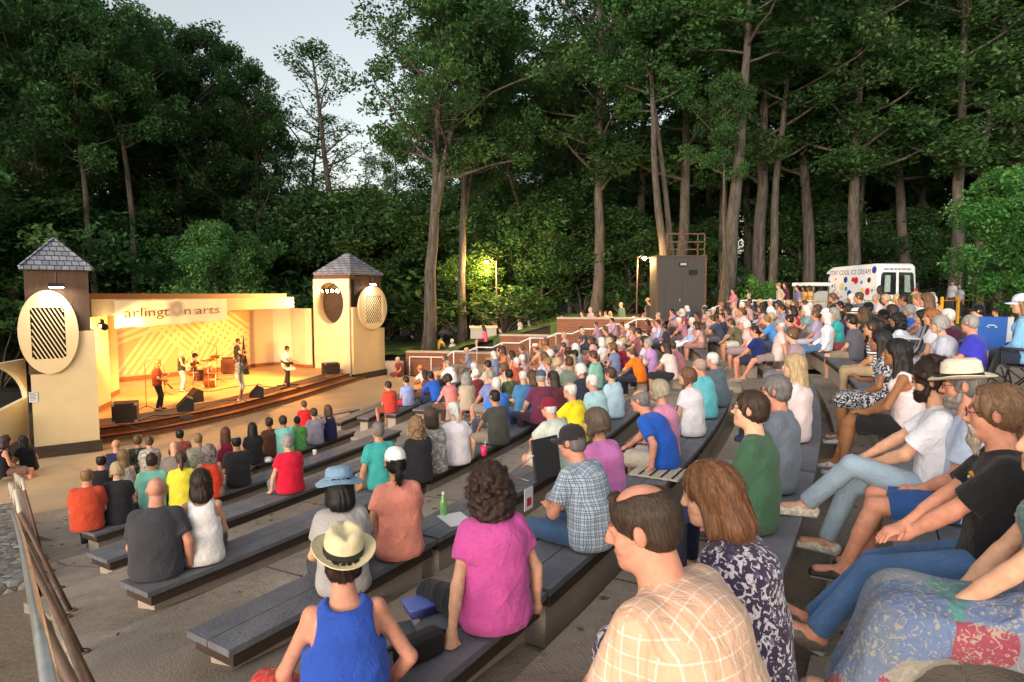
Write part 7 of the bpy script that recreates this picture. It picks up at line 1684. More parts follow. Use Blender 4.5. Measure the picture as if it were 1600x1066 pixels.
# far block, from the plaza upwards
FARB = [
 (617, 598, 'asdl s#a9b3df s#c23a3c', 'man in a pale violet blue tee and red shorts at the plaza edge'), (602, 604, 'asdr s#d8493a s#8f4a3a', 'child in a red top beside the man in pale violet'),
 (659, 578, 'buor s#e8d2c0 s#d78a4c c#d98a3c', 'person in an orange cap and white tee near the rail foot'), (648, 588, 'Aokm s#7a4a44 k#5c3a34', 'dark haired girl in brown near the rail foot'), (697, 570, 'bugr l#f0ece8 p#2c2c30', 'man in a white shirt below the far rail'), (709, 556, 'Alcr t#e9a36a k#e0a078', 'woman with long blonde hair in an orange top at the rail'), (681, 588, 'bskm l#2a5fc4 p#2b3550', 'man in a vivid blue long sleeved top'), (699, 592, 'Bbdl s#e58a86 p#6a4a48', 'woman with a dark bob in a coral pink tee'),
 (728, 590, 'Gcgr s#b8a692 s#8e7c6a', 'woman with big sandy hair in beige'), (737, 574, 'Aowr s#efe4dc k#b9a89c', 'white haired woman in white'), (743, 584, 'GbwrF'[:4] + ' sF#5c2434 p#3a2a2e c#efece8', 'woman in a white cap and maroon floral shirt'), (766, 587, 'gfgr o#7f84b4 s#8a7f74', 'grey haired man in a periwinkle shirt'), (775, 600, 'auwl s#3f7fd8 p#3c4458', 'man in a sky blue tee beside the periwinkle shirt'), (789, 545, 'Uldr t#c87a58 k#8a4a3a', 'dark haired woman raising an arm at the brick wall'), (780, 558, 'Aodr t#c66a4c k#7c3c30', 'woman in orange red below the raised arm'), (786, 569, 'xuwr s#b4543c p#5a3028', 'man in rust behind the dark haired woman'),
 (795, 585, 'ankt sC#3a4a34 p#2c3028', 'man with dark hair in a dark tropical shirt'), (817, 588, 'xfwl o#4f86b8 p#4a5568', 'grey haired man in a steel blue shirt'), (831, 590, 'Aonl s#4a5fa0 p#3c4a70', 'brown haired woman in indigo beside the steel blue shirt'), (845, 590, 'gugl s#6b3048 p#3c2c38 c#4a5568', 'man in a navy cap and plum tee'), (863, 590, 'Gldl s#5c2a34 p#3c2630', 'woman with very long dark brown hair in maroon'), (833, 547, 'bucr s#d8a080 s#a8704c f#f0d8b8', 'man in a pale straw hat at the brick wall'), (838, 536, 'Uacr'.replace('a', 'o') + ' t#e0905c k#c87a50', 'woman in orange raising both arms at the rail'), (828, 560, 'Bswr l#b89a98 p#7a6a6c', 'woman leaning forward in dusty rose'), (842, 562, 'bugr l#9c94a4 p#6a6470', 'man leaning forward in lilac grey'), (855, 566, 'cuar l#c8b0b4 p#8a8088', 'person in pale rose leaning back'),
 (872, 552, 'GbwrW'[:4] + ' s#a9b4ac k#8a948c', 'woman in sage green with white hair'), (880, 541, 'hunr s#8a5a5c p#5c4448', 'man in dusty red, chin on hand'), (890, 540, 'Aonl s#5c4a4c p#3c3438', 'woman with brown curls in dark grey'), (896, 551, 'Gcwl s#9fb0b4 p#5c6a70', 'woman with fluffy white hair in pale teal'), (878, 558, 'askm o#b4b0e0 p#5c5c88', 'man with black hair in a lavender shirt'), (870, 566, 'Abyl s#d8c8c0 k#b4a8b0', 'blonde woman in ivory'), (893, 562, 'GcyrW'[:4] + ' sW#2c2c30 p#2a2a30', 'woman with blond grey curls in black and white print'), (906, 578, 'Gbwr s#2c3244 p#2c3038', 'woman with a white bob in a dark navy top'), (926, 556, 'asnr s#8fc4b4 s#6a7a78', 'brown haired man in a mint tee'), (925, 528, 'Bonr s#e0a8a4 k#9a6a6c', 'dark haired woman in salmon pink by the brick wall'), (942, 527, 'xunr s#6a6478 p#3c3c4c', 'man in a slate violet tee'), (950, 537, 'Bbyl t#23283c k#23283c', 'blond woman in a navy tank'), (957, 533, 'Antm t#2c2428 k#2c2428'.replace('Ant', 'And'), 'woman with a dark bun in a black tank top'),
 (968, 512, 'asnr s#a87a80 s#6c5458', 'man in old rose at the rail'), (974, 520, 'Bswl s#c8b8c8 k#8a7a8a', 'white haired woman in pale lilac'), (972, 533, 'guwr s#8c1f3c p#3a3440', 'man in a crimson top'), (983, 524, 'Pocr s#c88a84 k#8a5c5c', 'woman in rose clapping'), (982, 515, 'hanm s#6a3c40 p#4c3438'.replace('han', 'hsn'), 'man in dark red, chin on hand, near the rail'), (1022, 504, 'Abal s#d0c8d4 k#9c98a8', 'fair woman in pale mauve'), (1031, 502, 'ksdr l#b8b0d0 p#5c5c78', 'man in a lilac shirt below the booth'), (1037, 512, 'xskm s#3a3640 p#2c2c34', 'man in charcoal below the booth'), (1010, 506, 'Bodm s#7a3a4c k#4a2c38', 'woman in wine red'), (1062, 491, 'Gcwr s#8a4a5c p#4a343c', 'woman with white curls in raspberry'), (1060, 503, 'buer'.replace('e', 'w') + ' o#b07884 p#6c5c64', 'bald man in dusky pink'), (1075, 507, 'CswlW'[:4] + ' l#a8bfe0 p#e4e8f0', 'silver haired woman in a pale blue blouse and white trousers'), (1087, 494, 'aukm s#7c5a60 p#4c4044', 'dark haired man in mauve below the booth'), (1090, 507, 'Bodr s#c89c94 k#a07870', 'woman in dusty peach'), (1096, 500, 'hucr s#8f6c6c p#5c484c', 'man in brown rose'), (1107, 492, 'Abgr s#c8a0a0 k#9c7c80', 'grey bobbed woman in blush'), (1118, 481, 'cuwr s#b48c88 p#6c5c60', 'man with silver hair in clay pink at the top of the rail'), (1119, 497, 'kugl s#a4c4e0 s#6c6458', 'man in a powder blue tee resting on his knees'), (1133, 491, 'xudl s#2f3650 p#3c3c48', 'man in navy behind the powder blue tee'), (1140, 484, 'Aodr s#a87c80 k#6c5458', 'woman in mulberry'), (1148, 501, 'buct s#6a6450 s#c8c4b8'.replace('buct', 'bunt'), 'man in an olive tee filming with a phone'), (1103, 480, 'asgr s#9c8084 p#5c4c50', 'grey haired man in faded plum'), (1126, 478, 'Bbar s#c4b0b0 k#8c7c80', 'fair woman in shell pink'),
 (1017, 531, 'Gbgl s#c89ad8 p#2c2c44', 'grey bobbed woman in an orchid tee'), (1008, 528, 'Aswl l#b8a8d0 k#7c7490', 'white haired woman in lavender beside the orchid tee'), (1155, 487, 'Aoyr s#d8c0b8 k#a89890', 'blonde woman in sand'), (1158, 478, 'xuwl s#e0dce4 p#4c5060', 'man in a white tee in the upper middle rows'), (1167, 487, 'aunr s#ac7c7c p#5c4c50', 'man in terracotta in the upper middle rows'), (1171, 470, 'hukt s#4c4a58 p#2c2c34', 'man in graphite, chin on hand, by the top rail'), (1183, 487, 'Aldr s#c09088 k#785c60', 'long haired woman in old pink'), (1203, 471, 'cuwl l#e4e8f0 p#b8c4d8', 'man in a white shirt leaning back below the couple'), (1218, 484, 'ksdt o#8c94a4 p#3c4454', 'dark haired man in cool grey'), (1232, 490, 'Aokl t#b8283c k#3c2c30', 'dark haired woman in a red tank top'), (1252, 485, 'xskt oC#8c9484 p#2c3444', 'dark haired man in a pale leaf print shirt'), (1241, 474, 'Gocr s#d88490 k#8c5c64', 'woman in watermelon pink'), (1256, 475, 'aunr s#78506c p#40343c', 'man in aubergine'), (1265, 479, 'Bswl s#586088 p#3c4058', 'white haired woman in denim blue'), (1170, 505, 'Gbwr s#e8b8b8 k#9c8488', 'white haired woman in baby pink'), (1195, 504, 'bual s#4a90d8 p#40506c', 'man bending in an azure tee'), (1178, 517, 'gukr o#1f2c64 s#2c3048', 'man in a deep navy shirt'), (1218, 507, 'cuwr s#d8c0bc s#8c7c78 c#8c8c94', 'man in a grey cap and pale tee'),
]
for f in FARB: crowd(f[0], f[1], f[2], f[3] + ' in the far seating block' if len(f[3].split()) < 9 else f[3])
# between the aisle and the upper rows, nearer: hand placed
crowd(985, 550, 'bfrl s#f07a1e p#2c3444'.replace('bfr', 'bfc'), 'bald man in a bright orange tee by the cross aisle', 1.0, 62)
sit(1290, 500, -1, 60, 'woman with long silver hair in a white blouse and jeans', mp(lean=-4, fem=True, arms=('side', 'lap'), legs=('far', 'std')), skin=SK['l'], hair='shoulder', haircol=HC['w'], top='long', topcol=cl('#e6e9f2'), bot='pants', botcol=cl('#4a6f95'))
sit(1273, 492, -1, 60, 'man in a lavender shirt next to the woman in the white blouse', mp(lean=0), skin=SK['r'], hair='short', haircol=HC['c'], top='polo', topcol=cl('#b3a5c4'), bot='pants', botcol=cl('#b9b4bf'))
sit(1236, 523, 0, 58, 'woman with short brown hair in a mauve top', mp(lean=8, fem=True), skin=SK['l'], hair='short', haircol=HC['c'], top='short', topcol=cl('#a08a96'), bot='pants', botcol=GRY, S=.95)
sit(1190, 522, 0, 58, 'grey bearded man in a grey plaid shirt', mp(lean=8, g=1.1, arms=('knee', 'knee'), legs=('far', 'std')), skin=SK['r'], hair='fringe', haircol=HC['g'], beard='beard', beardcol=HC['w'], top='polo', topcol=cl('#8c92a0'), topmat=PLAID, bot='shorts', botcol=KHA)
UP = [
 (1290, 481, 'gukb s#3c3c48 p#2c2c38 c#eef0f4', 'man in a white cap in the upper rows'), (1302, 492, 'Aogl s#3ab4b4 p#3c4c50', 'woman in a turquoise top'), (1312, 481, 'bukd s#4c3458 p#3c2c38', 'dark skinned man in a purple tee leaning forward'), (1325, 476, 'Bokb s#8c6a50 k#6c4c3c', 'woman with dark hair in tan'), (1338, 486, 'Aoay t#1c1c22 k#a83c44 u#efe8d8'.replace('Aoay', 'Aoal'), 'girl in a cream hat and black top'), (1348, 494, 'Alnm s#2c2a2e k#7c3c40', 'girl with long brown hair in black'), (1356, 478, 'aukb j#1c1e28 p#23242c c#1a1a20', 'man in a black cap and dark jacket'), (1380, 488, 'bukd s#16161a p#1c1c22 c#121216', 'man in black with a black cap'), (1393, 480, 'Gldm s#6c5448 p#3c3430', 'woman with auburn hair in brown'), (1401, 496, 'Ackm s#e8ecf4 p#4c5468', 'woman with short dark curls in a white tee'), (1420, 485, 'Abgl s#2f6fd4 p#3c4c6c', 'child with fair hair in a bright blue tee'), (1434, 478, 'auar s#dfe6f2 p#5c6478', 'pink faced man in a pale blue and white tee'), (1446, 486, 'Bocr s#c4ccd8 p#6c6c7c', 'woman with ginger hair behind the white blouse'), (1455, 496, 'Gool s#e4e0ea p#b4b4c4', 'woman with orange red hair in a white blouse'), (1467, 502, 'Gbgl l#b4b8c8 p#4c4c5c', 'woman with thick grey hair in a silver grey top'), (1478, 516, 'guwr s#4c2238 p#2c2430', 'person in a wine coloured top behind the blue polo'), (1515, 497, 'xugr o#3a3cb4 p#3c4058', 'older man in a royal blue polo'), (1594, 495, 'Goal l#7db4e0 s#2c3448 c#c4cce0', 'woman in a light blue top and pale visor cap'), (1410, 470, 'hukm s#6c7080 p#3c3c44', 'man in grey by the van, chin on hand'), (1455, 470, 'Abwl s#a4acb4 p#5c5c64', 'white haired woman near the yellow bollard'), (1330, 500, 'askl s#5c5c68 s#8c7c6c', 'boy in dark grey with tanned legs'), (1277, 474, 'Aonr s#a4848c p#5c4c54', 'brown haired woman by the van front'), (1300, 472, 'aukt s#48506c p#30344c', 'man in slate blue below the van'), (1440, 500, 'Axkl'.replace('x', 'o') + ' s#8c94a8 p#4c5060', 'dark haired woman in pewter grey beside the striped chair')]
DEP = {1290: 15.5, 1302: 14.5, 1312: 15, 1325: 15, 1338: 13.5, 1348: 13, 1356: 14.5, 1380: 12.5, 1393: 12.5, 1401: 10.8, 1420: 14, 1434: 13, 1446: 11, 1455: 9.6, 1467: 8.6, 1478: 9.6, 1515: 8.2, 1594: 8.0, 1410: 15, 1330: 12.2, 1277: 17, 1300: 17, 1440: 10.4}
for f in UP:
    y = 15.0 if f[3].startswith('white haired woman near') else DEP[f[0]]
    crowd(f[0], f[1], f[2], f[3] + ' in the upper right rows' if len(f[3].split()) < 10 else f[3], 1.0, None, depth=y, seat=.40, glasses=f[0] in (1515, 1467))
# standing at the top
TOP = [(1145, 455, 'VpkrW'[:4] + ' s#c8748c p#6c5c60', 'woman in a pink top standing by the lamp lit trunk', 28.5), (1170, 462, 'vsgl s#c8ccd4 p#4c4c54', 'person in a pale cap standing behind the top rail', 28.2), (1216, 446, 'tsal s#b4a48c p#8c7c6c', 'person in tan hugging at the top rail', 28.3), (1226, 445, 'Vokr s#5c2438 p#3c2430', 'woman in burgundy hugging at the top rail', 28.5), (1245, 451, 'sukt s#6c6c98 p#4c4c64', 'person in violet grey standing near the stand', 28.8), (1255, 446, 'Sokm s#c49a5c p#6c4c3c', 'woman in ochre standing at the white stand', 29.3), (1264, 448, 'Sodm s#d4a05c p#6c4438', 'woman in amber standing at the white stand', 29.6), (1375, 452, 'tukd j#2c2230 p#e4e4ea', 'dark skinned person with a white striped jacket standing at the van', 19.5), (1455, 463, 'tsgl sW#8c8c8c p#2c2c30', 'person in a black and white print standing by the fence', 19), (1527, 486, 'sukl j#1f3438 p#1c2428 c#141a1c', 'man in a dark green jacket and black cap standing on the lawn', 11.5), (1555, 488, 'sskt s#3c3828 p#26261e', 'small distant figure in black on the lawn', 21), (1488, 442, 'susl s#d8d8dc p#4c4c54', 'person in white walking past the sign board', 33), (1499, 445, 'susl s#c4ccdc p#3c3c44', 'second walker in pale blue near the sign board', 33.5)]
for hx, hy, c, lb, y in TOP: crowd(hx, hy, c, lb, 1.0, None, depth=y)
# extra heads that fill the crowd between the ones above
g = np.random.RandomState(12)
PALS = ['a8707c', 'c8a0a4', '7c88a8', '5c5c70', 'd8d0d8', '9c6c60', '8fa8b0', '4c5878', 'c4b49c', '6c4458', 'b8bccc', '88545c', 'e0c8c4', '3c4458', '748478', 'a890b0']
NAMES = ['dull rose', 'pale rose', 'steel blue', 'slate', 'off white', 'brick brown', 'pale teal', 'dark blue', 'sand beige', 'dark plum', 'silver grey', 'faded maroon', 'light peach', 'ink navy', 'moss grey', 'heather violet']
HN = [('skn', 'short brown hair'), ('skk', 'short black hair'), ('bny', 'a blond bob'), ('ogw', 'white hair'), ('lnd', 'long dark hair'), ('fgg', 'thinning grey hair'), ('bnc', 'a chestnut bob')]
cnt = 0
ZONES = [((880, 1000), (500, 525), 'left of the booth'), ((1000, 1130), (478, 505), 'below the booth'), ((1130, 1270), (466, 500), 'below the couple at the rail'), ((1270, 1440), (464, 478), 'below the ice cream van'), ((720, 900), (545, 575), 'below the brick walls'), ((930, 1060), (512, 545), 'mid block')]
used = set()
for zi, ((xa, xb), (ya, yb), zn) in enumerate(ZONES):
    for k in range((9, 10, 12, 10, 9, 7)[zi]):
        hx = xa + (xb - xa) * (k + g.uniform(.1, .9)) / (9, 10, 12, 10, 9, 7)[zi]; hy = g.uniform(ya, yb)
        while True:
            i, j = g.randint(16), g.randint(7)
            if (zi, i, j) not in used: used.add((zi, i, j)); break
        hh = HN[j]; fem = hh[0][0] in 'bol'
        hc = {'skn': 'sn', 'skk': 'sk', 'bny': 'by', 'ogw': 'ow', 'lnd': 'ld', 'fgg': 'fg', 'bnc': 'bc'}[hh[0]]
        pose = g.choice(list('ABKGP' if fem else 'abxkhpg')); sk = g.choice(list('lrtrlm'))
        kw = dict(depth=g.uniform(15, 19), seat=.40) if zi == 3 else {}
        crowd(hx, hy, '%s%s%s s#%s %s#%s' % (pose, hc, sk, PALS[i], g.choice(list('pps')) if not fem else g.choice(list('pk')), g.choice(['3c4050', '5c5c64', '8c7c70', '2c2c34'])), '%s with %s in a %s top, %s' % ('woman' if fem else 'man', hh[1], NAMES[i], zn), 1.0, None, group='audience far off', **kw)
# ================================================================ band and stage gear
def on_deck(px, py): return at_z(px, py, DZ + .004)
BS = .93
def performer(px, py, deg, label, P, **kw):
    p = on_deck(px, py); kw.setdefault('S', BS); return person(label, p, R(deg), P, vox=.018, group='band on the stage', **kw)
GW = ((.16, .27, .98), (.9, -.4, -.4), (-.5, .7, 0)); GN = ((.40, .30, 1.16), (.6, -.5, -.5), (-.2, .5, .8))
performer(247, 641, -75, 'long haired guitarist in a rust top and black trousers', mp('stand', arms=(((.40, .28, 1.15), (.6, -.5, -.6), (-.2, .5, .8)), ((.08, .26, 1.0), (.9, -.4, -.4), (-.5, .7, 0))), legs=('wide', 'std')), skin=SK['r'], hair='long', haircol=HC['o'], top='short', topcol=cl('#8c3a24'), bot='pants', botcol=(.02, .02, .02), shoe=(.03, .03, .03))
performer(285, 612, -80, 'blonde guitarist in a black top and white trousers', mp('stand', fem=True, arms=(((.40, .28, 1.15), (.6, -.5, -.6), (-.2, .5, .8)), ((.08, .26, 1.0), (.9, -.4, -.4), (-.5, .7, 0)))), skin=SK['p'], hair='shoulder', haircol=HC['y'], top='tank', topcol=(.03, .03, .035), bot='pants', botcol=cl('#e8d8c4'), shoe=(.05, .04, .04))
performer(372, 590, -70, 'bearded bass player in a black tee at the back of the stage', mp('stand', arms=(((.40, .28, 1.15), (.6, -.5, -.6), (-.2, .5, .8)), ((.08, .26, 1.0), (.9, -.4, -.4), (-.5, .7, 0)))), skin=SK['l'], hair='short', haircol=HC['d'], beard='beard', top='short', topcol=(.03, .03, .032), bot='pants', botcol=(.03, .03, .035), shoe=(.03, .03, .03), S=1.0)
performer(375, 626, -72, 'singer in a short pale print dress with a black jacket at centre stage', mp('stand', fem=True, arms=(((.10, .26, 1.30), (.8, -.2, -.6), (-.3, .3, .9)), 'down')), skin=SK['m'], hair='long', haircol=HC['d'], top='long', topcol=cl('#4a443c'), topmat=BW, bot='skirt', botcol=cl('#d8c8b0'), botmat=BW, shoe=cl('#d8c0a0'))
performer(446, 602, -62, 'keyboard player in a white shirt', mp('stand', lean=6, arms=(((.16, .42, 1.02), (.8, -.4, -.5), (-.1, 1, -.2)), ((.16, .42, 1.02), (.8, -.4, -.5), (-.1, 1, -.2)))), skin=SK['l'], hair='short', haircol=HC['d'], top='polo', topcol=cl('#ece4d4'), bot='pants', botcol=(.04, .035, .035), shoe=(.03, .03, .03))
dk = on_deck(322, 606); sd_ = R(-70)
person('drummer in a dark vest seated behind the drum kit', Vector((dk.x, dk.y, DZ + .52)) + Vector((-.55, .15, 0)), sd_, mp(lean=4, arms=(((.22, .42, .42), (.8, -.4, -.6), (-.2, .9, .1)), ((.22, .42, .42), (.8, -.4, -.6), (-.2, .9, .1))), legs=('wide', 'wide')), SK['l'], 'short', HC['k'], 'short', cl('#57362c'), None, 'pants', (.03, .03, .03), None, (.05, .05, .05), 'cap', (.02, .02, .022), vox=.018, S=BS, group='band on the stage')
M_SUN = mat('sunburst_body', srgb('#c98a3a'), .3, .3, 3, 0); M_WG = mat('white_guitar', srgb('#efe6d8'), .3, .03, 3, 0); M_CYM = mat('cymbal_brass', (.55, .38, .12), .25, .1, 9, 0, metal=1); M_DRUM = mat('drum_shell', srgb('#6b3a1c'), .3, .15, 4, 0); M_SKIN_D = mat('drum_head', srgb('#d8cdb8'), .6, .06, 5, 0); M_CONE = mat('amp_cloth', srgb('#3a2c22'), .9, .2, 12, .4, 90)
def guitar(px, py, deg, label, m, zc=1.0, S=BS):
    p = on_deck(px, py); t = empty('guitar', p + Vector((0, 0, zc * S)), R(deg), label, 'guitar', 'guitars of the band')
    out = [(math.cos(a) * (.20 + .03 * math.cos(2 * a)), math.sin(a) * (.145 - .035 * math.cos(a) * abs(math.cos(a)) - .03 * abs(math.sin(2 * a)))) for a in np.linspace(0, 2 * PI, 33)[:-1]]
    M = Matrix.Rotation(PI / 2, 3, 'X'); rl_ = Matrix.Rotation(R(-24), 3, 'Y')
    b = MB().prism(out, .045, 0, M=rl_ @ M, off=(0, .26, 0)); b.build('body', m, t)
    n = MB(); n.bar(rl_ @ Vector((-.12, 0, .0)) + Vector((0, .225, 0)), rl_ @ Vector((-.78, 0, .0)) + Vector((0, .225, 0)), .05, .03); n.build('neck', M_DRUM, t)
    n = MB(); n.bar(rl_ @ Vector((-.78, 0, .0)) + Vector((0, .225, 0)), rl_ @ Vector((-.94, 0, .01)) + Vector((0, .225, 0)), .08, .02); n.build('headstock', M_BLACK, t)
    n = MB(); n.bar(rl_ @ Vector((.04, 0, 0)) + Vector((0, .205, 0)), rl_ @ Vector((.04, 0, .07)) + Vector((0, .205, 0)), .05, .02); n.build('pickup', M_BLACK, t)
guitar(247, 641, -75, 'sunburst electric guitar held by the long haired guitarist', M_SUN); guitar(285, 612, -80, 'white electric guitar held by the blonde guitarist', M_WG); guitar(372, 590, -70, 'brown bass guitar held by the bearded bass player', M_DRUM, 1.05, 1.0)
def mic_stand(px, py, label, boom=Vector((.1, -.2, 0)), h=1.45, head=True):
    p = on_deck(px, py); t = empty('mic_stand', p, 0, label, 'microphone stand', 'microphone stands on the stage')
    b = MB()
    for a in (0, 2.1, 4.2): b.tube([(0, 0, .12), (.30 * math.cos(a), .30 * math.sin(a), .012)], .010, 6)
    b.build('tripod', M_BLACK, t); MB().tube([(0, 0, .1), (0, 0, h)], .010, 6).build('pole', M_BLACK, t)
    if head: MB().tube([(0, 0, h), boom + Vector((0, 0, h + .12))], .008, 6).build('boom', M_BLACK, t); MB().lathe([(.012, -.08), (.014, 0), (.026, .02), (.026, .05), (.001, .065)], 10, c=boom + Vector((0, 0, h + .14))).build('microphone', M_METAL, t)
mic_stand(229, 640, 'microphone stand left of the long haired guitarist', Vector((.2, -.1, 0))); mic_stand(258, 618, 'short microphone stand behind the long haired guitarist', h=.95); mic_stand(378, 630, 'microphone stand of the singer', Vector((0, -.1, 0)), 1.35); mic_stand(340, 597, 'boom stand over the drum kit', Vector((-.4, .1, 0)), 1.5); mic_stand(302, 604, 'boom microphone stand left of the drum kit', Vector((.3, 0, 0)), 1.4)
# monitors and cabinets
def wedge(px, py, deg, label, w=.62, S=1.0):
    p = on_deck(px, py); t = empty('stage_monitor', p, R(deg), label, 'speaker', 'floor monitors'); M = Matrix.Rotation(PI / 2, 3, 'Z') @ Matrix.Rotation(PI / 2, 3, 'X')
    out = [(-.24, .0), (.22, .0), (.24, .12), (-.06, .44), (-.24, .36)]; b = MB(); V = [Vector((s_ * w / 2, y, z)) for s_ in (-1, 1) for y, z in out]; n = 5
    b.add(V, [tuple(range(n-1, -1, -1)), tuple(range(n, 2*n))] + [(i, (i+1)%n, n+(i+1)%n, n+i) for i in range(n)]); b.build('cabinet', M_BLACK, t)
    gr = MB(); q = [Vector((s_, y, z)) for s_, y, z in ((-w*.44, .235, .145), (w*.44, .235, .145), (w*.44, -.045, .445), (-w*.44, -.045, .445))]; nn = (q[1]-q[0]).cross(q[3]-q[0]).normalized() * .008; gr.add([v + nn for v in q], [(0, 1, 2, 3)]); gr.build('grille', M_CONE, t)
    MB().box((w/2 + .008, -.06, .2), (.012, .14, .05)).build('handle', M_METAL, t)
wedge(289, 641, 120, 'black wedge monitor before the left guitarist'); wedge(303, 627, 130, 'black wedge monitor at centre stage by the blonde guitarist'); wedge(401, 620, 110, 'black wedge monitor beside the singer')
def cabinet(px, py, deg, label, w, d, h, m=None):
    p = on_deck(px, py); t = empty('speaker_cabinet', p, R(deg), label, 'speaker'); MB().box((0, 0, h / 2), (w, d, h)).build('cabinet', M_BLACK, t)
    MB().box((0, -d / 2 - .006, h / 2), (w * .9, .012, h * .9)).build('grille', m or M_CONE, t)
    for z in (.03, h - .03):
        for x in (-w / 2 + .03, w / 2 - .03): MB().box((x, -d / 2 + .01, z), (.07, .07, .07)).build('corner_guard', M_METAL, t)
cabinet(197, 658, 25, 'square black subwoofer at the near front corner of the stage', .62, .60, .55); cabinet(517, 584, 30, 'black subwoofer at the far front corner of the stage', .70, .6, .50); cabinet(357, 584, 20, 'brown amplifier cabinet beside the drum kit', .6, .4, .75, M_DRUM)
# drum kit
t = empty('drum_kit', dk, R(-70), 'brown drum kit with brass cymbals at the back of the stage', 'drum kit'); MX = Matrix.Rotation(PI / 2, 3, 'X')
def drum(c, r, h, M, nm='drum'):
    o = MB().lathe([(r, -h/2), (r * 1.02, -h/2), (r, -h/2 + .02), (r, h/2 - .02), (r * 1.02, h/2), (r, h/2)], 22, c=c, M=M).build(nm, M_DRUM, t)
    MB().lathe([(.001, h/2 - .004), (r * .98, h/2 - .004)], 22, c=c, M=M).build('drum_head', M_SKIN_D, o); MB().lathe([(.001, -h/2 + .004), (r * .98, -h/2 + .004)], 22, c=c, M=M).build('drum_head', M_SKIN_D, o)
drum((0, .15, .28), .27, .40, MX, 'bass_drum'); I3 = Matrix.Identity(3)
drum((-.20, .08, .72), .14, .2, Matrix.Rotation(.35, 3, 'X')); drum((.18, .08, .72), .15, .22, Matrix.Rotation(.35, 3, 'X')); drum((-.46, -.3, .42), .20, .36, I3); drum((.40, -.35, .60), .17, .14, I3, 'snare_drum')
for x, y, z, r, tl in ((-.62, .2, 1.05, .24, .2), (.60, .15, 1.12, .26, -.25), (.70, -.35, .92, .17, .05), (-.2, .35, 1.2, .2, .3)):
    MB().tube([(x, y, 0), (x, y, z)], .011, 6).build('cymbal_stand', M_METAL, t); MB().lathe([(.001, .025), (.05, .018), (r, -.006), (r, -.010), (.05, .012)], 20, c=(x, y, z), M=Matrix.Rotation(tl, 3, 'Y')).build('cymbal', M_CYM, t)
# keyboards on a column stand
p = on_deck(440, 606); t = empty('keyboard_stand', p, R(-62), 'two tier keyboard on a black column stand', 'keyboard')
for z, w, dy in ((.78, 1.2, .28), (1.0, 1.0, .22)):
    k = MB().box((0, dy, z), (w, .32, .09)).build('keyboard', M_BLACK if z > .9 else M_WG, t); MB().box((0, dy - .07, z + .048), (w * .9, .14, .008)).build('keys', M_WG, k)
MB().bar((-.16, .25, .05), (-.16, .25, .95), .09).build('column', M_BLACK, t); MB().bar((.16, .25, .05), (.16, .25, .95), .09).build('column', M_BLACK, t)
for a in (-.5, .5): MB().bar((a * .4, .25, .06), (a, .7, .02), .05).build('foot', M_BLACK, t); MB().bar((a * .4, .25, .06), (a, -.1, .02), .05).build('foot', M_BLACK, t)
p = on_deck(382, 585); tag(MB().lathe([(.30, 0), (.20, .5), (.08, 1.2), (.02, 1.75), (.001, 1.8)], 12, sx=.8, sy=.5).build('folded_curtain', mat('black_drape', (.02, .018, .016), .95, .2, 6, .3, 30), None, p), 'narrow black drape tied at the back right of the stage', 'drape')
for i, (pts, lb) in enumerate(((((212, 660), (240, 650), (285, 648), (310, 640), (345, 628), (385, 624)), 'black cable snaking along the stage front to the singer'), (((185, 664), (225, 672), (262, 664), (290, 655)), 'black cable looping from the near subwoofer'), (((300, 612), (330, 612), (360, 606), (400, 602), (430, 606)), 'black cable running behind the singer to the keyboards'))):
    P_ = [on_deck(*q) + Vector((0, 0, .012)) for q in pts]; Q_ = []
    for j in range(len(P_) - 1):
        for u in (0, .33, .66): Q_.append(P_[j].lerp(P_[j+1], u) + Vector((0, .10 * math.sin(3 * j + 5 * u), 0)))
    tag(MB().tube(Q_ + [P_[-1]], .014, 6).build('stage_cable', M_BLACK), lb, 'cable')
p = on_deck(292, 655); tag(MB().box((0, 0, .05), (.34, .2, .10), rz=.4).build('pedal_box', M_BLACK, None, p), 'small black pedal box near the stage front', 'box')

# ================================================================ small things among the audience
def on_bench(px, py, row, dz=0): return at_z(px, py, row_z(row) + dz)
p = on_bench(655, 957, 1); t = empty('food_container', p, .5, 'translucent blue square food container with lid on the bench', 'container'); M_BLU = mat('blue_plastic', srgb('#5a66b4'), .25, .05, 4, 0, spec=.6)
MB().lathe([(.001, 0), (.085, 0), (.10, .045), (.102, .05), (.098, .048), (.08, .006), (.001, .006)], 4, M=Matrix.Rotation(PI/4, 3, 'Z')).build('bowl', M_BLU, t); MB().lathe([(.001, .058), (.09, .058), (.108, .056), (.108, .050), (.09, .052)], 4, M=Matrix.Rotation(PI/4, 3, 'Z')).build('lid', M_BLU, t)
p = on_bench(637, 1000, 1); t = empty('phone', p + Vector((0, 0, .05)), .4, 'phone in a purple case with an orange tag by the blue tank top woman', 'phone'); MB().box((0, 0, 0), (.075, .155, .012)).build('case', mat('purple_case', srgb('#7a6aa8'), .4, .05, 4, 0), t); MB().box((0, .002, .0075), (.066, .140, .002)).build('screen', M_GLASS, t); MB().box((-.01, -.10, -.01), (.04, .06, .008)).build('tag', mat('orange_tag', srgb('#e8742a'), .5, .05, 4, 0), t)
p = on_bench(655, 1030, 1); t = empty('shoulder_bag', p, .7, 'small black shoulder bag on the bench behind the blue tank top woman', 'bag'); b_ = MB().box((0, 0, .06), (.24, .10, .12)).build('pouch', M_BLACK, t); bv = b_.modifiers.new('soft', 'BEVEL'); bv.width = .03; bv.segments = 3
MB().tube([(.11, 0, .10), (.20, .06, .03), (.10, .16, .012), (-.10, .14, .012), (-.12, .02, .09)], .010, 6).build('strap', M_BLACK, t)
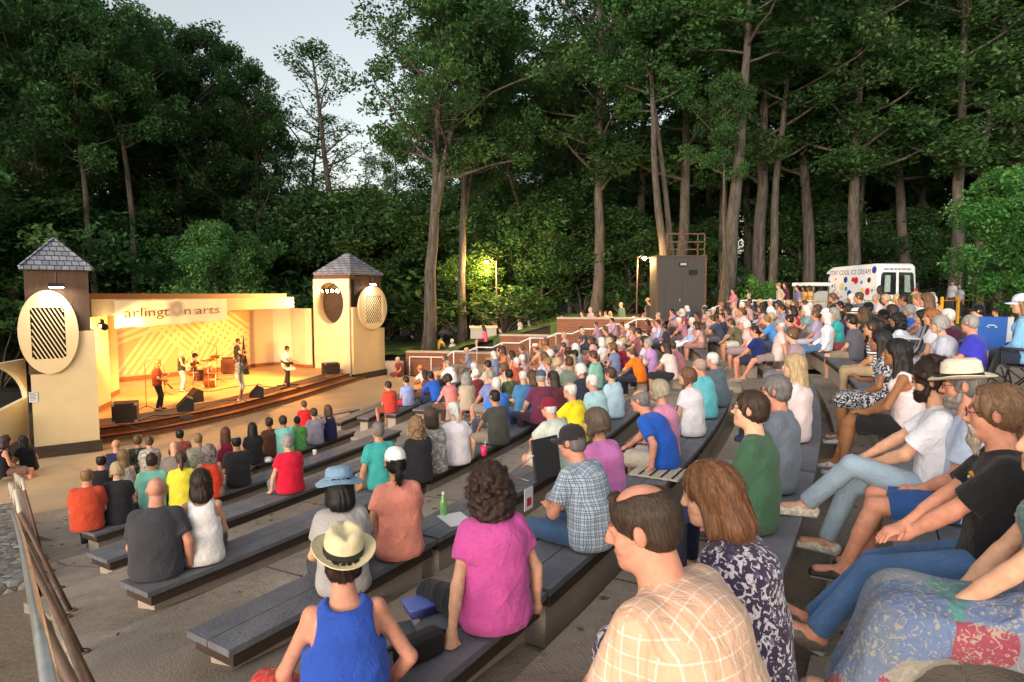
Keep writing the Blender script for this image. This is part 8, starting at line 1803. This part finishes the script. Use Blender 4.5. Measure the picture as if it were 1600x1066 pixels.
p = on_bench(693, 805, 2); t = empty('drink_bottle', p, 0, 'clear green drink bottle standing on the bench beside the salmon tee', 'bottle'); M_GB = mat('green_plastic', srgb('#7db36a'), .15, .05, 4, 0, spec=.7)
MB().lathe([(.001, 0), (.030, 0), (.033, .01), (.033, .11), (.030, .13), (.014, .175), (.012, .19), (.001, .19)], 14).build('body', M_GB, t); MB().lathe([(.014, .19), (.014, .21), (.001, .211)], 12).build('cap', M_WHITE, t)
p = on_bench(712, 812, 2); tag(MB().box((0, 0, .004), (.22, .30, .008), rz=.5).build('paper', M_WHITE, None, p), 'white paper sheet lying on the bench by the green bottle', 'paper')
p = at_y(826, 779, 3.95); t = empty('leaflet', p, 1.0, 'white and red leaflet held by the man in the checked shirt', 'leaflet'); MB().box((0, 0, 0), (.10, .004, .14)).build('sheet', M_WHITE, t); MB().box((.0, -.004, -.02), (.05, .003, .05)).build('red_mark', DOT['r'], t)
p = on_bench(756, 712, 2, -.05); t = empty('drink_cup', p, 0, 'bright pink drink cup next to the white haired ponytail woman', 'cup'); MB().lathe([(.001, 0), (.033, 0), (.042, .12), (.039, .12), (.03, .006)], 14).build('cup', mat('pink_plastic', srgb('#d8306a'), .3, .05, 4, 0), t); MB().tube([(.0, .0, .02), (.02, .01, .19)], .004, 6).build('straw', M_WHITE, t)
p = on_bench(1030, 740, 1); t = empty('striped_towel', p, 1.05, 'striped cream towel folded on the bench by the royal blue tee', 'towel')
tb = MB()
for i in range(9): tb.box((0, -.2 + i * .05, .012 + .003 * (i % 2)), (.40, .049, .02))
tb.m = 0; tb.build('towel', mat('towel_cloth', srgb('#cfc4ae'), .95, .25, 9, .5, 90, stretch=(1, 12, 1)), t)
tb = MB()
for i in range(4): tb.box((0, -.175 + i * .10, .027), (.40, .018, .006))
tb.build('stripe', M_WOOD, t)
p = on_bench(419, 722, 6); tag(MB().lathe([(.001, 0), (.06, .0), (.085, .05), (.05, .10), (.001, .09)], 7, sx=1.2).build('napkin', M_WHITE, None, p), 'crumpled white napkin on the bench by the black haired woman', 'napkin')
p = on_bench(492, 712, 6); t = empty('paper_cup', p, 0, 'white paper cup on the bench beside the navy sleeveless top', 'cup'); MB().lathe([(.001, 0), (.035, 0), (.045, .11), (.042, .11), (.03, .006)], 12).build('cup', M_WHITE, t); MB().lathe([(.046, .108), (.046, .12), (.001, .125)], 12).build('lid', M_WHITE, t)
# crossbody strap, stadium seats and folding chairs
def camp_chair(loc, deg, label, fab, trim, high=False, group=None):
    t = empty('camp_chair', loc, R(deg), label, 'camp chair', group); h = .95 if high else .80
    def panel(x0, x1, mt, nm, e=0):
        b = MB(); P_ = [(-.24, h), (-.16, .46), (-.10, .38), (.22, .40)]
        V = [Vector((x, y, z + e)) for y, z in P_ for x in (x0, x1)]; V += [v + Vector((0, -.014, -.014)) for v in V]
        n = 8; F = [(0, 1, 3, 2), (2, 3, 5, 4), (4, 5, 7, 6)] + [(n+1, n, n+2, n+3), (n+3, n+2, n+4, n+5), (n+5, n+4, n+6, n+7)] + [(0, n, n+1, 1), (6, 7, n+7, n+6)] + [(i, i+2, n+i+2, n+i) for i in (0, 2, 4)] + [(i+3, i+1, n+i+1, n+i+3) for i in (0, 2, 4)]
        b.add(V, F, False); return b.build(nm, mt, t)
    panel(-.17, .17, fab, 'seat_cloth'); panel(-.25, -.172, trim, 'side_trim'); panel(.172, .25, trim, 'side_trim')
    for s_ in (-1, 1):
        MB().tube([(s_ * .25, .24, .01), (s_ * .25, -.14, .42), (s_ * .25, -.25, h + .01)], .011, 6).build('leg', M_BLACK, t); MB().tube([(s_ * .25, -.24, .01), (s_ * .25, .24, .42), (s_ * .26, .24, .60)], .011, 6).build('leg', M_BLACK, t); MB().tube([(s_ * .27, -.16, .60), (s_ * .27, .26, .61)], .02, 6).build('armrest', fab, t)
    for y in (.24, -.24): MB().tube([(-.25, y, .02), (0, y, .2), (.25, y, .38)], .009, 6).build('brace', M_BLACK, t); MB().tube([(.25, y, .02), (0, y, .2), (-.25, y, .38)], .009, 6).build('brace', M_BLACK, t)
    return t
M_CB = mat('camp_blue', srgb('#2f5fb0'), .8, .08, 5, .2, 90); M_CW = mat('camp_grey', srgb('#b9c0c8'), .8, .06, 5, .2, 90); M_CK = mat('camp_black', (.03, .03, .034), .85, .1, 5, .2, 90); M_CN = mat('camp_navy', srgb('#26304c'), .85, .1, 5, .2, 90)
p = at_y(1545, 505, 9.0); ct = camp_chair(Vector((p.x, p.y, CZ - 1.27)), 132, 'empty blue camp chair with light grey side trim and white crest, on the upper walkway', M_CB, M_CW, True)
lg = MB(); lg.tube([(-.06 + .0, -.222, .80), (-.02, -.222, .83), (.04, -.222, .83), (.07, -.222, .80)], .009, 5); lg.tube([(-.05, -.222, .80), (0, -.222, .785), (.05, -.222, .80)], .009, 5); lg.build('crest', M_WHITE, ct)
camp_chair(at_z(1415, 560, CZ - 1.27) * 0 + Vector((px_x(1418, 9.9), 9.9, CZ - 1.27)), 62, 'grey striped camp chair behind the white blouse woman', M_CW, M_CK)
for i, (loc, a) in enumerate(CHAIRS[:14]): camp_chair(loc - Vector((0, 0, .42)), math.degrees(a), 'dark folding camp chair under a spectator on the upper walkway', M_CK, M_CN, group='camp chairs on the upper walkway')
for hx in (1515, 1467, 1594):
    o = [q for q in bpy.data.objects if q.get('label', '').startswith({1515: 'older man in a royal', 1467: 'woman with thick grey', 1594: 'woman in a light blue top'}[hx])][0]
    camp_chair(o.location - Vector((0, 0, .41)), math.degrees(o.rotation_euler.z), {1515: 'black camp chair of the royal blue polo man', 1467: 'dark camp chair of the thick grey haired woman', 1594: 'black camp chair of the woman in the visor cap'}[hx], M_CK, M_CK)
p = on_bench(1212, 690, 0); t = empty('stadium_seat', at_z(1198, 690, row_z(0)), R(56), 'navy padded stadium seat propped up on the bench behind the green tee', 'stadium seat')
b_ = MB().box((0, -.16, .26), (.40, .05, .50), M=Matrix.Rotation(-.12, 3, 'X')).build('back_pad', M_CN, t); bv = b_.modifiers.new('soft', 'BEVEL'); bv.width = .05; bv.segments = 4; b_ = MB().box((0, .06, .03), (.40, .38, .05)).build('seat_pad', M_CN, t); bv = b_.modifiers.new('soft', 'BEVEL'); bv.width = .02; bv.segments = 3
p = at_z(835, 745, row_z(2)); t = empty('stadium_seat', p, R(44), 'black folding stadium seat of the maroon capped man', 'stadium seat'); MB().box((0, -.17, .24), (.38, .03, .42), M=Matrix.Rotation(-.15, 3, 'X')).build('back_pad', M_CK, t); MB().tube([(-.2, -.12, .02), (-.2, .2, .02), (-.2, .0, .16), (-.2, -.18, .3)], .010, 6).build('frame', M_METAL, t); MB().tube([(.2, -.12, .02), (.2, .2, .02), (.2, .0, .16), (.2, -.18, .3)], .010, 6).build('frame', M_METAL, t)
tag(MB().box((0, 0, .215), (1.5, .34, .05)).bar((-.62, 0, -.2), (-.62, 0, .19), .3, .06).bar((.62, 0, -.2), (.62, 0, .19), .3, .06).build('plank_bench', M_BENCH, None, at_z(530, 655, .2)), 'short free standing plank bench at the plaza edge', 'bench')
bpy.data.objects['plank_bench'].rotation_euler.z = 1.0
# two people sitting on the grass outside the left rail
for px, py, c, lb in ((12, 680, 'Aodl t#1a181c p#22242c', 'person in black sitting on the grass outside the near tower'), (34, 690, 'ukkl', '')):
    pass
crowd(36, 684, 'Blkl s#16151a p#1c1c24', 'woman with black hair in black sitting outside the near tower', 1.0, 60, depth=14.6, seat=.12)
crowd(10, 682, 'Aodr t#26222a s#8a6a58', 'person in dark clothes with bare legs outside the near tower', 1.0, -40, depth=14.2, seat=.12)
# ================================================================ light and camera
w = bpy.data.worlds.new('World'); SC.world = w; w.use_nodes = True
nd = w.node_tree.nodes; sky = nd.new('ShaderNodeTexSky'); sky.sky_type = 'NISHITA'; sky.sun_disc = False
SUN_EL, SUN_AZ = R(7), R(205)          # low evening sun behind the camera
sky.sun_elevation = SUN_EL; sky.sun_rotation = SUN_AZ; sky.air_density = 1.0; sky.dust_density = 3.0; sky.ozone_density = .35
hs = nd.new('ShaderNodeHueSaturation'); hs.inputs['Saturation'].default_value = .45; w.node_tree.links.new(sky.outputs[0], hs.inputs['Color']); w.node_tree.links.new(hs.outputs[0], nd['Background'].inputs[0]); nd['Background'].inputs[1].default_value = .15
sl = bpy.data.lights.new('sun', 'SUN'); sl.energy = .34; sl.angle = R(90); sl.color = (1, .98, .96)
so = bpy.data.objects.new('sun', sl); link(so)
sd = Vector((math.sin(SUN_AZ) * math.cos(R(35)), math.cos(SUN_AZ) * math.cos(R(35)), math.sin(R(35)))); so.rotation_euler = sd.to_track_quat('Z', 'Y').to_euler()
cd = bpy.data.cameras.new('camera'); cd.lens = 22.5; cd.sensor_width = 36; cd.clip_start = .05; cd.clip_end = 600
co = bpy.data.objects.new('camera', cd); link(co); co.location = (0, 0, CZ); co.rotation_euler = (PI / 2 - PIT, 0, 0); SC.camera = co
vs = SC.view_settings; vs.view_transform = 'Standard'; vs.look = 'None'; vs.gamma = 1; vs.exposure = 1.3; vs.use_curve_mapping = False
SC.cycles.max_bounces = 6; SC.cycles.diffuse_bounces = 3; SC.cycles.transparent_max_bounces = 8; SC.cycles.sample_clamp_indirect = 6
